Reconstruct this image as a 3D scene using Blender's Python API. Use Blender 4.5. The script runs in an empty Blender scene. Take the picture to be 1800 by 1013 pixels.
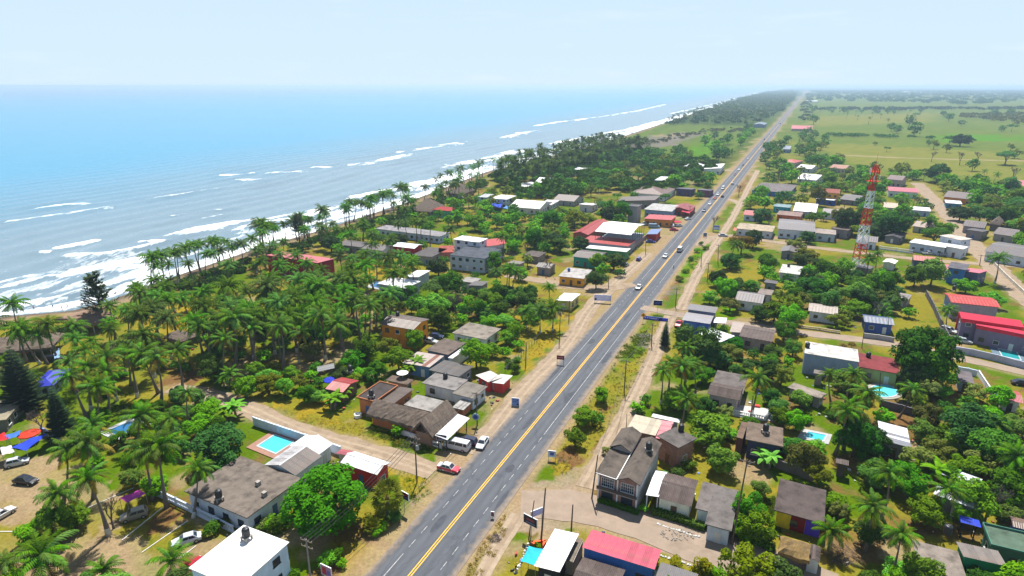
import bpy,math,random
import numpy as np
from mathutils import Vector,Matrix

R=math.radians
random.seed(7)
rng=np.random.default_rng(7)
scene=bpy.context.scene
COL=scene.collection

# ---------------------------------------------------------------- camera
CAM_H=70.0                       # metres above the town's ground
FOC,CX,CY,HZ=1085.0,900.0,506.5,150.0     # lens in units of an 1800-wide frame
PITCH=math.atan((CY- HZ) /FOC)
cam_data=bpy.data.cameras.new('camera')
cam_data.sensor_width=36.0
cam_data.lens=36.0*FOC/1800.0
cam_data.clip_start=1.0
cam_data.clip_end=90000.0
cam=bpy.data.objects.new('camera',cam_data)
COL.objects.link(cam)
cam.location=(0,0,CAM_H)
cam.rotation_euler=(math.pi/2- PITCH,0,0)
scene.camera=cam

# ---------------------------------------------------------------- sky and sun
SUN_EL,SUN_AZ=R(63),R(6)       # azimuth measured from +Y towards +X
world=bpy.data.worlds.new('World')
scene.world=world
world.use_nodes=True
wn,wl=world.node_tree.nodes,world.node_tree.links
wn.clear()
w_out=wn.new('ShaderNodeOutputWorld')
w_bg=wn.new('ShaderNodeBackground')
w_sky=wn.new('ShaderNodeTexSky')
w_sky.sky_type='NISHITA'
w_sky.sun_disc=False
w_sky.sun_elevation=SUN_EL
w_sky.sun_rotation=SUN_AZ
w_sky.altitude=0
w_sky.air_density=0.8
w_sky.dust_density=0.0
w_sky.ozone_density=4.0
w_bg.inputs['Strength'].default_value=0.070
# thin high cloud, everywhere in the sky alike
w_tc=wn.new('ShaderNodeTexCoord')
w_map=wn.new('ShaderNodeMapping'); w_map.inputs['Scale'].default_value=(3.2,3.2,22)
w_noise=wn.new('ShaderNodeTexNoise'); w_noise.inputs['Scale'].default_value=1.6
w_noise.inputs['Detail'].default_value=6; w_noise.inputs['Roughness'].default_value=.6
w_ramp=wn.new('ShaderNodeMapRange')
w_ramp.inputs['From Min'].default_value=.56; w_ramp.inputs['From Max'].default_value=.86
w_ramp.inputs['To Max'].default_value=.4
w_mix=wn.new('ShaderNodeMix'); w_mix.data_type='RGBA'
w_mix.inputs['B'].default_value=(8.2,8.5,8.7,1)
wl.new(w_tc.outputs['Generated'],w_map.inputs['Vector'])
wl.new(w_map.outputs[0],w_noise.inputs['Vector'])
wl.new(w_noise.outputs['Fac'],w_ramp.inputs['Value'])
wl.new(w_ramp.outputs[0],w_mix.inputs['Factor'])
w_hum=wn.new('ShaderNodeMix'); w_hum.data_type='RGBA'      # humid tropical air: the whole sky paler
w_sep=wn.new('ShaderNodeSeparateXYZ'); w_el=wn.new('ShaderNodeMapRange'); w_el.interpolation_type='SMOOTHSTEP'
w_el.inputs['From Max'].default_value=.75; w_el.inputs['To Min'].default_value=.95; w_el.inputs['To Max'].default_value=.18   # airlight thickens towards the horizon all round
wl.new(w_tc.outputs['Generated'],w_sep.inputs[0]); wl.new(w_sep.outputs['Z'],w_el.inputs['Value']); wl.new(w_el.outputs[0],w_hum.inputs['Factor'])
w_hum.inputs['B'].default_value=(5.5,6.9,8.1,1)
wl.new(w_sky.outputs[0],w_hum.inputs['A']); wl.new(w_hum.outputs['Result'],w_mix.inputs['A'])
wl.new(w_mix.outputs['Result'],w_bg.inputs['Color'])
wl.new(w_bg.outputs[0],w_out.inputs[0])

sun_data=bpy.data.lights.new('sun','SUN')
sun_data.energy=5.0
sun_data.angle=R(0.53)
sun_data.color=(1.0,0.955,0.88)
sun=bpy.data.objects.new('sun',sun_data)
COL.objects.link(sun)
sd=Vector((math.sin(SUN_AZ) *math.cos(SUN_EL),math.cos(SUN_AZ) *math.cos(SUN_EL),math.sin(SUN_EL)))
sun.rotation_euler=sd.to_track_quat('Z','Y').to_euler()

vs=scene.view_settings
vs.view_transform='Standard'; vs.look='None'; vs.exposure=0.85; vs.gamma=1.0
vs.use_curve_mapping=False
cy=scene.cycles
cy.use_denoising=True
cy.max_bounces=6; cy.diffuse_bounces=3; cy.glossy_bounces=3
cy.transmission_bounces=3; cy.transparent_max_bounces=6; cy.volume_bounces=0
cy.volume_step_rate=10
cy.sample_clamp_indirect=4.0
scene.render.use_persistent_data=False

# ---------------------------------------------------------------- survey
def G(px,py,z=0.0):
    """Ground plan position (metres) of a surveyed sight line at height z."""
    x=(px- CX) /FOC; y=(CY- py) /FOC
    dy=math.cos(PITCH) +y*math.sin(PITCH); dz=-math.sin(PITCH) +y*math.cos(PITCH)
    t=(z- CAM_H) /dz
    return (x*t,dy*t)

def PX(x,y,z=0.0):
    d=z- CAM_H
    dep=y*math.cos(PITCH) - d*math.sin(PITCH)
    return (CX+FOC*x/dep,CY- FOC*(y*math.sin(PITCH) +d*math.cos(PITCH)) /dep,FOC/dep)

ROAD_T=R(24.7)                       # heading of the highway
RU=(math.sin(ROAD_T),math.cos(ROAD_T)); RV=(RU[1],-RU[0])
R0=G(720,1013)                      # a point on the centre line
def road_xy(u,v):
    return (R0[0] +RU[0] *u+RV[0] *v,R0[1] +RU[1] *u+RV[1] *v)
def road_uv(x,y):
    dx,dy=x- R0[0],y- R0[1]
    return dx*RU[0] +dy*RU[1],dx*RV[0] +dy*RV[1]

# ---------------------------------------------------------------- numeric noise
def _hash(ix,iy,s):
    n=(ix*374761393+iy*668265263+s*1442695041) & 0x7fffffff
    n=((n ^ (n >> 13)) *1274126177) & 0x7fffffff
    return ((n ^ (n >> 16)) & 0xffff) /65535.0
def vnoise(x,y,s=0):
    x=np.asarray(x,float); y=np.asarray(y,float)
    ix=np.floor(x).astype(np.int64); iy=np.floor(y).astype(np.int64)
    fx=x- ix; fy=y- iy
    fx=fx*fx*(3- 2*fx); fy=fy*fy*(3- 2*fy)
    a=_hash(ix,iy,s); b=_hash(ix+1,iy,s); c=_hash(ix,iy+1,s); d=_hash(ix+1,iy+1,s)
    return (a*(1- fx) +b*fx) *(1- fy) +(c*(1- fx) +d*fx) *fy
def fbm(x,y,s=0,o=4):
    t=0; a=.5; n=0
    for k in range(o):
        t=t+a*vnoise(x,y,s+k*17); n += a; a *= .5; x=x*2.03; y=y*2.03
    return t/n
def sstep(a,b,x):
    t=np.clip((x- a) /(b- a),0,1)
    return t*t*(3- 2*t)

# ---------------------------------------------------------------- object helpers
def tag(o,label=None,cat=None,group=None,kind=None):
    if label:o['label'] =label
    if cat:o['category'] =cat
    if group:o['group'] =group
    if kind:o['kind'] =kind
    return o
def empty(name,x,y,z=0,rz=0,s=1.0):
    o=bpy.data.objects.new(name,None); COL.objects.link(o)
    o.location=(x,y,z); o.rotation_euler=(0,0,rz); o.scale=(s,s,s)
    o.empty_display_size=.3
    return o
def mesh_obj(name,me,parent=None,loc=None,rz=0.0):
    o=bpy.data.objects.new(name,me); COL.objects.link(o)
    if parent is not None:o.parent=parent
    if loc is not None:o.location=loc
    if rz:o.rotation_euler=(0,0,rz)
    return o
class MB:
    def __init__(s):s.v=[]; s.f=[]; s.m=[]
    def face(s,pts,m=0):
        n=len(s.v); s.v += [tuple(p) for p in pts]; s.f.append(tuple(range(n,n+len(pts)))); s.m.append(m)
    def box(s,x0,y0,z0,x1,y1,z1,m=0):
        n=len(s.v)
        s.v += [(x0,y0,z0),(x1,y0,z0),(x1,y1,z0),(x0,y1,z0),(x0,y0,z1),(x1,y0,z1),(x1,y1,z1),(x0,y1,z1)]
        for q in ((0,3,2,1),(4,5,6,7),(0,1,5,4),(1,2,6,5),(2,3,7,6),(3,0,4,7)):
            s.f.append(tuple(n+i for i in q)); s.m.append(m)
    def hexa(s,b,t,m=0):                  # 4 bottom + 4 top points, both counter-clockwise
        n=len(s.v); s.v += [tuple(p) for p in b] +[tuple(p) for p in t]
        for q in ((0,3,2,1),(4,5,6,7),(0,1,5,4),(1,2,6,5),(2,3,7,6),(3,0,4,7)):
            s.f.append(tuple(n+i for i in q)); s.m.append(m)
    def tube(s,p0,p1,r0,r1=None,k=6,m=0,cap=True):
        r1=r0 if r1 is None else r1
        a=Vector(p0); b=Vector(p1); d=(b- a)
        if d.length<1e-6:return
        d.normalize()
        u=d.orthogonal().normalized(); w=d.cross(u); n=len(s.v)
        for c,r in ((a,r0),(b,r1)):
            for i in range(k):
                t=2*math.pi*i/k
                s.v.append(tuple(c+(u*math.cos(t) +w*math.sin(t)) *r))
        for i in range(k):
            j=(i+1) % k
            s.f.append((n+i,n+j,n+k+j,n+k+i)); s.m.append(m)
        if cap:
            s.f.append(tuple(n+k- 1- i for i in range(k))); s.m.append(m)
            s.f.append(tuple(n+k+i for i in range(k))); s.m.append(m)
    def chain(s,pts,rad,k=6,m=0):
        n=len(s.v); N=len(pts)
        P=[Vector(p) for p in pts]
        u=None
        for i,p in enumerate(P):
            d=(P[min(i+1,N- 1)] - P[max(i- 1,0)]).normalized()
            u=d.orthogonal().normalized() if u is None else (u- d*u.dot(d)).normalized()
            w=d.cross(u)
            for j in range(k):
                t=2*math.pi*j/k
                s.v.append(tuple(p+(u*math.cos(t) +w*math.sin(t)) *rad[i]))
        mm=m if hasattr(m,'__len__') else [m] *N
        for i in range(N- 1):
            for j in range(k):
                q=(j+1) % k
                s.f.append((n+i*k+j,n+i*k+q,n+(i+1) *k+q,n+(i+1) *k+j)); s.m.append(mm[i])
        s.f.append(tuple(n+(N- 1) *k+j for j in range(k))); s.m.append(mm[-1])
        s.f.append(tuple(n+k- 1- j for j in range(k))); s.m.append(mm[0])
    def lathe(s,prof,k=14,m=0,c=(0,0)):
        n=len(s.v)
        for r,z in prof:
            for j in range(k):
                t=2*math.pi*j/k
                s.v.append((c[0] +r*math.cos(t),c[1] +r*math.sin(t),z))
        for i in range(len(prof) - 1):
            for j in range(k):
                q=(j+1) % k
                s.f.append((n+i*k+j,n+i*k+q,n+(i+1) *k+q,n+(i+1) *k+j)); s.m.append(m)
        s.f.append(tuple(n+(len(prof) - 1) *k+j for j in range(k))); s.m.append(m)
    def mesh(s,name,mats,smooth=False):
        me=bpy.data.meshes.new(name); me.from_pydata(s.v,[],s.f)
        for m in (mats if isinstance(mats,(list,tuple)) else [mats]):me.materials.append(m)
        if any(s.m):me.polygons.foreach_set('material_index',s.m)
        if smooth:me.polygons.foreach_set('use_smooth',[True] *len(s.f))
        me.update(); return me
    def build(s,name,mats,parent=None,loc=None,rz=0.0,smooth=False):
        return mesh_obj(name,s.mesh(name,mats,smooth),parent,loc,rz)
def copy_tree(o,parent=None):
    c=o.copy(); COL.objects.link(c); c.parent=parent
    for ch in list(o.children):copy_tree(ch,c)
    return c
def arrays_mesh(name,V,F,mats,smooth=True):
    """numpy vertices and equal-sized faces to a mesh"""
    me=bpy.data.meshes.new(name)
    V=np.asarray(V,np.float32); F=np.asarray(F,np.int32); k=F.shape[1]
    me.vertices.add(len(V)); me.vertices.foreach_set('co',V.ravel())
    me.loops.add(F.size); me.loops.foreach_set('vertex_index',F.ravel())
    me.polygons.add(len(F)); me.polygons.foreach_set('loop_start',np.arange(0,F.size,k,dtype=np.int32))
    if smooth:me.polygons.foreach_set('use_smooth',np.ones(len(F),bool))
    for m in (mats if isinstance(mats,(list,tuple)) else [mats]):me.materials.append(m)
    me.update(calc_edges=True); me.validate(); return me

# ---------------------------------------------------------------- materials
def srgb(r,g,b):
    return tuple(((c/255) /12.92 if c/255 <= .04045 else ((c/255+.055) /1.055) ** 2.4) for c in (r,g,b))
_mats={}
def nodes_of(name):
    m=bpy.data.materials.new(name); m.use_nodes=True
    t=m.node_tree; return m,t.nodes,t.links,t.nodes['Principled BSDF']
def surf(name,c1,c2=None,scale=1.0,rough=.8,c3=None,s3=.3,amt3=.5,bump=0.0,bscale=None,world=False,metal=0.0,spec=.3,detail=5,streak=None):
    """two-tone noisy surface with an optional third stain colour"""
    key=(name,)
    if key in _mats:return _mats[key]
    m,N,L,b=nodes_of(name)
    c2=c2 or tuple(c*.8 for c in c1)
    if world:
        tc=N.new('ShaderNodeNewGeometry'); co=tc.outputs['Position']
    else:
        tc=N.new('ShaderNodeTexCoord'); co=tc.outputs['Object']
    if streak:
        mp=N.new('ShaderNodeMapping'); mp.inputs['Scale'].default_value=streak
        L.new(co,mp.inputs['Vector']); co=mp.outputs[0]
    n1=N.new('ShaderNodeTexNoise'); n1.inputs['Scale'].default_value=scale; n1.inputs['Detail'].default_value=detail
    n1.inputs['Roughness'].default_value=.65
    L.new(co,n1.inputs['Vector'])
    r1=N.new('ShaderNodeMapRange'); r1.inputs['From Min'].default_value=.32; r1.inputs['From Max'].default_value=.68
    L.new(n1.outputs['Fac'],r1.inputs['Value'])
    mx=N.new('ShaderNodeMix'); mx.data_type='RGBA'
    mx.inputs['A'].default_value=(*c1,1); mx.inputs['B'].default_value=(*c2,1)
    L.new(r1.outputs[0],mx.inputs['Factor']); out=mx.outputs['Result']
    if c3:
        n3=N.new('ShaderNodeTexNoise'); n3.inputs['Scale'].default_value=s3; n3.inputs['Detail'].default_value=7
        n3.inputs['Roughness'].default_value=.7
        L.new(co,n3.inputs['Vector'])
        r3=N.new('ShaderNodeMapRange'); r3.inputs['From Min'].default_value=.5; r3.inputs['From Max'].default_value=.66
        r3.inputs['To Max'].default_value=amt3
        L.new(n3.outputs['Fac'],r3.inputs['Value'])
        m3=N.new('ShaderNodeMix'); m3.data_type='RGBA'; m3.inputs['B'].default_value=(*c3,1)
        L.new(out,m3.inputs['A']); L.new(r3.outputs[0],m3.inputs['Factor']); out=m3.outputs['Result']
    L.new(out,b.inputs['Base Color'])
    b.inputs['Roughness'].default_value=rough; b.inputs['Metallic'].default_value=metal
    b.inputs['Specular IOR Level'].default_value=spec
    if bump:
        nb=N.new('ShaderNodeTexNoise'); nb.inputs['Scale'].default_value=bscale or scale*4; nb.inputs['Detail'].default_value=4
        L.new(co,nb.inputs['Vector'])
        bp=N.new('ShaderNodeBump'); bp.inputs['Strength'].default_value=.6; bp.inputs['Distance'].default_value=bump
        L.new(nb.outputs['Fac'],bp.inputs['Height']); L.new(bp.outputs[0],b.inputs['Normal'])
    _mats[key] =m
    return m
def lit(rgb):return .52+.30*max(0,min(1,(min(rgb) - 195) /45))
def paint(rgb,rough=.75):
    """weathered limewash or paint on render"""
    c=srgb(*rgb); k='paint_%02x%02x%02x' % rgb
    d=tuple(x*.80 for x in c)
    return surf(k,c,d,.9,rough,tuple(x*.55+.02 for x in c),.55,.45,.004,6,streak=(1,1,.45))
def sheetmetal(rgb,rust=.3):
    c=tuple(x*lit(rgb) for x in srgb(*rgb)); k='sheet_%02x%02x%02x_%d' % (*rgb,int(rust*100))
    return surf(k,c,tuple(x*.74 for x in c),.9,.5,(.20,.115,.07),.5,rust+.12,.002,9,spec=.45)
def concrete_roof(rgb=(150,142,136),dark=.55):
    c=tuple(x*lit(rgb) for x in srgb(*rgb)); k='slab_%02x%02x%02x_%d' % (*rgb,int(dark*100))
    return surf(k,c,tuple(x*(.55 if dark>.25 else .85) for x in c),.55,.9,tuple(x*.20 for x in c),.42,min(.9,dark*1.35),.006,5)
def plain(name,c,rough=.5,metal=0.0,spec=.5,coat=0.0):
    key=('plain',name)
    if key in _mats:return _mats[key]
    m,N,L,b=nodes_of(name)
    tc=N.new('ShaderNodeTexCoord'); n=N.new('ShaderNodeTexNoise'); n.inputs['Scale'].default_value=3
    L.new(tc.outputs['Object'],n.inputs['Vector'])
    mr=N.new('ShaderNodeMapRange'); mr.inputs['To Min'].default_value=.88; mr.inputs['To Max'].default_value=1.08
    L.new(n.outputs['Fac'],mr.inputs['Value'])
    h=N.new('ShaderNodeHueSaturation'); h.inputs['Color'].default_value=(*c,1)
    L.new(mr.outputs[0],h.inputs['Value']); L.new(h.outputs[0],b.inputs['Base Color'])
    b.inputs['Roughness'].default_value=rough; b.inputs['Metallic'].default_value=metal
    b.inputs['Specular IOR Level'].default_value=spec; b.inputs['Coat Weight'].default_value=coat
    _mats[key] =m
    return m
def leafmat(name,c1,c2,dry=None,trans=.28):
    key=('leaf',name)
    if key in _mats:return _mats[key]
    m,N,L,b=nodes_of(name)
    geo=N.new('ShaderNodeNewGeometry'); oi=N.new('ShaderNodeObjectInfo')
    mx=N.new('ShaderNodeMix'); mx.data_type='RGBA'
    mx.inputs['A'].default_value=(*c1,1); mx.inputs['B'].default_value=(*c2,1)
    L.new(geo.outputs['Random Per Island'],mx.inputs['Factor'])
    h=N.new('ShaderNodeHueSaturation')
    mr=N.new('ShaderNodeMapRange'); mr.inputs['To Min'].default_value=.474; mr.inputs['To Max'].default_value=.522
    mv=N.new('ShaderNodeMapRange'); mv.inputs['To Min'].default_value=.5; mv.inputs['To Max'].default_value=1.25
    L.new(oi.outputs['Random'],mr.inputs['Value']); L.new(oi.outputs['Random'],mv.inputs['Value'])
    L.new(mr.outputs[0],h.inputs['Hue']); L.new(mv.outputs[0],h.inputs['Value'])
    ml=N.new('ShaderNodeMath'); ml.operation='MULTIPLY'; ml.inputs[1].default_value=7.31; fr=N.new('ShaderNodeMath'); fr.operation='FRACT'; ms_=N.new('ShaderNodeMapRange'); ms_.inputs['To Min'].default_value=.92; ms_.inputs['To Max'].default_value=1.2
    L.new(oi.outputs['Random'],ml.inputs[0]); L.new(ml.outputs[0],fr.inputs[0]); L.new(fr.outputs[0],ms_.inputs['Value']); L.new(ms_.outputs[0],h.inputs['Saturation'])
    L.new(mx.outputs['Result'],h.inputs['Color'])
    L.new(h.outputs[0],b.inputs['Base Color']); b.inputs['Roughness'].default_value=.65
    b.inputs['Specular IOR Level'].default_value=.06
    tr=N.new('ShaderNodeBsdfTranslucent'); L.new(h.outputs[0],tr.inputs['Color'])
    ms=N.new('ShaderNodeMixShader'); ms.inputs[0].default_value=trans
    L.new(b.outputs[0],ms.inputs[1]); L.new(tr.outputs[0],ms.inputs[2])
    L.new(ms.outputs[0],N['Material Output'].inputs['Surface'])
    _mats[key] =m
    return m
glass=plain('window_glass',(.025,.035,.05),.12,0,.6)
frame_white=paint((232,232,230)); frame_dark=plain('dark_frame',(.035,.03,.03),.5)
M_conc=surf('raw_concrete',srgb(165,158,150),srgb(128,122,116),.8,.9,srgb(90,84,80),.5,.5)
M_white=paint((238,238,236)); M_rubber=plain('tyre_rubber',(.02,.02,.021),.8)
M_black=plain('black_plastic',(.018,.018,.022),.45); M_wood=surf('grey_timber',(.16,.115,.085),(.09,.065,.05),6,.85)
M_steel=plain('galvanised_steel',(.42,.43,.44),.45,.6); M_brick=None
# ================================================================= SETTING
SEA_Z=-2.0
COAST_PX=[(-300,640),(0,556),(60,551),(120,546),(190,527),(300,486),(430,442),(560,404),(700,360),(850,303),(950,279),(1075,246),(1165,217),(1220,199),(1297,176),(1350,162),(1376,155.5)]
CO_T=R(23.0); CU=np.array([math.sin(CO_T),math.cos(CO_T)]); CV=np.array([CU[1],-CU[0]])
_c=np.array([G(a,b,SEA_Z) for a,b in COAST_PX]); CO_U=_c @ CU; CO_W=_c @ CV
CO_U=np.concatenate([[-3000],CO_U,[60000]]); CO_W=np.concatenate([[CO_W[0] - 200],CO_W,[CO_W[-1] +2500]])
def coast_sd(x,y):
    """metres inland of the waterline (negative: out at sea)"""
    x=np.asarray(x,float); y=np.asarray(y,float)
    u=x*CU[0] +y*CU[1]
    return x*CV[0] +y*CV[1] - np.interp(u,CO_U,CO_W)
def land_z(x,y):
    s=coast_sd(x,y)
    return np.where(s<0,SEA_Z+s*.06,SEA_Z*(1- sstep(0,20,s)))
def gz(x,y):return float(land_z(x,y))

def in_poly(x,y,P):
    r=np.zeros(x.shape,bool); n=len(P)
    for i in range(n):
        x0,y0=P[i]; x1,y1=P[(i+1) % n]
        if y0==y1:continue
        c=((y0>y) != (y1>y)) & (x<(x1- x0) *(y- y0) /(y1- y0) +x0)
        r ^= c
    return r
C=dict(dry=(.315,.27,.07),gold=(.42,.31,.085),green=(.145,.215,.035),lush=(.13,.30,.02),dirt=(.47,.35,.235),sand=(.42,.32,.215),
         wet=(.20,.155,.12),soil=(.26,.155,.085),field=(.175,.225,.055),field2=(.27,.265,.075),conc=(.46,.36,.275),wood=(.05,.095,.025),grey=(.26,.225,.20))
COVER=[  # surveyed ground cover, later entries over earlier ones
 ('field',[(1395,205),(1430,168),(1800,172),(2300,172),(2300,345),(1800,338),(1700,322),(1560,303),(1480,290),(1430,250)]),
 ('field2',[(1440,250),(1800,270),(1800,320),(1560,297),(1460,280)]),
 ('field2',[(1420,205),(1640,198),(1640,215),(1420,222)]),('lush',[(1660,236),(1790,238),(1790,248),(1640,250)]),
 ('field',[(1060,250),(1165,217),(1335,222),(1330,245),(1250,282),(1180,292),(1105,268)]),
 ('lush',[(1190,285),(1205,268),(1250,245),(1275,250),(1235,275),(1205,290)]),('grey',[(1090,250),(1200,232),(1240,235),(1180,258),(1110,262)]),
 ('sand',[(1155,238),(1182,234),(1184,239),(1160,242)]),
 ('dry',[(0,640),(120,600),(260,560),(430,520),(440,600),(350,700),(200,765),(60,765)]),
 ('green',[(40,690),(140,660),(230,690),(240,745),(90,745)]),('gold',[(250,560),(330,535),(360,545),(350,580),(240,600)]),
 ('soil',[(285,645),(345,625),(365,665),(330,685),(295,680)]),
 ('dirt',[(-60,805),(60,800),(150,830),(230,880),(250,950),(310,985),(360,1060),(-120,1060),(-120,850)]),
 ('dry',[(-100,925),(50,925),(40,965),(-100,985)]),('dry',[(190,885),(240,850),(300,870),(350,900),(330,915),(215,955)]),('soil',[(235,925),(300,895),(330,910),(270,935)]),
 ('dry',[(250,970),(300,935),(350,915),(372,930),(340,965),(275,987)]),('dry',[(100,905),(170,890),(190,905),(150,945),(120,940)]),
 ('gold',[(480,700),(560,700),(600,740),(540,735),(470,715)]),('dry',[(470,715),(560,735),(640,745),(780,790),(775,802),(690,785),(560,750)]),
 ('green',[(640,755),(720,765),(790,795),(770,803),(690,785)]),
 ('gold',[(690,815),(735,825),(765,860),(730,890),(715,860),(690,850)]),('grey',[(715,880),(745,868),(750,880),(725,895)]),
 ('gold',[(600,955),(650,950),(665,970),(640,1013),(610,1040),(585,1000)]),('soil',[(540,1013),(600,965),(612,1000),(580,1060)]),
 ('dirt',[(770,800),(835,765),(880,735),(905,715),(900,735),(860,775),(815,835),(775,872),(745,850)]),
 ('dry',[(895,735),(935,690),(985,640),(1010,620),(1000,640),(950,690),(905,735)]),('gold',[(905,640),(960,590),(985,560),(1010,540),(1000,570),(950,625),(910,665)]),
 ('dry',[(1005,600),(1050,545),(1080,530),(1075,540),(1030,590),(1015,605)]),('lush',[(1017,592),(1030,575),(1062,562),(1045,580),(1022,594)]),
 ('dry',[(1060,525),(1095,490),(1160,430),(1150,445),(1105,495)]),
 ('dry',[(985,775),(1030,705),(1090,625),(1140,565),(1165,562),(1150,625),(1110,690),(1075,750),(1040,800),(1000,838),(965,832)]),
 ('green',[(1070,630),(1100,595),(1140,580),(1145,600),(1125,630),(1090,640)]),('soil',[(985,790),(1010,780),(1015,815),(985,830),(968,822)]),('gold',[(965,820),(985,800),(1000,815),(985,838)]),
 ('grey',[(1125,600),(1150,585),(1160,595),(1140,615)]),('soil',[(1060,715),(1080,705),(1085,715),(1065,725)]),
 ('soil',[(1150,520),(1180,485),(1215,490),(1195,530),(1165,532)]),('grey',[(1165,510),(1190,500),(1195,512),(1170,520)]),
 ('green',[(1150,560),(1195,500),(1240,435),(1275,380),(1300,345),(1310,350),(1285,395),(1250,450),(1205,520),(1190,540)]),('lush',[(1205,460),(1235,425),(1262,422),(1250,440),(1220,480),(1205,500),(1180,495)]),('dry',[(1215,480),(1250,440),(1262,445),(1235,490)]),
 ('dry',[(815,1030),(835,960),(880,905),(905,907),(880,960),(840,1030)]),
 ('conc',[(880,905),(925,850),(972,838),(1040,805),(1045,880),(1130,912),(1300,965),(1420,1010),(1420,1050),(1180,978),(1050,935),(1010,930),(960,945),(905,925)]),
 ('conc',[(868,915),(900,868),(935,845),(975,850),(960,940),(905,930)]),('dirt',[(960,1010),(935,960),(960,940),(1020,938),(1030,1013)]),('dry',[(900,985),(935,945),(945,960),(920,1010)]),('soil',[(1040,790),(1065,770),(1075,780),(1055,800)]),
 ('dry',[(1150,900),(1290,940),(1285,952),(1150,915)]),('green',[(1345,880),(1370,870),(1372,945),(1345,940)]),('gold',[(1345,860),(1370,845),(1365,880)]),
 ('dry',[(1370,925),(1440,945),(1430,965),(1370,950)]),('soil',[(1440,920),(1540,950),(1560,1000),(1440,990)]),
 ('green',[(1240,640),(1310,640),(1315,660),(1245,655)]),('lush',[(1265,540),(1300,540),(1300,555),(1262,552)]),('dry',[(1410,575),(1560,590),(1800,635),(1800,645),(1560,602),(1410,585)]),
 ('dry',[(1565,510),(1630,515),(1645,560),(1625,590),(1575,580)]),('lush',[(1480,535),(1550,535),(1548,555),(1480,550)]),('soil',[(1550,720),(1640,740),(1650,760),(1560,745)]),
 ('soil',[(1700,790),(1790,780),(1800,850),(1740,860)]),('dry',[(1620,715),(1660,700),(1720,690),(1800,700),(1800,725),(1680,740)]),
 ('gold',[(1240,480),(1330,470),(1340,490),(1250,500)]),('dry',[(1280,480),(1340,460),(1350,490),(1280,520)]),('dirt',[(1350,415),(1420,420),(1430,445),(1350,440)]),
 ('dry',[(1690,430),(1710,425),(1720,455),(1680,455)]),('green',[(840,420),(880,395),(900,385),(900,405),(870,425)]),('dry',[(850,400),(900,378),(905,392),(850,418)]),
 ('gold',[(900,545),(960,560),(985,590),(930,640),(880,600)]),('dry',[(800,590),(900,560),(960,560),(930,620),(880,640),(880,680),(820,660)]),
 ('gold',[(640,465),(700,470),(700,490),(640,490)]),('dry',[(660,410),(760,420),(760,440),(660,430)]),('dirt',[(1120,450),(1150,405),(1200,380),(1235,360),(1215,385),(1180,430),(1140,460)]),
 ('dirt',[(950,478),(985,490),(1050,500),(1080,492),(1110,500),(1060,520),(1000,515),(950,500)]),('dirt',[(1195,430),(1240,405),(1275,408),(1275,425),(1230,428)]),('dirt',[(1255,340),(1235,370),(1220,372),(1245,345)]),
 ('soil',[(1290,320),(1310,300),(1325,305),(1310,340),(1285,335)]),('dirt',[(1285,300),(1320,260),(1345,240),(1350,250),(1330,280),(1320,310),(1290,310)]),('dry',[(1250,290),(1275,285),(1265,320),(1245,330)]),
]
def cover_colour(x,y):
    r=np.hypot(x,y)
    amp=np.clip(r/90,.6,12)
    jx=x+(fbm(x/3.1,y/3.1,3) - .5) *5.0*amp; jy=y+(fbm(x/3.1,y/3.1,9) - .5) *5.0*amp
    n1=fbm(x/14,y/14,21,5); n2=fbm(x/5,y/5,33,4); n3=fbm(x/60,y/60,41,4)
    A=lambda k:np.array(C[k])
    mix=lambda a,b,t:a+(b- a) *t[:,None]
    col=mix(np.tile(A('dry'),(len(x),1)),A('green'),sstep(.41,.57,n1))
    col=mix(col,A('soil'),sstep(.58,.70,n2) *.8)
    col=mix(col,A('dirt'),sstep(.60,.72,fbm(x/9,y/9,55)) *.8)
    u,v=road_uv(x,y)
    far=sstep(420,640,r)
    fieldmix=mix(np.tile(A('field'),(len(x),1)),A('field2'),sstep(.45,.6,n3))
    fieldmix=fieldmix*(.72+.5*fbm(x/38,y/22,63,5)[:,None])
    fieldmix=mix(fieldmix,A('wood'),sstep(.52,.62,fbm(x/420,y/160,77)) *sstep(1500,4200,r) *.9)
    fieldmix=mix(fieldmix,A('wood'),sstep(5000,9000,r) *.8)
    fieldmix=mix(fieldmix,A('wood'),(1- sstep(-40,20,v)) *.75)
    col=mix(col,fieldmix,far)
    for k,P in COVER:
        Q=[G(*p) for p in P]
        xs=[q[0] for q in Q]; ys=[q[1] for q in Q]; mg=20+max(ys) *.03
        idx=np.nonzero((x>min(xs) - mg) & (x<max(xs) +mg) & (y>min(ys) - mg) & (y<max(ys) +mg))[0]
        if not len(idx):continue
        m=in_poly(jx[idx],jy[idx],Q); idx=idx[m]
        w=.62+.38*sstep(.3,.6,n2[idx])
        col[idx] =col[idx] *(1- w[:,None]) +A(k) *w[:,None]
    sh=(1- sstep(7.0,np.where(v>0,7.6+2.5*n2,9.5+5*n2),np.abs(v))) *(u>-60)
    col=mix(col,A('dirt'),sh*.9)
    for S_,w_ in ROADS:
        for (ax,ay),(bx,by) in zip(S_[:-1:2],S_[2::2]):
            idx=np.nonzero((np.abs(x- ax) <w_+5) & (np.abs(y- ay) <w_+5))[0]
            if len(idx):
                d=np.hypot(x[idx] - ax,y[idx] - ay)
                k=(1- sstep(w_*.5- .2,w_*.5+1.6,d+(n2[idx] - .5) *4)) *.5
                col[idx] =col[idx] *(1- k[:,None]) +A('dirt') *k[:,None]
    s=coast_sd(x,y)
    sb=1- sstep(9,15,s+(n2- .5) *14)
    col=mix(col,A('sand'),sb)
    col=mix(col,A('wet'),1- sstep(3,10,s+(n2- .5) *5))
    return col*.52*(.86+.28*fbm(x/1.7,y/1.7,5)[:,None])

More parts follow.
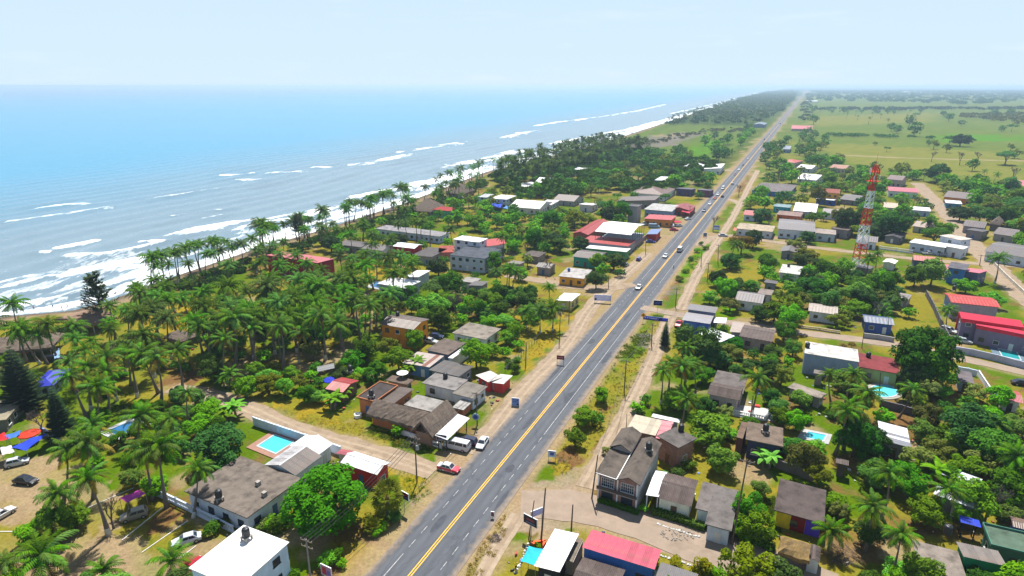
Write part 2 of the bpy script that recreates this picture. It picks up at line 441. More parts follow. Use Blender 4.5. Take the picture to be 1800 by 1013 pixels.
def polar_grid(radii,angs):
    A,Rr=np.meshgrid(angs,radii)
    X=(Rr*np.sin(A)).ravel(); Y=(Rr*np.cos(A)).ravel()
    nr,na=len(radii),len(angs)
    i,j=np.meshgrid(np.arange(nr- 1),np.arange(na- 1),indexing='ij')
    a=(i*na+j).ravel()
    return X,Y,np.stack([a,a+1,a+na+1,a+na],1)
def radii(spec):
    out=[]
    for r0,r1,st in spec:
        n=int(math.log(r1/r0) /st) +1
        out += list(np.exp(np.linspace(math.log(r0),math.log(r1),n,endpoint=False)))
    out.append(spec[-1][1]); return np.array(out)

# ---------------------------------------------------------------- unpaved roads and paths
M_track=surf('packed_earth',(.275,.205,.14),(.215,.16,.108),.5,.95,(.15,.11,.07),.25,.6,.03,3,world=True)
M_street=surf('dusty_concrete',(.270,.205,.155),(.22,.168,.125),.35,.9,(.165,.125,.09),.18,.6,.02,3,world=True)
ROADS=[]
M_rut=surf('rut_earth',(.335,.26,.185),(.25,.19,.13),.7,.95,(.19,.145,.095),.5,.6,world=True)
def strip(name,pts,width,label,mat,z,rut=False):
    P=[Vector(G(*p)) for p in pts]
    # resample
    S=[];
    for a,c in zip(P[:-1],P[1:]):
        n=max(1,int((c- a).length/2.0))
        S += [a.lerp(c,i/n) for i in range(n)]
    S.append(P[-1])
    for _ in range(6):S=[S[0]] +[(S[i- 1] +S[i] *2+S[i+1]) /4 for i in range(1,len(S) - 1)] +[S[-1]]
    ROADS.append(([(p.x,p.y) for p in S],width))
    mb=MB(); K=6 if width>3 else 3; rows=[]
    for i,p in enumerate(S):
        d=(S[min(i+1,len(S) - 1)] - S[max(i- 1,0)]).normalized(); nrm=Vector((d.y,-d.x))
        jl=(float(vnoise(p.x*.35,p.y*.35,2)) - .5) *width*.22; jr=(float(vnoise(p.x*.35,p.y*.35,8)) - .5) *width*.22
        row=[]
        for k in range(K+1):
            t=-1+2*k/K; w=width/2*t+(jl if t<0 else jr) *abs(t)
            q=p+nrm*w; row.append((q.x,q.y,z))
        rows.append(row)
    for a,c in zip(rows[:-1],rows[1:]):
        for k in range(K):mb.face([a[k],a[k+1],c[k+1],c[k]])
        for k in (0,K):p,q=a[k],c[k]; f=[p,q,(q[0],q[1],-.2),(p[0],p[1],-.2)]; mb.face(f if k==0 else f[::-1])
    for e in (rows[0],rows[-1]):
        for p,q in zip(e[:-1],e[1:]):mb.face([p,q,(q[0],q[1],-.2),(p[0],p[1],-.2)])
    road=tag(mb.build(name,mat),label,None,None,'structure')
    if name != 'side_street' and width<6:                      # wheel ruts worn paler than the crown
        for sd_ in (-1,1):
            mb=MB(); L_=[]
            for i,p in enumerate(S):
                d=(S[min(i+1,len(S) - 1)] - S[max(i- 1,0)]).normalized(); nrm=Vector((d.y,-d.x)); w=.85+.35*(float(vnoise(p.x*.2,p.y*.2,5)) - .5); h=.26+.2*float(vnoise(p.x*.5,p.y*.5,6+sd_)); a,b=p+nrm*sd_*(w- h),p+nrm*sd_*(w+h); L_.append(((a.x,a.y,z+.003),(b.x,b.y,z+.003)))
            for (a,b),(c,d) in zip(L_[:-1],L_[1:]):mb.face([a,b,d,c] if sd_>0 else [a,c,d,b])
            mb.build('wheel_rut',M_rut,road)
    return road
strip('dirt_lane',[(300,683),(345,690),(400,705),(450,724),(525,759),(625,786),(700,808),(765,829)],5.5,'pale dirt lane running from the palm grove down to the highway',M_track,.034)
strip('dirt_track',[(835,800),(870,752),(905,705),(945,660),(985,622),(1012,585),(1030,550),(1052,526),(1085,495),(1118,465),(1140,445)],5.4,'rutted dirt track beside the left edge of the highway',M_track,.038)
strip('dirt_path',[(1030,858),(1056,805),(1085,755),(1120,692),(1150,627),(1165,582),(1180,556)],4.0,'narrow pale path along the right verge of the highway',M_track,.042)
strip('dirt_path',[(1196,545),(1215,503),(1240,455),(1264,420),(1284,390),(1300,360),(1318,325),(1332,300)],3.8,'two-rut dirt track beyond the blue shop on the right',M_track,.046)
strip('dirt_path',[(838,1030),(868,975),(888,940),(912,905)],2.8,'short dirt path beside the bottom right of the highway',M_track,.030)
strip('side_street',[(916,884),(945,882),(1000,886),(1060,903),(1150,932),(1260,966),(1360,1000),(1470,1040)],8.0,'dusty side street passing in front of the brick house',M_street,.050)
strip('side_street',[(1128,541),(1160,547),(1230,561),(1330,574),(1420,587),(1500,596),(1600,610),(1700,632),(1830,662)],4.5,'pale side street running right from the blue shop',M_street,.054)
strip('dirt_road',[(1860,570),(1800,522),(1768,490),(1740,462),(1700,418),(1665,377),(1640,350),(1612,322)],8.5,'wide sandy road climbing through the right of the village',M_track,.058)
strip('side_street',[(1280,414),(1350,424),(1450,438),(1550,449),(1650,460),(1730,464),(1860,474)],5.0,'sandy cross street behind the red and white mast',M_track,.062)
strip('side_street',[(1115,500),(1062,509),(1000,503),(940,492),(890,484)],5.5,'sandy side street beside the yellow corner shop',M_track,.066)
strip('dirt_road',[(1292,300),(1240,300),(1180,301),(1110,299)],5,'far dirt road leading left past the white sheds',M_track,.005)
strip('dirt_path',[(1265,348),(1290,352),(1306,362)],5,'short link road across the verge near the bare trees',M_track,.005)
strip('dirt_path',[(1225,432),(1250,418),(1280,414)],6,'gravel junction by the palm at the highway',M_track,.028)
strip('field_track',[(1470,272),(1560,277),(1700,281),(1850,284)],3.5,'thin pale track crossing the green pasture',M_track,.005)
ROADPTS=[p for i in (3,7,2) for p in ROADS[i][0][::5]]
def near_road(x,y,m):
    u,v=road_uv(x,y)
    if abs(v) <6.5+m and u>-60:return True
    for S,w in ROADS:
        for p in S[::2]:
            if (p[0] - x) ** 2+(p[1] - y) ** 2<(w/2+m) ** 2:return True
    return False

ga=np.concatenate([np.linspace(-math.pi,R(-62),20,endpoint=False),np.linspace(R(-62),R(62),380),np.linspace(R(62),math.pi,20)[1:]])
X,Y,F=polar_grid(radii([(8,60,.25),(60,420,.0078),(420,3000,.017),(3000,32000,.05)]),ga)
S=coast_sd(X,Y)
keep=(S[F] >-90).any(1)
F=F[keep]; used=np.unique(F); remap=np.full(len(X),-1); remap[used] =np.arange(len(used)); F=remap[F]; X=X[used]; Y=Y[used]
Z=land_z(X,Y) +(fbm(X/6,Y/6,91) - .5) *.025*(np.hypot(X,Y) <600)
u_,v_=road_uv(X,Y)
Z=np.where((np.abs(v_) <14) & (u_>-80),np.minimum(Z,0) - .016,Z- .02)

def attr_ground(name):
    m,N,L,b=nodes_of(name)
    at=N.new('ShaderNodeVertexColor'); at.layer_name='cover'
    geo=N.new('ShaderNodeNewGeometry')
    n1=N.new('ShaderNodeTexNoise'); n1.inputs['Scale'].default_value=1.6; n1.inputs['Detail'].default_value=8; n1.inputs['Roughness'].default_value=.75
    L.new(geo.outputs['Position'],n1.inputs['Vector'])
    mr=N.new('ShaderNodeMapRange'); mr.inputs['From Min'].default_value=.25; mr.inputs['From Max'].default_value=.75
    mr.inputs['To Min'].default_value=.55; mr.inputs['To Max'].default_value=1.4
    L.new(n1.outputs['Fac'],mr.inputs['Value'])
    n2=N.new('ShaderNodeTexNoise'); n2.inputs['Scale'].default_value=.35; n2.inputs['Detail'].default_value=5
    L.new(geo.outputs['Position'],n2.inputs['Vector'])
    mh=N.new('ShaderNodeMapRange'); mh.inputs['To Min'].default_value=.485; mh.inputs['To Max'].default_value=.53
    L.new(n2.outputs['Fac'],mh.inputs['Value'])
    h=N.new('ShaderNodeHueSaturation'); L.new(at.outputs['Color'],h.inputs['Color'])
    L.new(mr.outputs[0],h.inputs['Value']); L.new(mh.outputs[0],h.inputs['Hue']); h.inputs['Saturation'].default_value=1.18
    L.new(h.outputs[0],b.inputs['Base Color']); b.inputs['Roughness'].default_value=.95; b.inputs['Specular IOR Level'].default_value=.03
    bp=N.new('ShaderNodeBump'); bp.inputs['Strength'].default_value=.7; bp.inputs['Distance'].default_value=.12
    L.new(n1.outputs['Fac'],bp.inputs['Height']); L.new(bp.outputs[0],b.inputs['Normal'])
    return m
me=arrays_mesh('ground',np.stack([X,Y,Z],1),F,attr_ground('ground_cover'))
ca=me.color_attributes.new('cover','FLOAT_COLOR','POINT')
colr=np.ones((len(X),4),np.float32); colr[:,:3] =cover_colour(X,Y)
ca.data.foreach_set('color',colr.ravel())
ground=tag(mesh_obj('ground',me),'flat coastal ground with dry grass, dirt yards and green pasture',None,None,'structure')

# ---------------------------------------------------------------- sea
sa=np.concatenate([np.linspace(R(-100),R(-52),30,endpoint=False),np.linspace(R(-52),R(40),460)])
X,Y,F=polar_grid(radii([(120,900,.0062),(900,4000,.014),(4000,42000,.05)]),sa)
S=coast_sd(X,Y); keep=(S[F] <6).any(1)
F=F[keep]; used=np.unique(F); remap=np.full(len(X),-1); remap[used] =np.arange(len(used)); F=remap[F]; X=X[used]; Y=Y[used]; S=S[used]
Uc=X*CU[0] +Y*CU[1]; Rr=np.hypot(X,Y)
BREAK=[  # surveyed breaking crests: line, breadth in metres
 ([(20,389),(95,379),(183,366)],7),([(72,366),(110,361),(160,358)],5),([(265,348),(330,340),(380,332)],8),([(388,309),(445,305)],5),([(415,317),(455,316)],6),
 ([(470,305),(528,302)],6),([(550,295),(578,294)],6),([(615,291),(670,282),(715,272)],13),([(700,268),(760,259),(805,253)],10),([(770,256),(820,249)],5),
 ([(330,404),(400,394),(480,383),(545,373),(600,364)],13),([(420,400),(520,384),(600,372)],9),([(625,345),(680,336),(760,318),(830,302)],14),([(700,330),(790,308),(850,296)],10),
 ([(785,291),(840,282),(880,272),(905,265)],16),([(850,285),(910,268),(950,262)],12),([(885,242),(915,234),(945,230)],18),([(938,222),(985,214)],12),([(990,214),(1060,205),(1120,195),(1168,184)],12),
 ([(960,255),(1040,240),(1110,226),(1180,208),(1260,185),(1345,163)],18),([(900,282),(980,262),(1060,243),(1140,223),(1220,199),(1330,168)],20),([(1180,200),(1250,184),(1330,163)],9),
 ([(0,508),(60,492),(110,482),(170,474),(235,458)],6),([(120,476),(200,462),(260,452)],5),([(55,546),(120,535),(180,520),(250,492),(330,470),(420,440)],5),([(90,530),(160,508),(240,485)],4),
 ([(40,446),(75,444)],3),([(95,438),(125,432),(165,423)],3),([(120,450),(172,446)],7),([(180,448),(235,438),(290,424)],3),([(0,497),(45,487)],3),([(355,385),(395,378)],3),([(245,425),(290,424)],3),
 ([(225,470),(262,464)],6),([(300,478),(420,440),(560,400),(640,376),(720,350),(850,300)],6),([(570,395),(640,372),(700,352)],8),([(300,380),(420,366)],2),([(0,455),(30,450)],2),([(440,430),(520,400),(600,380)],5)]
def seg_field(P,w):
    """softened distance to a polyline; longer tail towards the shore"""
    best=np.full(len(X),1e9); along=np.zeros(len(X)); Q=[np.array(G(a,b,SEA_Z)) for a,b in P]
    for a,b in zip(Q[:-1],Q[1:]):
        d=b- a; L2=d @ d; t=((X- a[0]) *d[0] +(Y- a[1]) *d[1]) /L2
        tc=np.clip(t,0,1); ex=X- (a[0] +tc*d[0]); ey=Y- (a[1] +tc*d[1])
        # side: positive towards land
        side=ex*CV[0] +ey*CV[1]; dist=np.hypot(ex,ey)
        dist=np.where(side>0,dist*.62,dist*1.6)
        best=np.minimum(best,dist)
    return np.clip(1- best/w,0,1)
foam=np.zeros(len(X)); ridge=np.zeros(len(X))
cu=Uc; st=fbm(cu/26,S/6,3,4); fine=fbm(cu/5,S/2.2,13,4)
for P,w in BREAK:
    k=seg_field(P,w*1.5)
    k2=np.clip(k*1.75- 1.9*(1- st) +.05,0,1)
    foam=np.maximum(foam,sstep(.0,.95,k2+(fine- .5) *.9*(k>0)))
    ridge=np.maximum(ridge,k)
near=np.clip(1+S/(50+45*(Rr<330)),0,1) *(S<2)
lace=sstep(.50,.66,fbm(cu/15,S/4.5,71,5) +near*.12) *near
foam=np.maximum(foam,lace*.85)
foam=np.maximum(foam,(1- sstep(0,4,np.abs(S+2+3*(vnoise(cu/22,cu*0,4) - .5)))) *.8)
lam=17.0; ph=S/lam*2*math.pi+3.0*fbm(cu/120,S/120,8) *2
amp=.34*sstep(0,-12,S) *(1- sstep(150,420,-S)) *(.3+1.1*fbm(cu/60,S/40,19))
Zs=SEA_Z+amp*np.sin(ph) *(Rr<1600) +ridge*.7*sstep(0,-10,S) +(fbm(X/5,Y/5,44) - .5) *.25*(Rr<900) *sstep(0,-8,S)
Zs=np.where(S>-1,SEA_Z+.02,Zs)
off=-S
silt=np.array([.135,.195,.235]); turq=np.array([.016,.205,.35]); deep=np.array([.045,.17,.32])
t1=sstep(70,430,off+60*(fbm(X/120,Y/120,31) - .5)); t2=sstep(1200,6000,off)
body=silt+(turq- silt) *t1[:,None]; body=body+(deep- body) *t2[:,None]
sandy=sstep(.55,.7,fbm(cu/60,S/14,62)) *(1- t1) *.6
body=body*(1- sandy[:,None] *.25)
wm,N,L,b=nodes_of('sea_water')
at=N.new('ShaderNodeVertexColor'); at.layer_name='water'
af=N.new('ShaderNodeAttribute'); af.attribute_name='foam'
geo=N.new('ShaderNodeNewGeometry')
mp=N.new('ShaderNodeMapping'); mp.inputs['Rotation'].default_value=(0,0,CO_T); mp.inputs['Scale'].default_value=(1.0,.35,1)
L.new(geo.outputs['Position'],mp.inputs['Vector'])
nz=N.new('ShaderNodeTexNoise'); nz.inputs['Scale'].default_value=.55; nz.inputs['Detail'].default_value=7; nz.inputs['Roughness'].default_value=.7
L.new(mp.outputs[0],nz.inputs['Vector'])
ad=N.new('ShaderNodeMath'); ad.operation='MULTIPLY_ADD'; ad.inputs[1].default_value=2.3; ad.inputs[2].default_value=-1.50
L.new(nz.outputs['Fac'],ad.inputs[0])
a2=N.new('ShaderNodeMath'); a2.operation='MULTIPLY_ADD'; a2.inputs[1].default_value=1.5
L.new(af.outputs['Fac'],a2.inputs[0]); L.new(ad.outputs[0],a2.inputs[2])
cl=N.new('ShaderNodeMapRange'); cl.inputs['From Min'].default_value=.12; cl.inputs['From Max'].default_value=1.15
L.new(a2.outputs[0],cl.inputs['Value'])
mx=N.new('ShaderNodeMix'); mx.data_type='RGBA'; mx.inputs['B'].default_value=(.82,.85,.86,1)
L.new(cl.outputs[0],mx.inputs['Factor']); L.new(at.outputs['Color'],mx.inputs['A'])
L.new(mx.outputs['Result'],b.inputs['Base Color'])
rr=N.new('ShaderNodeMapRange'); rr.inputs['To Min'].default_value=.22; rr.inputs['To Max'].default_value=.9
L.new(cl.outputs[0],rr.inputs['Value']); L.new(rr.outputs[0],b.inputs['Roughness'])
b.inputs['IOR'].default_value=1.33; b.inputs['Specular IOR Level'].default_value=.5
n5=N.new('ShaderNodeTexNoise'); n5.inputs['Scale'].default_value=.34; n5.inputs['Detail'].default_value=5
mp2=N.new('ShaderNodeMapping'); mp2.inputs['Rotation'].default_value=(0,0,CO_T); mp2.inputs['Scale'].default_value=(1.0,.22,1)
L.new(geo.outputs['Position'],mp2.inputs['Vector']); L.new(mp2.outputs[0],n5.inputs['Vector'])
bp=N.new('ShaderNodeBump'); bp.inputs['Strength'].default_value=1; bp.inputs['Distance'].default_value=.5
L.new(n5.outputs['Fac'],bp.inputs['Height']); L.new(bp.outputs[0],b.inputs['Normal'])
me=arrays_mesh('sea',np.stack([X,Y,Zs],1),F,wm)
ca=me.color_attributes.new('water','FLOAT_COLOR','POINT')
colr=np.ones((len(X),4),np.float32); colr[:,:3] =body; ca.data.foreach_set('color',colr.ravel())
fa=me.attributes.new('foam','FLOAT','POINT'); fa.data.foreach_set('value',foam.astype(np.float32))
sea=tag(mesh_obj('sea',me),'grey green sea with white breakers rolling onto the beach',None,None,'structure')

# ---------------------------------------------------------------- highway (local x across, y along)
am,N,L,b=nodes_of('asphalt')
tc=N.new('ShaderNodeTexCoord'); sx=N.new('ShaderNodeSeparateXYZ'); L.new(tc.outputs['Object'],sx.inputs[0])
n1=N.new('ShaderNodeTexNoise'); n1.inputs['Scale'].default_value=.5; n1.inputs['Detail'].default_value=8; n1.inputs['Roughness'].default_value=.7
mpa=N.new('ShaderNodeMapping'); mpa.inputs['Scale'].default_value=(1,.22,1)
L.new(tc.outputs['Object'],mpa.inputs['Vector']); L.new(mpa.outputs[0],n1.inputs['Vector'])
mx=N.new('ShaderNodeMix'); mx.data_type='RGBA'; mx.inputs['A'].default_value=(.060,.065,.077,1); mx.inputs['B'].default_value=(.088,.094,.108,1)
mr=N.new('ShaderNodeMapRange'); mr.inputs['From Min'].default_value=.3; mr.inputs['From Max'].default_value=.7
L.new(n1.outputs['Fac'],mr.inputs['Value']); L.new(mr.outputs[0],mx.inputs['Factor'])
ab=N.new('ShaderNodeMath'); ab.operation='ABSOLUTE'; L.new(sx.outputs['X'],ab.inputs[0])
n2=N.new('ShaderNodeTexNoise'); n2.inputs['Scale'].default_value=.8; n2.inputs['Detail'].default_value=6; L.new(tc.outputs['Object'],n2.inputs['Vector'])
ad=N.new('ShaderNodeMath'); ad.operation='MULTIPLY_ADD'; ad.inputs[1].default_value=2.6; L.new(n2.outputs['Fac'],ad.inputs[0]); L.new(ab.outputs[0],ad.inputs[2])
du=N.new('ShaderNodeMapRange'); du.inputs['From Min'].default_value=6.2; du.inputs['From Max'].default_value=7.7; du.inputs['To Max'].default_value=.92
L.new(ad.outputs[0],du.inputs['Value'])
m2=N.new('ShaderNodeMix'); m2.data_type='RGBA'; m2.inputs['B'].default_value=(.21,.16,.115,1)
L.new(mx.outputs['Result'],m2.inputs['A']); L.new(du.outputs[0],m2.inputs['Factor'])
# worn wheel tracks
wv=N.new('ShaderNodeMath'); wv.operation='PINGPONG'; wv.inputs[1].default_value=.85; L.new(ab.outputs[0],wv.inputs[0])
wr=N.new('ShaderNodeMapRange'); wr.inputs['From Min'].default_value=0; wr.inputs['From Max'].default_value=.85; wr.inputs['To Min'].default_value=.88; wr.inputs['To Max'].default_value=1.1
L.new(wv.outputs[0],wr.inputs['Value'])
vo=N.new('ShaderNodeTexVoronoi'); vo.feature='DISTANCE_TO_EDGE'; vo.inputs['Scale'].default_value=.42; nw=N.new('ShaderNodeTexNoise'); nw.inputs['Scale'].default_value=1.1
mv_=N.new('ShaderNodeMix'); mv_.data_type='VECTOR'; mv_.inputs['Factor'].default_value=.35; L.new(tc.outputs['Object'],nw.inputs['Vector']); L.new(mpa.outputs[0],mv_.inputs['A']); L.new(nw.outputs['Color'],mv_.inputs['B']); L.new(mv_.outputs['Result'],vo.inputs['Vector'])
ck=N.new('ShaderNodeMapRange'); ck.inputs['From Max'].default_value=.035; ck.inputs['To Min'].default_value=.8; ck.inputs['To Max'].default_value=1; L.new(vo.outputs['Distance'],ck.inputs['Value'])
mm=N.new('ShaderNodeMath'); mm.operation='MULTIPLY'; L.new(wr.outputs[0],mm.inputs[0]); L.new(ck.outputs[0],mm.inputs[1])
hs=N.new('ShaderNodeHueSaturation'); L.new(m2.outputs['Result'],hs.inputs['Color']); L.new(mm.outputs[0],hs.inputs['Value'])
L.new(hs.outputs[0],b.inputs['Base Color']); b.inputs['Roughness'].default_value=.82; b.inputs['Specular IOR Level'].default_value=.25
mb=MB(); us=[-70+10*i for i in range(60)] +[530*1.12 ** i for i in range(31)]
vs_=[-6.3,-3.5,0,3.5,6.3]
for a,c in zip(us[:-1],us[1:]):
    for p,q in zip(vs_[:-1],vs_[1:]):
        e=lambda v,w:v+(.35*(vnoise(w*.3,v) - .5) if abs(v) >6 else 0)
        mb.face([(float(e(p,a)),a,.05),(float(e(q,a)),a,.05),(float(e(q,c)),c,.05),(float(e(p,c)),c,.05)])
for v in (-6.3,6.3):
    for a,c in zip(us[:-1],us[1:]):p,q=float(e(v,a)),float(e(v,c)); mb.face([(p,a,.05),(q,c,.05),(q+v*.02,c,-.15),(p+v*.02,a,-.15)])
highway=mb.build('highway',am,None,(R0[0],R0[1],0),-ROAD_T)
tag(highway,'straight two-lane asphalt highway with double yellow centre line',None,None,'structure')
road_paint=surf('white_road_paint',(.40,.40,.40),(.22,.22,.23),1.2,.7,(.08,.085,.10),1.1,.85)
yellow_paint=surf('yellow_road_paint',(.70,.40,.035),(.58,.31,.03),.8,.7,(.25,.17,.06),.7,.4)
for v in (-.2,.2):
    mb=MB()
    for a,c in zip(us[:-1],us[1:]):mb.face([(v- .1,a,.058),(v+.1,a,.058),(v+.1,c,.058),(v- .1,c,.058)])
    mb.build('centre_line',yellow_paint,highway)
def edge_line(v,u0,u1):
    mb=MB(); n=max(1,int((u1- u0) /25)) if u1<1000 else 40
    ss=[u0+(u1- u0) *(i/n) ** (1 if u1<1000 else 2) for i in range(n+1)]
    for a,c in zip(ss[:-1],ss[1:]):mb.face([(v- .07,a,.057),(v+.07,a,.057),(v+.07,c,.057),(v- .07,c,.057)])
    mb.build('edge_line',road_paint,highway)
mb=MB(); mb.face([(-.06,-.95,.057),(.06,-.95,.057),(.06,.95,.057),(-.06,.95,.057)]); dash_me=mb.mesh('lane_dash',road_paint)
def dashes(v,u0,u1,step=3.55):
    u=u0
    while u<u1:mesh_obj('lane_dash',dash_me,highway,(v,u,0)); u += step
M_patch=surf('asphalt_repair',(.036,.04,.05),(.055,.06,.075),.8,.85)
for k,(u0,v0,lu,lv) in enumerate(((12,-2.1,5,1.3),(31,2.2,3,1.6),(48,-1.2,7,1.0),(63,3.0,6,2.2),(88,4.6,9,1.5),(97,-2.6,4,1.5),(121,1.6,8,1.1),(150,-2.4,10,1.8),(22,4.9,6,.9),(74,-4.8,9,1.0))):
    r_=random.Random(k); mb=MB(); mb.face([(v0+lv/2*math.cos(a) *r_.uniform(.8,1.15),u0+lu/2*math.sin(a) *r_.uniform(.85,1.1),.0535) for a in [i*math.pi/6 for i in range(12)]]); mb.build('asphalt_patch',M_patch,highway)
edge_line(-3.5,-70,3.5); dashes(-3.5,6,55); edge_line(-3.5,57,128); dashes(-3.5,131,160); edge_line(-3.5,162,9000)
dashes(3.6,-60,43); edge_line(3.6,45,128); dashes(3.6,131,158); edge_line(3.6,160,225); edge_line(3.6,245,9000)

# ================================================================= VEGETATION PROTOTYPES
M_bark=surf('bark',(.13,.095,.07),(.075,.055,.04),5,.9,bump=.03)
M_palmbark=surf('palm_trunk',(.20,.165,.135),(.125,.10,.08),4,.9,streak=(1,1,5),bump=.02)
M_lime=surf('limewash',(.62,.62,.60),(.48,.47,.45),3,.8)
M_bare=surf('bare_wood',(.16,.125,.11),(.10,.08,.075),4,.9)
L_palm=leafmat('palm_leaf',(0.108,0.217,0.016),(0.043,0.120,0.012),trans=.2)
L_palm_old=leafmat('old_palm_leaf',(.30,.24,.045),(.18,.12,.035),trans=.3)
L_green=leafmat('broad_leaf',(0.085,0.200,0.018),(0.045,0.127,0.012),trans=.2)
L_bright=leafmat('bright_leaf',(0.159,0.340,0.016),(0.090,0.235,0.013),trans=.2)
L_dark=leafmat('dark_leaf',(0.049,0.131,0.017),(0.024,0.079,0.011),trans=.2)
L_olive=leafmat('olive_leaf',(0.191,0.228,0.030),(0.118,0.155,0.025),trans=.2)
L_pine=leafmat('conifer_needle',(.034,.068,.022),(.018,.042,.015),trans=.1)
L_cas=leafmat('casuarina_needle',(.11,.15,.06),(.07,.11,.045),trans=.4)
L_big=leafmat('mango_leaf',(0.084,0.193,0.014),(0.044,0.121,0.010),trans=.2)
L_yel=leafmat('yellow_leaf',(.27,.24,.018),(.16,.19,.018))
L_rust=leafmat('rust_leaf',(.16,.065,.018),(.10,.085,.02))
M_nut=surf('coconut',(.16,.15,.03),(.22,.12,.03),3,.6)
rd=random.Random(11)

def frond_geo(mb,L,e0,droop,wid,n=15,org=(0,0,0),az=0.0,m=0,rach=True,sag=.55):
    """feather frond: arched rib with leaflets hanging off both sides"""
    ca,sa=math.cos(az),math.sin(az)
    def pt(x,y,z):return (org[0] +x*ca- y*sa,org[1] +x*sa+y*ca,org[2] +z)
    P=[]; x=z=0.0; ds=L/n
    for i in range(n+1):
        t=i/n; e=e0- droop*t ** 1.35
        P.append((x,z,e)); x += math.cos(e) *ds; z += math.sin(e) *ds
    if rach:
        for i in range(0,n- 1,3):
            j=min(i+3,n); r=.05*(1- i/n) +.012; r2=.05*(1- j/n) +.012
            a,b=P[i],P[j]
            mb.face([pt(a[0],-r,a[1] +.02),pt(a[0],r,a[1] +.02),pt(b[0],r2,b[1] +.02),pt(b[0],-r2,b[1] +.02)],m)
    for i in range(1,n+1):
        t=i/n
        ll=wid*(math.sin(math.pi*min(1,t*.93+.1)) ** .55) *(1.0 if i<n else .7)
        hw=ds*.40
        x0,z0,e=P[i]
        for s in (-1,1):
            j=rd.uniform(-.12,.12); fw=.45+.5*t
            tipx=x0+math.cos(e) *ll*fw*.9; tipz=z0+math.sin(e) *ll*fw*.9- ll*(sag+j)
            tipy=s*ll*(.72+j)
            midx=x0+(tipx- x0) *.5; midz=z0+(tipz- z0) *.32; midy=tipy*.55
            c,q=math.cos(e) *hw,math.sin(e) *hw
            mb.face([pt(x0- c,0,z0- q),pt(midx- c,midy,midz- q),pt(tipx,tipy,tipz),pt(midx+c,midy,midz+q),pt(x0+c,0,z0+q)],m)
FROND=[]   # meshes from upright spear to hanging skirt
for e,dr,L,w in ((68,70,3.6,.75),(50,85,4.2,.85),(32,85,4.5,.9),(14,80,4.5,.9),(-6,68,4.2,.85),(-30,45,3.7,.75)):
    for k in range(2):
        mb=MB(); frond_geo(mb,L*rd.uniform(.94,1.06),R(e+rd.uniform(-5,5)),R(dr),w,15)
        FROND.append(mb.mesh('frond',L_palm_old if e==-30 else L_palm))
def frond_plan(r,n=24):
    out=[]; ex=r.uniform(.65,1.15)
    for i in range(n):
        f=i/(n- 1); k=min(5,int((f ** ex) *5.4)); out.append((k*2+r.randint(0,1),i*2.39996+r.uniform(-.25,.25)))
    return out
def palm_crown_mesh(seed,n=28,seg=9):
    r=random.Random(seed); mb=MB()
    E_=((68,70,3.6,.75),(50,85,4.2,.85),(32,85,4.5,.9),(14,80,4.5,.9),(-6,68,4.2,.85),(-30,45,3.7,.75))
    for i in range(n):
        k=min(5,int(((i/(n- 1)) ** .85) *5.4)); e,dr,L,w=E_[k]
        frond_geo(mb,L*r.uniform(.9,1.08),R(e+r.uniform(-7,7)),R(dr),w*1.1,seg,(0,0,0),i*2.39996+r.uniform(-.3,.3),1 if k==5 and r.random() <.5 else 0)
    return mb.mesh('crown',[L_palm,L_palm_old])
PCROWN=[palm_crown_mesh(s) for s in (1,2,3,4)]
PCROWN_FAR=[palm_crown_mesh(s,15,5) for s in (5,6,7)]
def palm_trunk_mesh(seed,lime):
    r=random.Random(seed); mb=MB(); lean=r.uniform(.2,1.5); a=r.uniform(0,6.28); bow=r.uniform(-.5,.5)
    pts=[]; rad=[]; ms=[]
    for i in range(9):
        t=i/8; o=lean*t+bow*math.sin(math.pi*t)
        pts.append((math.cos(a) *o,math.sin(a) *o,10*t- .1)); rad.append(.30*(1- t) ** 3+.155- .04*t); ms.append(1 if lime and t<.12 else 0)
    mb.chain(pts,rad,7,ms)
    return mb.mesh('trunk',[M_palmbark,M_lime],True),pts[-1]
PTRUNK=[palm_trunk_mesh(s,s % 2==0) for s in range(20,28)]
mb=MB()
for i in range(9):
    a=i*.75; c=(.32*math.cos(a),.32*math.sin(a),-.25- .12*(i % 3))
    p=[(c[0] +.13*dx,c[1] +.13*dy,c[2] +.16*dz) for dx,dy,dz in ((1,0,0),(0,1,0),(-1,0,0),(0,-1,0),(0,0,1),(0,0,-1))]
    for q in ((0,1,4),(1,2,4),(2,3,4),(3,0,4),(1,0,5),(2,1,5),(3,2,5),(0,3,5)):mb.face([p[t] for t in q])
NUTS=mb.mesh('coconuts',M_nut,True)

def leaf_cloud(centres,n,ls,seed,squash=.85,up=.65,shape='kite'):
    """leaf-sized kites on the outside of many foliage clumps; returns V, F (quads)"""
    r=np.random.default_rng(seed); C_=np.array([c[:3] for c in centres]); Rd=np.array([c[3] for c in centres])
    w=Rd ** 2; idx=r.choice(len(C_),n,p=w/w.sum())
    d=r.normal(size=(n,3)); d /= np.linalg.norm(d,axis=1)[:,None]
    d[:,2] =np.where(d[:,2] <-.35,-d[:,2] *.6,d[:,2]); d /= np.linalg.norm(d,axis=1)[:,None]
    rad=Rd[idx] *(r.uniform(.45,1,n) ** .45)
    pos=C_[idx] +d*rad[:,None] *np.array([1,1,squash])
    nrm=d+r.normal(size=(n,3)) *.45+np.array([0,0,up]); nrm /= np.linalg.norm(nrm,axis=1)[:,None]
    t=np.cross(nrm,r.normal(size=(n,3))); t /= np.linalg.norm(t,axis=1)[:,None]; b=np.cross(nrm,t)
    s=ls*r.uniform(.65,1.35,n)[:,None]
    V=np.stack([pos- t*s,pos+b*s*.55- nrm*s*.15,pos+t*s,pos- b*s*.55- nrm*s*.15],1).reshape(-1,3)
    return V,np.arange(4*n).reshape(n,4)
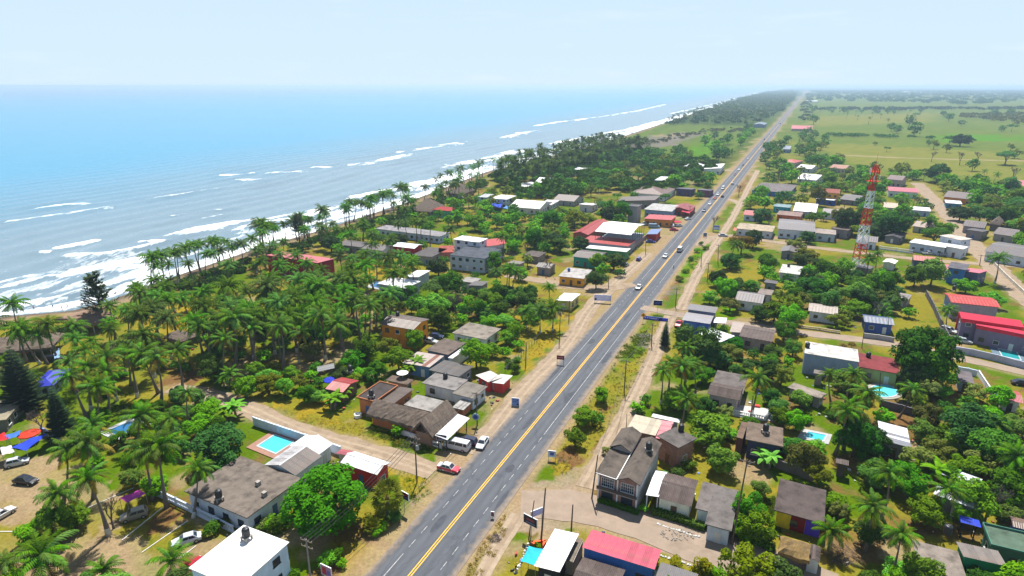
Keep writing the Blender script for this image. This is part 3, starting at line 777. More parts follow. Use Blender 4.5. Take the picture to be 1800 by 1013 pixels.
def clumps(rx,h0,h1,n,seed,r0=.30,form='round'):
    r=random.Random(seed); out=[]; sx=r.uniform(.84,1.2)
    cz=(h0+h1) /2; hz=(h1- h0) /2
    while len(out) <n:
        x,y,z=(r.uniform(-1,1) for _ in range(3))
        d=math.sqrt(x*x+y*y+z*z)
        if d>1 or d<.35:continue
        k=r.uniform(.72,.98) /d if r.random() <.75 else 1
        x,y,z=x*k,y*k,z*k
        if form=='umbrella':z=abs(z) *.8- .3+.2*r.random()
        if z<-.8:continue
        cr=rx*r0*r.uniform(.55,1.45)
        g=r.uniform(.78,1.18); out.append((x*(rx- cr*.5) *g*sx,y*(rx- cr*.5) *g/sx,cz+z*(hz- cr*.4) *g,cr))
    return out
def trunk_mb(h,r0,cl,seed,limbs=6,k=6):
    r=random.Random(seed); mb=MB(); fork=h*.34
    mb.chain([(0,0,-.15),(r.uniform(-.1,.1) *r0*4,r.uniform(-.1,.1),fork*.5),(r.uniform(-.5,.5) *r0,r.uniform(-.5,.5) *r0,fork)],[r0*1.35,r0,r0*.85],k)
    for c in r.sample(cl,min(limbs,len(cl))):
        mid=(c[0] *.45,c[1] *.45,fork+(c[2] - fork) *.55)
        mb.chain([(0,0,fork*.9),mid,(c[0],c[1],c[2])],[r0*.6,r0*.36,r0*.1],5)
    return mb
class TreeProto:pass
def make_tree(kind,rx,h0,h1,ncl,nleaf,ls,leaf,seed,r0=.3,form='round',bark=None):
    t=TreeProto(); t.kind,t.rx,t.h=kind,rx,h1
    cl=clumps(rx,h0,h1,ncl,seed,r0,form)
    V,F=leaf_cloud(cl,nleaf,ls,seed); t.V=V.reshape(-1,4,3); t.leaf=leaf; t.crown=arrays_mesh('crown',V,F,leaf,False)
    t.trunk=trunk_mb(h1*.8,max(.10,rx*.065),cl,seed+1).mesh('trunk',bark or M_bark,True)
    return t
TREES={'green':[],'bright':[],'dark':[],'olive':[],'small':[],'yellow':[],'rust':[]}
for i,s in enumerate((31,32,33)):TREES['green'].append(make_tree('g',3.6,.9,6.6,40,4200,.25,L_green,s))
for i,s in enumerate((41,42,43)):TREES['bright'].append(make_tree('b',3.0,.6,5.2,34,3400,.23,L_bright,s,.32))
for i,s in enumerate((51,52)):TREES['dark'].append(make_tree('d',4.6,.8,7.8,52,6000,.27,L_dark,s,.26))
for i,s in enumerate((61,62)):TREES['olive'].append(make_tree('o',3.2,.9,5.8,30,2700,.23,L_olive,s,.28))
TREES['big'] =[make_tree('g',6.6,.2,12.0,90,15000,.29,L_big,71,.22)]
TREES['umbrella'] =[make_tree('g',5.2,2.4,7.2,46,4600,.26,L_green,s,.24,'umbrella') for s in (81,82)]
TREES['yellow'] =[make_tree('y',1.5,.2,2.6,14,900,.17,L_yel,91,.36)]
TREES['rust'] =[make_tree('r',3.4,1.8,6.4,26,2300,.24,L_rust,95,.3)]
TREES['bush'] =[make_tree('g',1.5,.05,2.0,14,1000,.17,m,s,.42) for m,s in ((L_bright,101),(L_green,102),(L_olive,103),(L_green,104))]
def bare_mesh(seed,h):
    r=random.Random(seed); mb=MB()
    def grow(p,d,L,rad,lv):
        q=p+d*L; mid=p+d*L*.5+Vector((r.uniform(-1,1),r.uniform(-1,1),0)) *L*.06
        mb.chain([p,mid,q],[rad,rad*.85,rad*.65],4 if lv<3 else 3)
        if lv >= 5:return
        for _ in range(3 if lv<4 else 4):
            nd=(d+Vector((r.uniform(-1,1),r.uniform(-1,1),r.uniform(-.2,.7))) *(.75 if lv else .6)).normalized()
            grow(q,nd,L*r.uniform(.62,.8),rad*.62,lv+1)
    grow(Vector((0,0,-.1)),Vector((0,0,1)),h*.27,h*.028,0)
    return mb.mesh('branches',M_bare)
BARE=[bare_mesh(s,7.5) for s in (3,4,5)]
def conifer(seed,h,rb,nt,leaf=None,gap=.0):
    r=random.Random(seed); mb=MB(); cr=MB()
    mb.chain([(0,0,-.1),(0,0,h*.5),(0,0,h)],[h*.018,h*.012,.03],6)
    for i in range(nt):
        t=i/(nt- 1); z=h*(.07+.91*t); br=rb*(1- t) ** .8+.12
        for k in range(8):
            a=2*math.pi*k/8+i*.37+r.uniform(-.12,.12); L=br*r.uniform(.82,1.1)
            n=max(4,int(L/.3))
            for j in range(n):
                f=(j+.6) /n; x=L*f; dz=-.05*L*f+.26*L*f*f
                w=(.62*(1- f*.45) +.14) *min(1.3,.5+L*.35)
                for s in (-1,0,1):
                    b0=a+s*(.55+.1*r.random()); p0=Vector((math.cos(a) *x,math.sin(a) *x,z+dz))
                    dv=Vector((math.cos(b0),math.sin(b0),.25 if s==0 else .05)) *w; sd_=Vector((-math.sin(b0),math.cos(b0),0)) *w*.42
                    cr.face([p0- sd_*.5,p0+dv*.6- sd_,p0+dv*1.25,p0+dv*.6+sd_])
    return mb.mesh('trunk',M_bark,True),cr.mesh('crown',leaf or L_pine)
CONIF=conifer(5,14.0,3.7,17); CONIF_SLIM=conifer(6,13.0,2.8,17)
def casuarina(seed,h):
    r=random.Random(seed); mb=MB(); cr=MB(); lean=r.uniform(-1,1)
    tip=Vector((lean,.3,h*.9)); mb.chain([(0,0,-.1),(lean*.2,0,h*.4),tip],[.26,.17,.04],6)
    for i in range(120):
        t=r.uniform(.25,1); base=Vector((lean*t*t,.3*t,h*.9*t)); a=r.uniform(0,6.28); L=h*.30*(1.2- t) *r.uniform(.6,1.2) +.5
        d=Vector((math.cos(a),math.sin(a),r.uniform(.2,.9))).normalized(); end=base+d*L
        mb.tube(base,end,.04,.01,3,cap=False)
        for j in range(34):
            p=base.lerp(end,r.uniform(.2,1.0)); dv=(d+Vector((r.uniform(-1,1),r.uniform(-1,1),r.uniform(-.9,.6))) *.8).normalized() *r.uniform(.4,.95)
            s_=dv.cross(Vector((r.random(),r.random(),1))).normalized() *.10
            cr.face([p- s_,p+s_,p+dv])
    return mb.mesh('trunk',M_bark,True),cr.mesh('crown',L_cas)
CASU=[casuarina(s,12.0) for s in (8,9)]
# banana clump and fan palm
def banana_mesh(seed):
    r=random.Random(seed); mb=MB(); L_=[]
    for s in range(3):
        bx,by=r.uniform(-.7,.7),r.uniform(-.7,.7); hh=r.uniform(1.3,2.2)
        mb.chain([(bx,by,-.05),(bx*1.1,by*1.1,hh)],[.16,.1],6,1)
        for k in range(7):
            a=k*.9+r.uniform(-.2,.2); Ln=r.uniform(1.7,2.5); e=R(r.uniform(35,70)); x=z=0; prev=None
            for i in range(7):
                t=i/6; w=.34*math.sin(math.pi*min(1,t*.9+.08)) ** .6; ee=e- R(95) *t
                c=Vector((bx*1.1+math.cos(a) *x,by*1.1+math.sin(a) *x,hh+z)); sd_=Vector((-math.sin(a),math.cos(a),-.25)) *w; s2=Vector((math.sin(a),-math.cos(a),-.25)) *w
                if prev:mb.face([prev[0],c,c+sd_,prev[1]]); mb.face([prev[0],prev[2],c+s2,c])
                prev=(c,c+sd_,c+s2); x += math.cos(ee) *Ln/6; z += math.sin(ee) *Ln/6
    return mb.mesh('banana_leaves',[L_bright,M_palmbark])
BANANA=[banana_mesh(s) for s in (1,2)]
def fan_mesh(seed,n=34):
    r=random.Random(seed); mb=MB()
    for i in range(n):
        a=i*2.4; e=R(75- 115*(i/n)); L=r.uniform(1.1,1.5)
        base=Vector((0,0,0)); d=Vector((math.cos(a) *math.cos(e),math.sin(a) *math.cos(e),math.sin(e))); c=base+d*L
        sv=Vector((-math.sin(a),math.cos(a),0)); uv=d.cross(sv)
        mb.face([base- sv*.03,base+sv*.03,c+sv*.03,c- sv*.03],1)
        for k in range(11):
            b=R(-105+21*k); q=d*math.cos(b) +sv*math.sin(b); ln=.95*r.uniform(.85,1.1); ps=(q.cross(uv)).normalized() *.09
            mb.face([c,c+q*ln*.6+ps,c+q*ln+uv*-.18,c+q*ln*.6- ps])
    return mb.mesh('crown',[L_olive,L_palm_old])
FAN=fan_mesh(3)

# ---------------------------------------------------------------- planting
PLANTS=[]       # (root, kind word, category, x, y, height, crown radius)
FOOT=[]         # building outlines to keep clear: (cx, cy, ang, la, lb, h)
LMARK=[]        # (short phrase, x, y, h)
NEAR_FROND=165.0
def palm(x,y,h=10.5,rs=None,crown=1.0,word=None,fine=None):
    r=rs or rd; z=gz(x,y); d=math.hypot(x,y); s=h/10.5
    root=empty('coconut_palm',x,y,z- .02,r.uniform(0,6.28),s)
    root.rotation_euler=(r.gauss(0,.07),r.gauss(0,.07),root.rotation_euler[2]); tm,top=r.choice(PTRUNK); mesh_obj('trunk',tm,root)
    k=(crown/s if s<.8 else crown) *(r.uniform(.74,1.08) if crown==1 else 1)
    if (d<NEAR_FROND) if fine is None else fine:
        for fi,az in frond_plan(r,r.randint(20,30)):
            o=mesh_obj('frond',FROND[fi],root,(top[0],top[1],top[2]),az); o.scale=(k*r.uniform(.85,1.1),) *3
            if fi>7 and r.random() <.3:o.material_slots[0].link='OBJECT'; o.material_slots[0].material=L_palm_old
        if h>7 and r.random() <.6:mesh_obj('coconuts',NUTS,root,top)
    else:
        o=mesh_obj('crown',r.choice(PCROWN if d<420 else PCROWN_FAR),root,top,r.uniform(0,6.28)); o.scale=(k,) *3
    PLANTS.append((root,word or ('tall coconut palm' if h>11.5 else 'young coconut palm' if h<6 else 'coconut palm'),'palm tree',x,y,h,3.6*s)); return root
WORDS={'green':'leafy green tree','bright':'bright green tree','dark':'dense dark green tree','olive':'olive green tree','big':'huge round green tree','umbrella':'spreading green tree','yellow':'yellow green shrub','rust':'russet leaved tree','bush':'low green bush'}
NAMES={'yellow':'shrub','bush':'bush'}
TREEQ=[]
def tree(x,y,kind,rad=None,h=None,rs=None,word=None):
    r=rs or rd; p=r.choice(TREES[kind]); s=(rad/p.rx) if rad else r.uniform(.75,1.2); sz=(h/p.h) if h else s*r.uniform(.78,1.25)
    e=[None,word or WORDS[kind],'shrub' if kind in NAMES else 'tree',x,y,p.h*sz,p.rx*s]; PLANTS.append(e)
    q=PX(x,y,p.h*sz*.5); TREEQ.append((p.rx*s*q[2] *(1 if -30<q[0] <1830 and q[1] <1050 else .05),e,p,s,sz,kind,r.uniform(0,6.28)))
def realise_trees(limit=298):
    """the largest in view as single trees, the crowd behind them as one mass"""
    TREEQ.sort(key=lambda t:-t[0]); n=0; mats=[L_green,L_bright,L_dark,L_olive,L_rust,M_bark]; V_=[]; I_=[]; rr=np.random.default_rng(5)
    for rp,e,p,s,sz,kind,a in TREEQ:
        x,y=e[3],e[4]; z=gz(x,y) - .02
        if kind in NAMES or n<limit:
            n += kind not in NAMES
            root=empty(NAMES.get(kind,'broadleaf_tree'),x,y,z,a); q=.84+.34*((rp*7.7) % 1); root.scale=(s*q,s/q,sz); mesh_obj('trunk',p.trunk,root); mesh_obj('crown' if kind not in NAMES else 'foliage',p.crown,root); e[0] =root; continue
        Q=p.V; m=min(len(Q),int(220+rp*9)); Q=Q[rr.choice(len(Q),m,replace=False)]; c=Q.mean(1,keepdims=True); Q=c+(Q- c) *min(2.6,math.sqrt(len(p.V) /m)) *.92
        ca,sa=math.cos(a),math.sin(a); T=np.empty_like(Q); T[...,0] =(Q[...,0] *ca- Q[...,1] *sa) *s+x; T[...,1] =(Q[...,0] *sa+Q[...,1] *ca) *s+y; T[...,2] =Q[...,2] *sz+z
        V_.append(T); I_.append(np.full(m,mats.index(p.leaf))); w=.22*s; hh=p.h*sz*.5
        V_.append(np.array([[[x- w,y,z],[x+w,y,z],[x+w*.6,y,z+hh],[x- w*.6,y,z+hh]],[[x,y- w,z],[x,y+w,z],[x,y+w*.6,z+hh],[x,y- w*.6,z+hh]]])); I_.append(np.full(2,5))
    if V_:
        V=np.concatenate(V_).reshape(-1,3); me=arrays_mesh('tree_cover',V,np.arange(len(V)).reshape(-1,4),mats,False); me.polygons.foreach_set('material_index',np.concatenate(I_).astype(np.int32)); me.update()
        tag(mesh_obj('tree_cover',me),'farther village trees merging into one green cover',None,None,'stuff')
    PLANTS[:] =[q for q in PLANTS if q[0] is not None]
def bare_tree(x,y,h=7.5,rs=None):
    r=rs or rd; o=mesh_obj('bare_tree',r.choice(BARE),None,(x,y,gz(x,y)),r.uniform(0,6.28)); s=h/7.5; o.scale=(s,s,s)
    PLANTS.append((o,'leafless grey tree','tree',x,y,h,h*.35)); return o
def special(name,word,trunk,crown,x,y,s,cat='tree',rad=2.0,h=10,slim=1.0):
    root=empty(name,x,y,gz(x,y),rd.uniform(0,6.28),s); root.scale=(s*slim,s*slim,s); mesh_obj('trunk',trunk,root); mesh_obj('crown',crown,root)
    PLANTS.append((root,word,cat,x,y,h*s,rad*s)); return root
def banana(x,y,s=1.0):
    o=mesh_obj('banana_plant',rd.choice(BANANA),None,(x,y,gz(x,y)),rd.uniform(0,6.28)); o.scale=(s,s,s)
    PLANTS.append((o,'clump of banana plants','plant',x,y,3*s,2*s)); return o
def in_foot(x,y,m):
    for cx,cy_,a,la,lb,h in FOOT:
        dx,dy=x- cx,y- cy_; p=dx*math.cos(a) +dy*math.sin(a); q=-dx*math.sin(a) +dy*math.cos(a)
        if abs(p) <la/2+m and abs(q) <lb/2+m:return True
    return False
def hides(x,y,h,rad):
    """would the crown stand right in front of a surveyed roof?"""
    cxp,cyp,sc=PX(x,y,h*.62); rp=rad*sc
    k0=.95 if math.hypot(x,y) <190 else .8
    for bx,by,a,la,lb,bh in FOOT:
        if by<y- 1:continue
        for k in ((-.32,0,.32) if la>9 else (0,)):
            px,py,_=PX(bx+math.cos(a) *la*k,by+math.sin(a) *la*k,bh*.85)
            if abs(px- cxp) <rp*k0 and abs(py- cyp) <max(rp,h*.42*sc) *k0:return True
    for bx,by in ROADPTS:
        if by>y+1:
            px,py,_=PX(bx,by,0)
            if abs(px- cxp) <rp*.8 and abs(py- cyp) <max(rp*.8,h*.4*sc):return True
    return False
# ================================================================= BUILDINGS
M_thatch=surf('palm_thatch',(.155,.12,.095),(.085,.065,.052),3.5,.95,(.21,.16,.12),.6,.6,.05,9,streak=(1,1,.6))
M_thatch_new=surf('fresh_thatch',(.30,.20,.075),(.20,.125,.05),3.5,.95,(.14,.10,.07),.6,.6,.05,9)
M_tile=surf('dark_clay_tile',(.115,.085,.075),(.07,.052,.048),1.2,.85,(.16,.13,.115),.6,.6)
M_brickw=surf('brick_wall',(.30,.155,.115),(.22,.115,.09),2.2,.9,(.36,.30,.26),.7,.5)
HB={}
def frame_of(P,h,snap=True):
    A,B,C_=(Vector(G(*p,h)) for p in P)
    a,b=A- B,C_- B; cr=a.x*b.y- a.y*b.x; sw=cr<0
    if sw:a,b=b,a
    aa=math.atan2(a.y,a.x); ab=math.atan2(b.y,b.x) - math.pi/2
    while ab- aa>math.pi:ab -= 2*math.pi
    while ab- aa<-math.pi:ab += 2*math.pi
    w=a.length ** 2/(a.length ** 2+b.length ** 2); ang=aa*w+ab*(1- w)
    if snap:
        g=math.pi/2- ROAD_T; df=(ang- g+math.pi/4) % (math.pi/2) - math.pi/4
        if abs(df) <R(16):ang -= df*.65
    c=(A+C_) /2
    return c.x,c.y,ang,a.length,b.length,sw
def sheet_mesh(w,sv,waves,amp,mat,lap=.04):
    """one corrugated sheet: width along +x, slope vector sv (y,z)"""
    mb=MB(); n=waves*4; row=[]
    for i in range(n+1):
        t=i/n; row.append(((w+lap) *t,amp*math.cos(2*math.pi*waves*t)))
    for (x0,z0),(x1,z1) in zip(row[:-1],row[1:]):mb.face([(x0,0,z0),(x1,0,z1),(x1,sv[0],sv[1] +z1),(x0,sv[0],sv[1] +z0)])
    return mb.mesh('roof_sheet',mat)
def slope(parent,x0,x1,y0,z0,y1,z1,mat,axis,near,width=1.06,waves=4,amp=.022,lift=.06,mat2=None):
    """sheets from eave (y0,z0) up to ridge (y1,z1), side by side from x0 to x1; axis 'y' swaps the plan axes"""
    n=max(1,round((x1- x0) /width)); w=(x1- x0) /n
    if not near:n,w,waves=1,x1- x0,max(3,int((x1- x0) /.9))
    me=sheet_mesh(w,(y1- y0,z1- z0),waves,amp,mat)
    if axis=='y':
        for v in me.vertices:v.co.x,v.co.y=v.co.y,v.co.x
        me.flip_normals()
    mv=mat2
    if near and not mat2:
        mv=_mats.get(('worn',mat.name))
        if mv is None:
            mv=mat.copy(); _mats[('worn',mat.name)] =mv
            for nd in mv.node_tree.nodes:
                if nd.type=='MIX':
                    for s_ in ('A','B'):
                        i_=[q for q in nd.inputs if q.name==s_ and q.type=='RGBA'][0]; i_.default_value=[c*.8 for c in i_.default_value[:3]] +[1]
    for i in range(n):
        x=x0+w*i; dz=lift+rd.uniform(0,.02) +(.012 if i % 2 else 0)
        o=mesh_obj('roof_sheet',me,parent,(x,y0,z0+dz) if axis=='x' else (y0,x,z0+dz))
        if mv and rd.random() <.3:o.material_slots[0].link='OBJECT'; o.material_slots[0].material=mv
def thatch_mesh(la,lb,z,rise,hip,mat,thick=.35,seed=0):
    """ridge along x; ragged eaves, lumpy slopes"""
    r=random.Random(seed); mb=MB(); nx=max(6,int(la/.55)); ny=max(4,int(lb/.9)); hl=lb*.5*hip
    top=[];
    for j in range(2*ny+1):
        v=-1+j/ny; row=[]
        for i in range(nx+1):
            u=-1+2*i/nx;
            f=1- abs(v)
            if hip:f=min(f,(1- abs(u)) *la/2/max(hl,.01))
            edge=abs(v) >.99 or abs(u) >.99
            x=u*la/2+(r.uniform(-.12,.12) if not edge else math.copysign(r.uniform(-.28,.12),u) if abs(u) >.99 else r.uniform(-.1,.1))
            y=v*lb/2+(math.copysign(r.uniform(-.1,.3),v) if abs(v) >.99 else 0)
            row.append((x,y,z+rise*max(f,0) ** .93+thick+r.uniform(-.09,.09) - (.16 if edge else 0)))
        top.append(row)
    for j in range(2*ny):
        for i in range(nx):mb.face([top[j][i],top[j][i+1],top[j+1][i+1],top[j+1][i]])
    def skirt(a,b):mb.face([(a[0],a[1],a[2] - thick*1.5- r.uniform(0,.25)),(b[0],b[1],b[2] - thick*1.5- r.uniform(0,.25)),b,a])
    for i in range(nx):skirt(top[0][i],top[0][i+1]); skirt(top[-1][i+1],top[-1][i])
    for j in range(2*ny):skirt(top[j+1][0],top[j][0]); skirt(top[j][-1],top[j+1][-1])
    return mb
def window_on(parent,side,t,zc,w,h,hx,hy,dist,glassm=None,fm=None,bars=0):
    """side 0:+x 1:+y 2:-x 3:-y ; t position along the wall"""
    fm=fm or frame_white; gm=glassm or glass
    rz=(0,math.pi/2,math.pi,-math.pi/2)[side]
    off=hx if side in (0,2) else hy
    loc={0:(off,t,zc),1:(t,off,zc),2:(-off,t,zc),3:(t,-off,zc)}[side]
    key=('win',round(w,1),round(h,1),fm.name,bars)
    if key not in HB:
        mb=MB(); q=.07
        for s in (-1,1):mb.box(-.02,s*w/2- q/2,-h/2,.07,s*w/2+q/2,h/2)
        for s in (-1,1):mb.box(-.02,-w/2+q/2,s*h/2- q/2,.07,w/2- q/2,s*h/2+q/2)
        if bars:
            for k in range(1,bars):y=-w/2+w*k/bars; mb.box(.0,y- .022,-h/2+.036,.05,y+.022,h/2- .036)
            for k in range(1,3):zz=-h/2+h*k/3; mb.box(.0,-w/2+.036,zz- .02,.045,w/2- .036,zz+.02)
        HB[key] =mb.mesh('window',fm)
        mb=MB(); mb.box(-.02,-w/2+.035,-h/2+.035,.02,w/2- .035,h/2- .035); HB[key+('p',)] =mb.mesh('pane',glass)
        mb=MB(); mb.box(-.02,-w/2- .12,-h/2- .13,.14,w/2+.12,-h/2- .04); HB[key+('s',)] =mb.mesh('sill',fm)
    o=mesh_obj('window',HB[key],parent,loc,rz)
    p=mesh_obj('pane',HB[key+('p',)],o)
    if glassm:p.material_slots[0].link='OBJECT'; p.material_slots[0].material=glassm
    if dist<200:mesh_obj('sill',HB[key+('s',)],o)
    return o
def door_on(parent,side,t,hx,hy,mat,w=1.0,h=2.1):
    rz=(0,math.pi/2,math.pi,-math.pi/2)[side]; off=hx if side in (0,2) else hy
    loc={0:(off,t,0),1:(t,off,0),2:(-off,t,0),3:(t,-off,0)}[side]
    key=('door',w,h,mat.name)
    if key not in HB:
        mb=MB(); mb.box(-.02,-w/2,.02,.05,w/2,h); HB[key] =mb.mesh('door',mat)
        mb=MB(); mb.box(.05,w*.32,h*.46,.1,w*.40,h*.52); HB[('handle',w,h)] =mb.mesh('handle',M_steel)
    o=mesh_obj('door',HB[key],parent,loc,rz); mesh_obj('handle',HB[('handle',w,h)],o); return o
doormats=[plain('door_brown',(.12,.06,.03),.6),plain('door_blue',(.03,.10,.26),.6),plain('door_white',(.6,.6,.58),.6),plain('door_dark',(.03,.03,.035),.5)]
M_void=plain('unlit_interior',(.04,.036,.034),.9)

def house(short,where,P,h,roof,rc,wc,name='house',cat='house',ridge='a',rise=None,over=.45,storeys=1,win=1.0,walls=True,door=True,snap=True,waves=4,amp=.022,mat2=None,par=0,posts=False,wallmat=None,sheet=1.06,rc2=None,lm=True,winw=1.3,hip=0.0,open_front=False):
    cx,cy_,ang,la,lb,sw=frame_of(P,h,snap)
    root=empty(name,cx,cy_,0,ang); tag(root,(short+' ' +where).strip(),cat)
    dist=math.hypot(cx,cy_); near=dist<175
    FOOT.append((cx,cy_,ang,la,lb,h))
    if lm:LMARK.append((short,cx,cy_,h))
    axis='x' if (ridge=='a') != sw else 'y'           # plan axis the ridge runs along
    hx,hy=la/2,lb/2; wx,wy=max(.6,hx- over),max(.6,hy- over)
    wm=wallmat or paint(wc)
    roofm=rc if isinstance(rc,bpy.types.Material) else None
    t=.16
    gable=roof in ('gable','tile','thatch') and not hip
    if rise is None:rise={'slab':0,'mono':.10,'gable':.22,'tile':.30,'hip':.35,'thatch':.62}[roof] *(lb if axis=='x' else la) /(1 if roof=='mono' else 2) *1.0
    base=-.25 if gz(cx,cy_) >-.2 else -2.2
    if walls:
        mb=MB(); top=h- (t if roof=='slab' else .02)
        mb.box(-wx,-wy,base,wx,wy,top)
        if gable and roof != 'thatch':
            if axis=='x':
                k=rise*(wy/hy)
                for s in (-1,1):mb.face([(s*wx,-wy,top),(s*wx,wy,top),(s*wx,0,top+rise- .02)][::s])
            else:
                for s in (-1,1):mb.face([(-wx,s*wy,top),(wx,s*wy,top),(0,s*wy,top+rise- .02)][::-s])
        if roof=='mono':
            z1=top+rise
            if axis=='x':mb.hexa([(-wx,-wy,top),(wx,-wy,top),(wx,wy,top),(-wx,wy,top)],[(-wx,-wy,top+.01),(wx,-wy,top+.01),(wx,wy,z1- .05),(-wx,wy,z1- .05)])
            else:mb.hexa([(-wx,-wy,top),(wx,-wy,top),(wx,wy,top),(-wx,wy,top)],[(-wx,-wy,top+.01),(wx,-wy,z1- .05),(wx,wy,z1- .05),(-wx,wy,top+.01)])
        mb.build('wall',wm,root)
    if posts or not walls:
        pm=wm if not walls else M_wood
        nx_=max(1,round(la/4)); ny_=max(1,round(lb/4))
        for i in range(nx_+1):
            for j in range(ny_+1):
                if 0<i<nx_ and 0<j<ny_:continue
                x,y=-wx+2*wx*i/nx_,-wy+2*wy*j/ny_
                if walls and abs(x) <= wx and abs(y) <= wy:continue
                mb=MB(); mb.box(x- .08,y- .08,base,x+.08,y+.08,h); mb.build('post',pm,root)
    # ---- roof
    if roof=='slab':
        rm=roofm or concrete_roof(rc)
        mb=MB(); mb.box(-hx,-hy,h- t,hx,hy,h); ro=mb.build('roof',rm,root)
        if par:
            mb=MB()
            for a in ((-hx+.003,-hy+.003,hx- .003,-hy+.15),(-hx+.003,hy- .15,hx- .003,hy- .003),(-hx+.003,-hy+.15,-hx+.15,hy- .15),(hx- .15,-hy+.15,hx- .003,hy- .15)):mb.box(a[0],a[1],h- .02,a[2],a[3],h+par)
            mb.build('parapet',wm,ro)
    elif roof=='mono':
        rm=roofm or sheetmetal(rc); mb=MB()
        if axis=='x':c=[(-hx,-hy,h),(hx,-hy,h),(hx,hy,h+rise),(-hx,hy,h+rise)]
        else:c=[(-hx,-hy,h),(hx,-hy,h+rise),(hx,hy,h+rise),(-hx,hy,h)]
        mb.hexa(c,[(p[0],p[1],p[2] +.03) for p in c]); ro=mb.build('roof',M_steel if near else rm,root)
        if axis=='x':slope(ro,-hx- .05,hx+.05,-hy- .06,h,hy+.06,h+rise,rm,'x',near,sheet,waves,amp,.075,mat2)
        else:slope(ro,-hy- .05,hy+.05,-hx- .06,h,hx+.06,h+rise,rm,'y',near,sheet,waves,amp,.075,mat2)
    elif roof in ('gable','tile'):
        rm=roofm or (M_tile if roof=='tile' else sheetmetal(rc)); rm2=sheetmetal(rc2) if rc2 else rm; mb=MB()
        if roof=='tile':waves,amp=4,.05
        if axis=='x':
            for s in (-1,1):
                c=[(-hx,s*hy,h),(hx,s*hy,h),(hx,0,h+rise),(-hx,0,h+rise)]
                c=c if s<0 else c[::-1]
                mb.hexa(c,[(p[0],p[1],p[2] +.03) for p in c])
            ro=mb.build('roof',M_steel if near else rm,root)
            slope(ro,-hx- .05,hx+.05,-hy- .06,h,.02,h+rise,rm,'x',near,sheet,waves,amp,.08,mat2)
            slope(ro,-hx- .05,hx+.05,hy+.06,h,-.02,h+rise,rm2,'x',near,sheet,waves,amp,.08,mat2)
            mb=MB(); mb.face([(-hx- .06,-.22,h+rise+.06),(hx+.06,-.22,h+rise+.06),(hx+.06,0,h+rise+.16),(-hx- .06,0,h+rise+.16)]); mb.face([(-hx- .06,0,h+rise+.16),(hx+.06,0,h+rise+.16),(hx+.06,.22,h+rise+.06),(-hx- .06,.22,h+rise+.06)])
        else:
            for s in (-1,1):
                c=[(s*hx,-hy,h),(0,-hy,h+rise),(0,hy,h+rise),(s*hx,hy,h)]
                c=c if s<0 else c[::-1]
                mb.hexa(c,[(p[0],p[1],p[2] +.03) for p in c])
            ro=mb.build('roof',M_steel if near else rm,root)
            slope(ro,-hy- .05,hy+.05,-hx- .06,h,.02,h+rise,rm,'y',near,sheet,waves,amp,.08,mat2)
            slope(ro,-hy- .05,hy+.05,hx+.06,h,-.02,h+rise,rm2,'y',near,sheet,waves,amp,.08,mat2)
            mb=MB(); mb.face([(-.22,-hy- .06,h+rise+.06),(0,-hy- .06,h+rise+.16),(0,hy+.06,h+rise+.16),(-.22,hy+.06,h+rise+.06)]); mb.face([(0,-hy- .06,h+rise+.16),(.22,-hy- .06,h+rise+.06),(.22,hy+.06,h+rise+.06),(0,hy+.06,h+rise+.16)])
        mb.build('ridge_cap',rm,ro)
    elif roof=='hip':
        rm=roofm or sheetmetal(rc); mb=MB(); k=min(hx,hy); B=[(-hx,-hy,h),(hx,-hy,h),(hx,hy,h),(-hx,hy,h)]
        r1,r2=((-hx+k,0,h+rise),(hx- k,0,h+rise)) if hx >= hy else ((0,-hy+k,h+rise),(0,hy- k,h+rise))
        if hx >= hy:fs=[(B[0],B[1],r2,r1),(B[1],B[2],r2),(B[2],B[3],r1,r2),(B[3],B[0],r1)]
        else:fs=[(B[0],B[1],r1),(B[1],B[2],r2,r1),(B[2],B[3],r2),(B[3],B[0],r1,r2)]
        for f in fs:mb.face(f)
        mb.face(B[::-1]); mb.build('roof',rm,root)
    elif roof=='thatch':
        rm=roofm or M_thatch
        if axis=='x':thatch_mesh(la,lb,h,rise,hip,rm,seed=len(FOOT)).build('roof',rm,root)
        else:thatch_mesh(lb,la,h,rise,hip,rm,seed=len(FOOT)).build('roof',rm,root,None,math.pi/2)
    # ---- openings on the sides that face the photograph
    if walls and win>0:
        done_door=not door; rr=random.Random(len(FOOT) *13)
        sides=[]
        for s,(nx_,ny_) in enumerate(((1,0),(0,1),(-1,0),(0,-1))):
            wxn=nx_*math.cos(ang) - ny_*math.sin(ang); wyn=nx_*math.sin(ang) +ny_*math.cos(ang)
            f=-(wxn*cx+wyn*cy_) /max(dist,1)
            if f>.1:sides.append((f,s))
        sides.sort(reverse=True)
        for f,s in sides:
            ln=2*(wy if s in (0,2) else wx)
            n=int(ln/2.9*win)
            if n<1:n=1 if ln>2 else 0
            for st_ in range(storeys):
                for i in range(n):
                    tt=-ln/2+ln*(i+.5) /n; fl=st_*(h/storeys)
                    if st_==0 and not done_door and (i==n // 2 or n==1):
                        door_on(root,s,tt,wx,wy,rr.choice(doormats)); done_door=True
                    else:window_on(root,s,tt,fl+1.55,winw,1.15,wx,wy,dist,fm=rr.choice([frame_white,frame_dark,frame_dark]))
    return root,(hx,hy,wx,wy,ang,cx,cy_)

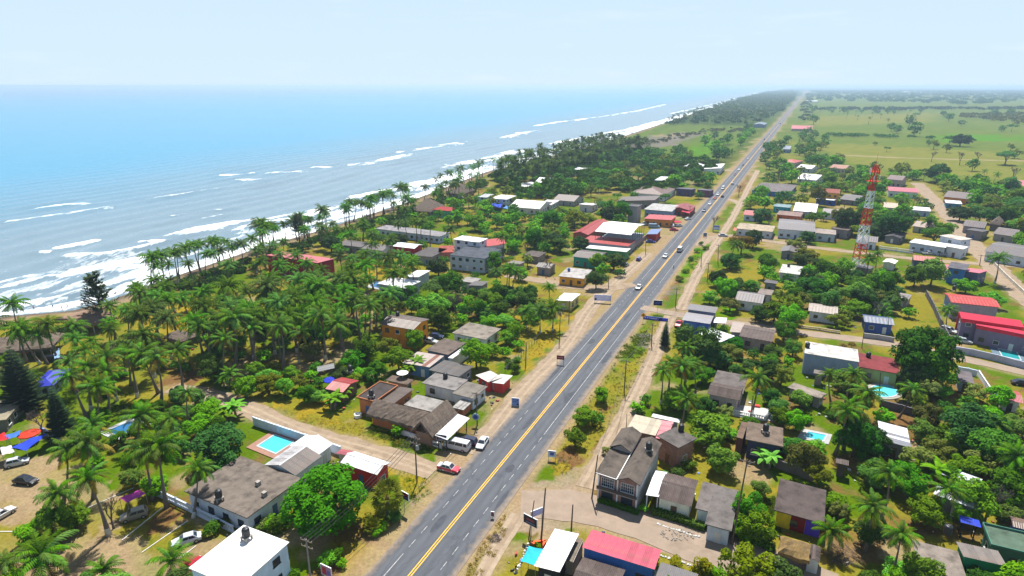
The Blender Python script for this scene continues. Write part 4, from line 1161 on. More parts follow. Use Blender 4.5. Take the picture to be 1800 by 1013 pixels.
def ribbed_tank():
    mb=MB(); pr=[(.52,0),(.55,.06)]
    for i in range(5):z=.1+i*.2; pr += [(.55,z),(.58,z+.04),(.58,z+.12),(.55,z+.16)]
    pr += [(.55,1.16),(.46,1.32),(.30,1.40)]
    mb.lathe(pr,16); b=mb.mesh('tank_body',M_black,True)
    mb=MB(); mb.lathe([(.27,1.38),(.27,1.47),(.2,1.5),(.02,1.5)],14); l=mb.mesh('lid',M_black,True)
    mb=MB()
    for sx in (-1,1):
        for sy in (-1,1):mb.box(sx*.5- .1,sy*.5- .1,0,sx*.5+.1,sy*.5+.1,.6)
    mb.box(-.62,-.62,.6,.62,.62,.72); s=mb.mesh('stand',M_conc)
    return b,l,s
TANK=ribbed_tank()
def tank(px,py,z,where,s=1.0,stand=True,colour=None):
    x,y=G(px,py,z); root=empty('water_tank',x,y,z,rd.uniform(0,1.5),s); tag(root,'black plastic water tank ' +where if not colour else colour[0] +' water tank ' +where,'water tank','rooftop water tanks')
    dz=.72 if stand else 0
    b=mesh_obj('tank_body',TANK[0],root,(0,0,dz)); mesh_obj('lid',TANK[1],root,(0,0,dz))
    if colour:b.material_slots[0].link='OBJECT'; b.material_slots[0].material=colour[1]
    if stand:mesh_obj('stand',TANK[2],root)
    return root

def hpaint(rgb):return paint(tuple(int(c*.74) for c in rgb))
W=0
H=house
# ---- left of the highway, nearest first
r,q=H('large white flat-roofed house','at the bottom of the picture, left of the highway',[(337.5,997.5),(427.5,920),(503,953.8)],6.2,'slab',concrete_roof((244,243,240),.12),(205,222,244),over=.25,storeys=2,win=.8)
hx,hy,wx,wy=q[:4]; mb=MB(); mb.box(hx- .2,-hy- 3,2.85,hx+2.6,hy- .6,3.0); mb.build('side_canopy',concrete_roof((235,233,228),.2),r)
for yy in (-hy+.5,hy- 1):mb=MB(); mb.box(hx+2.2,yy,-.2,hx+2.4,yy+.2,2.85); mb.build('post',M_white,r)
tank(434,949,6.2,'on the white roof at the bottom of the picture')
r,q=H('large grey concrete-roofed house','beside the rectangular swimming pool',[(335,858),(431,796),(520,846)],3.7,'slab',(152,138,126),(196,206,222),over=.5,win=.9)
tank(386,880,3.7,'on the large grey concrete roof')
for p in ((465,872),(454,853)):
    x,y=G(*p,3.7); vx,vy=x- q[5],y- q[6]; lx=vx*math.cos(q[4]) +vy*math.sin(q[4]); ly=-vx*math.sin(q[4]) +vy*math.cos(q[4])
    mb=MB(); mb.box(lx- .35,ly- .35,3.68,lx+.35,ly+.35,4.5); mb.build('roof_vent',M_conc,r)
H('two-toned metal gable wing','joining the grey house to the white pavilion',[(463,818),(513,787),(567,803)],3.5,'gable',(214,214,218),(210,214,222),rise=1.1,ridge='a',rc2=(120,112,110),win=.6,lm=False)
H('white gabled pavilion','between the swimming pool and the dirt lane',[(513,785),(535,765),(582,781)],3.3,'gable',(238,239,242),(230,232,236),ridge='a',rise=1.0,win=.7)
H('small pink lean-to roof','behind the white shop roof',[(590,798),(600,791),(622,796)],2.6,'mono',(226,120,130),(220,200,190),name='shed',cat='shed',win=0,lm=False)
r,q=H('white-roofed shop with red walls','beside the big round tree by the highway',[(597.5,812),(628,795),(689,817)],3.6,'gable',(246,246,246),(190,42,40),name='shop',cat='shop',ridge='b',rise=.8,win=.7)
# restaurant compound
r,q=H('long thatched restaurant hall','with yellow posts beside the dirt lane',[(656,727),(671,705),(761,736)],2.7,'thatch',M_thatch,(176,106,60),name='restaurant',cat='restaurant',ridge='b',rise=2.2,win=0,over=.8)
for k in range(5):
    mb=MB(); x=-q[0] +1.2+k*(2*q[0] - 2.4) /4; mb.tube((x,-q[1] +.35,-.2),(x,-q[1] +.35,2.75),.11,.11,8); o=mb.build('post',paint((238,196,40)),r)
r,q=H('steep thatched gable hall','behind the parked white van',[(723,757),(757,770),(804,731)],2.7,'thatch',M_thatch,(150,120,100),name='restaurant',cat='restaurant',ridge='b',rise=2.9,win=0,over=.7)
r,q=H('white metal canopy','over the restaurant front by the highway',[(766,768),(785,775),(824,737)],2.9,'mono',(228,232,238),(60,60,64),name='canopy',cat='canopy',ridge='b',rise=.35,walls=False,win=0)
H('pale flat concrete roof building','behind the thatched restaurant',[(713,711),(733,692),(783,707)],3.1,'slab',(196,190,184),(190,180,170),name='building',cat='building')
r,q=H('dark flat-roofed orange building','beside the long thatched hall',[(624,699),(669,672),(702,679)],3.8,'slab',(92,82,80),(190,118,74),name='building',cat='building',par=.25)
tank(653,700,3.8,'on the dark roof beside the thatched hall',stand=True)
H('brown low-pitched roof wing','between the dark roof and the thatched hall',[(652,716),(705,681),(728,687)],3.3,'mono',(120,106,98),(186,120,80),ridge='a',rise=.3,lm=False,name='building',cat='building')
H('brown concrete outbuilding','carrying a white round dish behind the restaurant',[(676,668),(691,660),(729,668)],3.0,'slab',(138,118,104),(170,150,130),name='building',cat='building')
H('pale grey L-shaped concrete house','set back from the highway behind the restaurant',[(741,673),(766,655),(823,668)],3.3,'slab',(172,166,162),(206,210,220),over=.55)
H('grey concrete-roofed wing','at the highway end of the pale grey house',[(797,690),(823,669),(855,681)],3.15,'slab',(160,152,142),(204,208,218),lm=False)
H('low brick and white shed','in front of the pale grey house',[(795,716),(815,698),(834,703)],2.2,'slab',(205,200,196),(188,116,84),name='shed',cat='shed',win=0,lm=False)
tank(783,665,3.3,'on the pale grey concrete house',stand=False)
H('dark grey sheet-roofed house','between the pale grey house and the brown roof',[(762,652),(781,631),(825,646)],3.0,'mono',(104,98,96),(120,126,140),ridge='b',rise=.4)
H('rusty patchwork tin-roofed house','beside the banana plants',[(720,640),(726,617),(768,627)],2.8,'mono',(214,196,186),(90,130,170),mat2=sheetmetal((150,88,62),.5),ridge='b',rise=.4)
H('brown concrete-roofed house with white lean-to','below the orange house',[(746,614),(783,595),(821,604)],3.2,'slab',(138,122,112),(110,120,140))
H('white sheet lean-to','along the brown concrete-roofed house',[(787,629),(821,607),(828,609)],2.9,'mono',(240,240,240),(200,205,212),win=0,lm=False,name='shed',cat='shed',ridge='a',rise=.1,over=.1)
H('white house with stained concrete roof','in the dry yard behind the leafy tree',[(792,584),(828,567),(884,579)],3.2,'slab',(178,166,152),(214,224,236))
r,q=H('orange two-storey house','at the edge of the coconut grove',[(676,570),(691,551),(746,562)],6.2,'gable',(128,112,104),(228,142,26),ridge='b',rise=.8,storeys=2,win=.9)
mb=MB(); mb.box(-q[0],-q[1] - .5,3.0,q[0],-q[1] +.1,3.14); mb.build('balcony',M_conc,r)
tank(699,556,6.6,'on the orange two-storey house',stand=False)
r,q=H('red and white roadside stall','beside the dirt track left of the highway',[(838,662),(862,652),(882,664)],2.7,'mono',(226,218,212),(196,48,44),name='stall',cat='stall',ridge='b',rise=.25)
H('small white-roofed stall','next to the red and white stall',[(868,672),(880,657),(897,664)],2.5,'mono',(236,232,228),(200,60,54),name='stall',cat='stall',win=0,lm=False)
H('red tin-roofed house','among trees behind the grassy lane',[(575,685),(597,664),(628,669)],2.9,'gable',(204,40,44),(120,90,80),ridge='b',rise=.7)
tank(616,656,2.9,'behind the red tin roof')
H('grey tarpaulin shelter','in the shade behind the red tin roof',[(556,655),(560,646),(589,641)],2.5,'mono',(150,152,156),(90,90,90),name='shelter',cat='shelter',walls=False,win=0,lm=False)
H('white sheet-roofed hut','inside the bend of the sandy side street',[(980,527),(993,514),(1016,521)],2.9,'mono',(236,236,238),(200,190,120),name='hut',cat='hut',mat2=sheetmetal((70,66,66)))
H('yellow corner shop','beside the sandy side street',[(985,486),(993,470),(1037,474)],3.3,'slab',(214,208,204),(240,168,30),name='shop',cat='shop')
tank(1000,477,3.3,'on the yellow corner shop',.9,False,('blue plastic',plain('blue_plastic',(.03,.10,.35),.45)))
H('teal-walled house','with a brown roof behind roadside trees',[(1008,451),(1023,439),(1065,445)],3.8,'gable',(112,98,92),(40,150,140),ridge='b',rise=.8)
H('long white-roofed stall row','in front of the red-roofed market',[(1031,436),(1038,430),(1107,439)],3.3,'mono',(228,230,226),(70,140,90),name='stall',cat='stall',rise=.3,mat2=sheetmetal((60,150,80),.1))
r,q=H('big white arched market roof','beside the highway car park',[(1051,406),(1075,388),(1129,396)],7.6,'gable',(250,250,250),(110,120,140),name='market_hall',cat='market',ridge='b',rise=1.6,walls=False,win=0,over=.2)
mb=MB(); mb.box(-q[0] +.4,-q[1] +.5,-.2,q[0] - .5,q[1] - .4,3.4); mb.build('wall',paint((150,156,168)),r)
H('red market wing','left of the white arched roof',[(1003,410),(1050,388),(1075,391)],4.4,'gable',(196,36,40),(170,90,80),name='market_hall',cat='market',ridge='a',rise=1.2)
H('long red roof strip','along the front of the market',[(1028,426),(1034,413),(1111,423)],3.9,'mono',(204,44,46),(150,150,160),name='market_hall',cat='market',ridge='b',rise=.5,win=1.2)
H('blue canvas stall','in the highway car park',[(1136,413),(1145,404),(1163,404)],3.0,'mono',(120,150,214),(180,50,50),name='stall',cat='stall',win=0,posts=True)
H('red-roofed roadside diner','facing the highway car park',[(1137,384),(1141,376),(1184,382)],3.4,'mono',(214,60,70),(206,130,50),name='diner',cat='restaurant',rise=.5,mat2=sheetmetal((150,140,136)))
H('white and blue flat-roofed shop','behind the red-roofed diner',[(1139,367),(1147,356),(1188,362)],4.2,'slab',(214,212,210),(130,150,196),name='shop',cat='shop')
H('red gable-roofed diner','at the far end of the car park',[(1186,366),(1192,358),(1214,364)],3.4,'gable',(170,50,56),(150,70,50),name='diner',cat='restaurant',ridge='a')
r,q=H('grey concrete water tower','behind the white market roof',[(1108,362),(1112,358),(1124,361)],9.0,'slab',(130,128,128),(150,150,152),name='water_tower',cat='tower',win=0,over=.3,par=.3)
H('brown hip-roofed villa','among trees left of the highway',[(1125,337),(1136,325),(1173,333)],4.0,'hip',(126,92,80),(214,216,222),rise=2.4)
H('long low brown roofs','in front of the brown hip-roofed villa',[(1087,354),(1093,346),(1157,351)],3.3,'mono',(116,98,92),(130,120,116),name='building',cat='building')
H('teal house with white roof','half hidden among far trees',[(1159,316),(1164,309),(1177,312)],6.0,'slab',(238,238,240),(40,160,160),storeys=2)
H('white far shed','by the far dirt road at the highway',[(1240,297),(1244,289),(1271,291)],4.0,'mono',(246,246,248),(220,224,230),name='shed',cat='shed')
H('pair of pale far sheds','left of the white far shed',[(1205,293),(1210,288),(1236,291)],3.6,'gable',(224,226,230),(210,214,220),name='shed',cat='shed',lm=False)
H('long white roof','on the seaward side of the village',[(909,363),(914,351),(958,357)],3.4,'gable',(230,228,226),(200,200,205),name='building',cat='building',ridge='b')
H('small white roof','beside the long white seaward roof',[(955,358),(960,350),(976,353)],3.4,'slab',(240,238,236),(200,200,205),name='building',cat='building',lm=False)
H('white beach house','among far palms',[(951,320),(955,313),(970,316)],4.0,'gable',(236,236,240),(220,224,228),ridge='b',lm=True)
H('low white hut','beside the far beach house',[(911,329),(916,321),(935,325)],3.0,'gable',(226,224,224),(210,210,210),name='hut',cat='hut',lm=False)
H('tiny white house','deep among the far palm trees',[(1018,297),(1022,291),(1034,294)],5.0,'slab',(244,244,246),(220,224,230))
# ---- hotel and sea-front
r,q=H('grey flat-roofed white hotel','standing left of the highway',[(790,449),(820,432),(882,437)],5.9,'slab',(104,110,124),(176,186,206),name='hotel',cat='hotel',storeys=2,win=1.1,over=.2)
H('white rooftop block','standing behind the grey-roofed hotel',[(801,420),(812,413),(853,420)],8.0,'slab',(246,246,246),(206,210,224),name='hotel_block',cat='building',storeys=3,win=.8,lm=False)
H('bright red roof','behind the hotel',[(848,436),(856,424),(888,420)],5.0,'mono',(214,40,40),(200,190,190),name='building',cat='building',ridge='a',lm=True)
H('salmon terrace roof','left of the hotel',[(768,446),(778,434),(800,430)],3.6,'slab',(206,104,92),(200,120,110),name='building',cat='building',lm=False)
H('dark roof with white patches','left of the hotel',[(733,448),(748,433),(778,438)],3.6,'slab',concrete_roof((118,112,112),.3),(150,150,156),name='building',cat='building')
H('white-roofed red-walled hall','among palms left of the hotel',[(697,433),(703,426),(738,431)],4.4,'gable',(244,244,246),(176,36,56),name='hall',cat='building',ridge='b')
H('grey-roofed white house','behind the palms on the seaward side',[(645,437),(651,428),(684,433)],3.6,'gable',(112,104,104),(210,214,220),ridge='b')
H('dark low roofs','near the beach palms',[(606,430),(612,422),(646,428)],3.2,'gable',(100,92,92),(140,140,140),ridge='b',lm=False)
H('big dark red hall','rising behind the coconut grove',[(470,451),(500,442),(586,456)],6.5,'mono',(226,110,120),(156,18,46),name='hall',cat='building',ridge='b',rise=.6,win=0,over=.1)
r,q=H('long white and blue motel','near the beach',[(671,401),(676,394),(779,410)],3.5,'slab',(186,182,186),(176,196,226),name='motel',cat='hotel',win=1.1)
H('white house with tank and pool','among palms below the hotel',[(675,497),(690,484),(728,496)],4.2,'slab',(246,246,248),(180,190,205))
tank(697,487,4.2,'on the white house among palms',1.1,False,('brown',plain('brown_plastic',(.12,.03,.03),.5)))
H('white sheet shed','beside the white palm-side house',[(722,486),(732,474),(746,480)],3.6,'mono',(240,240,242),(170,176,190),name='shed',cat='shed',lm=False,win=0)
H('low grey-roofed house','in front of the hotel',[(812,494),(819,486),(843,490)],3.0,'slab',(196,190,186),(150,150,156))
H('dark sheet-roofed garage','below the hotel front',[(826,502),(833,494),(856,498)],2.9,'mono',(110,104,104),(140,140,146),name='garage',cat='garage',lm=False)
H('thatched beach restaurant','at the waterline in the middle distance',[(731,371),(742,360),(773,363)],3.0,'thatch',M_thatch,(130,110,90),name='restaurant',cat='restaurant',ridge='b',hip=.6,win=0)
H('red-topped green beach house','beside the thatched beach restaurant',[(767,368),(773,362),(799,366)],4.2,'slab',(206,70,70),(90,170,140))
H('white beach hotel','behind the blue beach awnings',[(873,348),(879,341),(898,345)],5.5,'slab',(240,238,236),(206,212,224),storeys=2,name='hotel',cat='hotel')
H('pale blue beach house','left of the white beach hotel',[(846,346),(850,340),(862,342)],5.0,'slab',(214,216,220),(150,180,206),storeys=2)
H('small thatched beach hut','on the far sand',[(800,340),(806,332),(824,335)],3.0,'thatch',M_thatch,(130,110,90),name='hut',cat='hut',ridge='b',hip=.6,win=0,lm=False)
H('long thatched beach shelter','at the water behind the dead pine',[(113,559),(169,540),(188,561)],2.9,'thatch',surf('tan_thatch',(.26,.165,.105),(.16,.105,.075),3.5,.95,(.12,.09,.07),.6,.6,.05,9),(196,190,184),name='shelter',cat='shelter',ridge='a',rise=1.6,walls=False,win=0)  # paler, warmer thatch colour than the other palm roofs
H('wide thatched beach shelter','at the left edge of the picture',[(-25,622),(-8,598),(106,589)],3.0,'thatch',M_thatch,(160,150,140),name='shelter',cat='shelter',ridge='b',rise=2.2,walls=False,win=0,hip=.5)
H('dark thatched palapa','on the dry lawn among palms',[(288,591),(322,582),(350,592)],2.7,'thatch',M_thatch,(120,100,80),name='palapa',cat='shelter',ridge='b',rise=1.2,walls=False,win=0,hip=.8)
r,q=H('bright blue tile-roofed pavilion','on the lawn between the dark conifers',[(61,678),(86,649),(117,651)],2.9,'hip',(24,52,226),(150,170,190),name='pavilion',cat='pavilion',rise=1.0,over=.7)
H('shaded grey roof','at the left edge below the conifer',[(-20,735),(-5,700),(22,708)],3.0,'slab',(190,178,150),(130,120,120),name='building',cat='building',lm=False)
# ---- right of the highway, nearest first
H('white-roofed corner shop','beside the turquoise awning',[(940,996),(975,931),(1016,942.5)],3.3,'mono',(250,250,250),(40,44,56),name='shop',cat='shop',ridge='a',rise=.35,win=.6)
H('long pink-roofed house','along the dusty side street',[(1024,967.5),(1040,932.5),(1161,967.5)],3.4,'mono',(238,104,128),(60,110,180),ridge='b',rise=.45,over=.2)
H('dark tile-roofed house','in front of the pink roof',[(1000,1040),(1023,981),(1097,1002)],3.0,'tile',M_tile,(90,100,120),ridge='b',rise=.7,lm=False,over=.2)
H('grey corrugated roof shed','right of the long pink roof',[(1148,1030),(1163,988),(1226,1012)],2.9,'mono',(140,134,134),(120,116,112),name='shed',cat='shed',ridge='b',lm=False,win=0,rise=.3)
H('grey concrete strip roof','between the white shop and the pink roof',[(997,985),(1012,945),(1022,948)],2.6,'slab',(160,146,130),(150,140,130),name='shed',cat='shed',lm=False,win=0,over=.1)
H('small white sheet carport','beside the brick house',[(1137,871),(1151,828),(1171,833)],3.0,'mono',(238,241,246),(220,222,226),name='carport',cat='carport',ridge='a',rise=.25,walls=False,win=0,over=.15)
r,q=H('cream house with brown tile roof','behind the trimmed hedge',[(1157,875),(1171,831),(1226,846)],3.1,'tile',M_tile,(226,226,206),ridge='b',rise=.9,over=.3)
r2,q2=H('grey concrete-roofed house','beside the leaning pole on the side street',[(1300,863),(1286,934),(1239,921)],3.3,'slab',(140,132,128),(200,212,224),snap=False,over=.4)
H('grey concrete link roof','between the tile roof and the grey roof',[(1222,893),(1236,846),(1262,853)],3.05,'slab',(146,136,132),(206,216,206),lm=False,over=.3)
H('cream metal roof','behind the brick house',[(1103,759),(1116,729),(1163,740)],3.4,'mono',(236,222,196),(120,100,96),name='house',ridge='b',rise=.5)
H('bright pink metal roof','next to the cream metal roof',[(1145,770),(1164,741),(1186,744.5)],3.45,'mono',(240,92,122),(120,90,86),ridge='a',rise=.25,lm=False,over=.2)
H('white strip roof','behind the cream metal roof',[(1145,734),(1149,728),(1196,739)],3.3,'mono',(238,240,244),(180,180,186),ridge='b',lm=False,win=0,name='shed',cat='shed')
H('unfinished brick building','next to the bright pink roof',[(1167,767),(1187,746),(1213,770)],5.0,'slab',(128,120,116),(170,120,100),wallmat=M_brickw,lm=True,win=.5,name='building',cat='building')
tank(1197,757,5.0,'on the unfinished brick building',stand=False)
H('dark-walled concrete house','with roof tank, right of the bright green tree',[(1309,775),(1316,744),(1378,750)],4.2,'slab',(150,130,114),(56,62,92))
tank(1345,762,4.2,'on the dark-walled concrete house')
H('rust brown annex roof','left of the dark-walled house',[(1291,768),(1307,742),(1318,744)],4.0,'slab',(150,122,104),(100,60,56),lm=False,name='building',cat='building')
H('brown sheet-roofed terrace house','beside the white terrace',[(1243,692),(1253,672),(1306,684)],3.4,'tile',M_tile,(190,170,170),ridge='b',rise=.8)
H('grey concrete roof','behind the brown terrace roof',[(1247,681),(1263,651),(1317,661)],3.5,'slab',(138,128,124),(160,150,150),lm=False)
r,q=H('blue shop with grey roofs','at the highway junction',[(1200,565),(1206,549),(1253,556)],3.6,'mono',(184,180,184),(70,110,190),name='shop',cat='shop',ridge='b',rise=.4)
mb=MB(); mb.box(-.6,-q[1] - .12,3.66,.6,q[1] +.12,4.16);
H('grey sheet roof','behind the blue shop',[(1207,549),(1212,535),(1261,540)],3.6,'mono',(150,146,150),(110,120,150),name='shop',cat='shop',ridge='b',lm=False)
H('white awning roof','right of the blue shop',[(1254,568),(1258,559),(1278,561)],2.8,'mono',(244,244,246),(160,170,190),name='awning',cat='awning',walls=False,win=0,lm=False)
H('blue house with white terrace roof','behind the trees at the junction',[(1243,588),(1248,573),(1274,590)],3.4,'slab',(240,242,246),(60,100,190),lm=False)
H('brown ribbed-roof house','along the pale side street',[(1304,589),(1310,569),(1360,583)],3.3,'tile',M_tile,(170,150,150),ridge='b',rise=.8)
H('rusty pale roof','left of the brown ribbed roof',[(1283,584),(1288,567),(1308,570)],3.0,'mono',(196,176,164),(170,160,156),lm=False,name='shed',cat='shed',mat2=sheetmetal((150,110,90),.5))
H('white cottage with grey roof','in the garden above the side street',[(1295,526),(1300,510),(1343,519)],3.2,'gable',(128,120,122),(210,216,222),ridge='b')
H('white cottage with rusty roof','above the walled yard',[(1421,546),(1423,532),(1472,540)],3.2,'gable',(206,190,178),(208,214,224),ridge='b',rise=.7)
H('blue tarpaulin-roofed house','beside the grey yard wall',[(1517,568),(1521,556),(1567,557)],3.2,'gable',(150,160,180),(60,90,170),ridge='b',mat2=sheetmetal((70,100,150),.1))
r,q=H('tall grey house with white roof','right of the side street',[(1412,620),(1418,600),(1510,615)],5.6,'slab',(232,226,220),(140,150,176),over=.1,win=.4)
tank(1419,611,5.6,'on the white roof of the tall grey house',stand=False)
r,q=H('faded red-roofed house','behind the oval swimming pool',[(1508,642),(1511,618),(1579,634)],3.6,'slab',concrete_roof((168,70,74),.4),(170,170,110))
tank(1526,628,3.6,'on the faded red roof',stand=False)
H('long pale concrete roof','among palms left of the oval pool',[(1386,681),(1395,672),(1452,692)],2.8,'slab',(188,174,160),(160,150,146),name='building',cat='building')
r,q=H('red canopy hotel wing','behind the hotel pool',[(1684,557),(1691,547),(1800,566)],6.4,'slab',concrete_roof((226,52,84),.06),(120,108,134),name='hotel',cat='hotel',storeys=2,win=.9,over=.3)
mb=MB(); mb.box(-q[0] - .02,-q[1] - .02,-.2,-q[0] +.4,q[1] +.02,6.2); mb.build('end_panel',paint((224,40,44)),r); mb=MB(); mb.box(-q[2] - .06,-q[3] - .06,5.2,q[2] +.06,q[3] +.06,6.22); mb.build('fascia',paint((232,44,70)),r)
r,q=H('red-framed hotel front','beside the teal hotel pool',[(1714,571),(1719,566),(1830,588)],5.6,'slab',concrete_roof((230,58,90),.06),(130,116,140),name='hotel',cat='hotel',storeys=1,win=1.0,over=.3,lm=False)
mb=MB(); mb.box(-q[0] - .02,-q[1] - .02,-.2,-q[0] +.4,q[1] +.02,5.4); mb.build('end_panel',paint((228,42,44)),r); mb=MB(); mb.box(-q[2] - .06,-q[3] - .06,4.5,q[2] +.06,q[3] +.06,5.42); mb.build('fascia',paint((232,44,70)),r)
r,q=H('orange red-roofed hotel block','behind the red canopy wing',[(1676,533),(1656,516),(1737,523)],5.4,'gable',(226,52,46),(150,160,180),name='hotel',cat='hotel',ridge='b',rise=.7)
tank(1676,513,5.6,'on the orange red hotel block')
H('small pink-roofed cabin','at the right edge below the hotel',[(1753,701),(1757,684),(1794,691)],2.7,'gable',(222,80,96),(210,214,214),name='cabin',cat='cabin',ridge='b')
H('grey slab building','right of the big dark tree',[(1677,669),(1687,652),(1714,655)],2.8,'slab',(140,130,134),(170,186,206),name='building',cat='building')
H('yellow, red and purple house','with a dark concrete roof',[(1360,892),(1374,838),(1454,866)],3.2,'slab',(112,98,94),(226,196,30),win=0)
H('golden thatched hut','beside the side street',[(1370,972),(1372,945),(1420,959)],2.5,'thatch',M_thatch_new,(90,80,76),name='hut',cat='hut',ridge='b',rise=1.4,walls=False,win=0,over=.3)
H('dark-tiled shed','leaning against the golden thatched hut',[(1419,981),(1423,957),(1442,967)],2.3,'tile',M_tile,(214,218,226),name='shed',cat='shed',rise=.3,win=0,lm=False,over=.1)
H('wide bare concrete roof','at the bottom right among palms',[(1630,1060),(1603,950),(1683,968)],3.3,'slab',(176,162,150),(140,130,126),name='building',cat='building')
tank(1665,938,3.3,'beside the wide bare concrete roof',1.1,False)
r,q=H('bright green house','in the bottom right corner',[(1693,986),(1684,957),(1752,966)],3.9,'mono',(150,138,130),(30,140,92),ridge='b',rise=.4,over=.3)
r,q=H('green-painted flat roof','at the right edge beside the blue tarpaulin',[(1741,960),(1727,921),(1816,941)],3.6,'slab',concrete_roof((112,140,118),.6),(60,110,92),name='building',cat='building',par=.35)
H('royal blue tarpaulin shelter','behind the green-painted roof',[(1684,919),(1690,908),(1724,917)],2.9,'mono',(26,70,232),(40,40,46),name='shelter',cat='shelter',ridge='b',walls=False,win=0)
H('small blue hut','at the right edge of the picture',[(1775,925),(1780,910),(1812,917)],3.0,'gable',(150,120,104),(50,90,190),name='hut',cat='hut',ridge='b',lm=False)
H('long white metal roof','among trees at the right',[(1655,837),(1661,820),(1724,843)],3.0,'mono',(232,236,244),(150,150,156),name='building',cat='building',ridge='b',rise=.4)
H('broken white metal roof','below the long white metal roof',[(1640,873),(1648,852),(1729,880)],2.7,'mono',(226,230,238),(120,120,124),name='building',cat='building',ridge='b',lm=False,mat2=sheetmetal((150,150,160)))
H('white and grey striped metal roof','above the big palms on the right',[(1601,790),(1594,756),(1543,742)],3.0,'mono',(234,236,242),(130,130,136),name='building',cat='building',ridge='a',rise=.4,mat2=sheetmetal((160,164,176)))
# ---- middle distance right
r,q=H('white warehouse with grey ribbed roof','right of the bare verge',[(1367,403),(1370,385),(1431,389)],4.4,'gable',(150,144,146),(200,210,224),name='warehouse',cat='warehouse',ridge='b',rise=1.0)
H('beige flat-roofed school','left of the white warehouse',[(1295,401),(1301,391),(1362,398)],3.6,'slab',(226,206,178),(190,196,206),name='school',cat='building')
H('white annex','right of the grey ribbed warehouse',[(1432,409),(1434,401),(1470,405)],3.8,'slab',(206,190,180),(180,190,206),name='building',cat='building',lm=False)
H('small red-roofed house','on the lawn by the dirt track',[(1309,377),(1312,370),(1339,374)],3.2,'gable',(206,60,64),(190,204,224),ridge='b')
H('orange garden cottages','behind the warehouse',[(1368,376),(1372,369),(1409,375)],3.4,'slab',(190,160,150),(206,104,60),name='building',cat='building')
H('white overlapping roofs','right of the orange cottages',[(1400,369),(1407,357),(1434,363)],3.6,'gable',(244,242,244),(150,170,200),ridge='b')
H('teal cottage','behind the small red-roofed house',[(1361,362),(1364,357),(1390,361)],3.4,'slab',(170,200,206),(30,160,180),lm=False)
H('yellow and red two-storey house','half hidden right of the cottages',[(1446,337),(1450,330),(1475,334)],7.0,'slab',(190,110,90),(206,150,40),storeys=2)
H('blue-walled house with white roof','below the yellow and red house',[(1437,349),(1441,345),(1471,349)],3.4,'slab',(244,244,246),(50,90,180),lm=False)
H('small white house','on the reddish lot',[(1447,374),(1451,367),(1473,371)],3.2,'gable',(170,160,166),(214,218,230),ridge='b')
H('small grey gable shed','beside the sandy cross street',[(1373,441),(1379,432),(1404,437)],3.0,'gable',(128,122,124),(130,126,130),name='shed',cat='shed',ridge='a')
H('white house with blue tanks','below the cross street',[(1371,477),(1378,463),(1409,470)],3.6,'slab',(226,222,216),(190,200,220))
tank(1386,469,3.6,'on the white house below the cross street',.9,False)
H('grey-roofed cottage','behind the red and white mast',[(1507,422),(1511,413),(1542,419)],3.4,'gable',(124,114,118),(206,212,224),ridge='b')
r,q=H('white two-storey house','on the corner of the sandy road',[(1663,415),(1667,410),(1697,419)],6.4,'slab',(240,226,214),(200,206,218),storeys=2,win=.5)
H('long white-roofed house','facing the sandy cross street',[(1602,426),(1606,419),(1668,429)],4.0,'slab',(246,246,248),(180,190,212))
H('white corner block','in front of the white two-storey house',[(1668,433),(1671,428),(1698,434)],4.4,'slab',(246,246,248),(210,214,228),lm=False,win=.3,name='building',cat='building')
H('grey-roofed white villa','at the right edge above the sandy road',[(1742,442),(1751,423),(1830,438)],4.0,'gable',(130,122,122),(214,220,232),ridge='b',rise=1.3)
H('brown-roofed garden house','right of the sandy road',[(1694,397),(1699,388),(1735,393)],3.4,'gable',(112,98,100),(150,144,150),ridge='b')
H('conical thatched hut','right of the sandy road',[(1742,394),(1746,387),(1762,390)],3.2,'thatch',M_thatch,(120,110,100),name='hut',cat='hut',hip=.95,rise=2.6,win=0,lm=False)
H('brown roof among trees','right of the far bend of the sandy road',[(1665,346),(1669,338),(1714,344)],3.6,'gable',(126,108,104),(206,130,50),ridge='b')
H('white awning pair','at the junction right of the sandy road',[(1660,356),(1663,351),(1691,354)],3.2,'slab',(242,242,246),(60,130,170),name='stall',cat='stall',lm=False)
H('long pink-roofed villa','left of the far end of the sandy road',[(1559,335),(1562,328),(1613,332)],4.0,'gable',(226,110,130),(206,212,224),ridge='b',rise=1.0)
H('white house with blue gable','behind the far palms right',[(1600,368),(1603,362),(1636,366)],3.4,'slab',(244,244,246),(150,170,200))
H('cream roof','among palms behind the mast',[(1551,364),(1555,357),(1578,360)],3.4,'gable',(236,214,190),(180,180,186),ridge='b',lm=False)
H('brown-roofed far house','at the pasture edge',[(1564,315),(1568,310),(1590,313)],5.0,'gable',(130,100,100),(170,150,150),ridge='b')
H('pink-roofed cottage','below the sandy cross street',[(1602,457),(1606,449),(1654,454)],3.2,'gable',(232,130,120),(80,84,110),ridge='b')
H('blue two-storey house','above the hotel by the sandy road',[(1666,470),(1672,460),(1704,465)],6.0,'slab',(130,126,136),(60,120,200),storeys=2)
H('pink lean-to roof','right of the blue two-storey house',[(1700,477),(1704,470),(1726,478)],4.0,'mono',(236,120,140),(110,110,140),lm=False,name='shed',cat='shed')
H('small pink roof','left of the blue two-storey house',[(1660,474),(1664,466),(1672,467)],4.0,'mono',(240,120,140),(150,150,190),lm=False,name='shed',cat='shed')
H('white trailer-like cabin','beside the palms near the mast',[(1553,461),(1557,455),(1577,459)],2.8,'gable',(244,240,236),(210,210,216),name='cabin',cat='cabin',lm=False)
H('dark garden shed','behind the long white-roofed house',[(1560,415),(1568,406),(1590,411)],3.0,'gable',(84,82,92),(110,110,120),name='shed',cat='shed',lm=False)
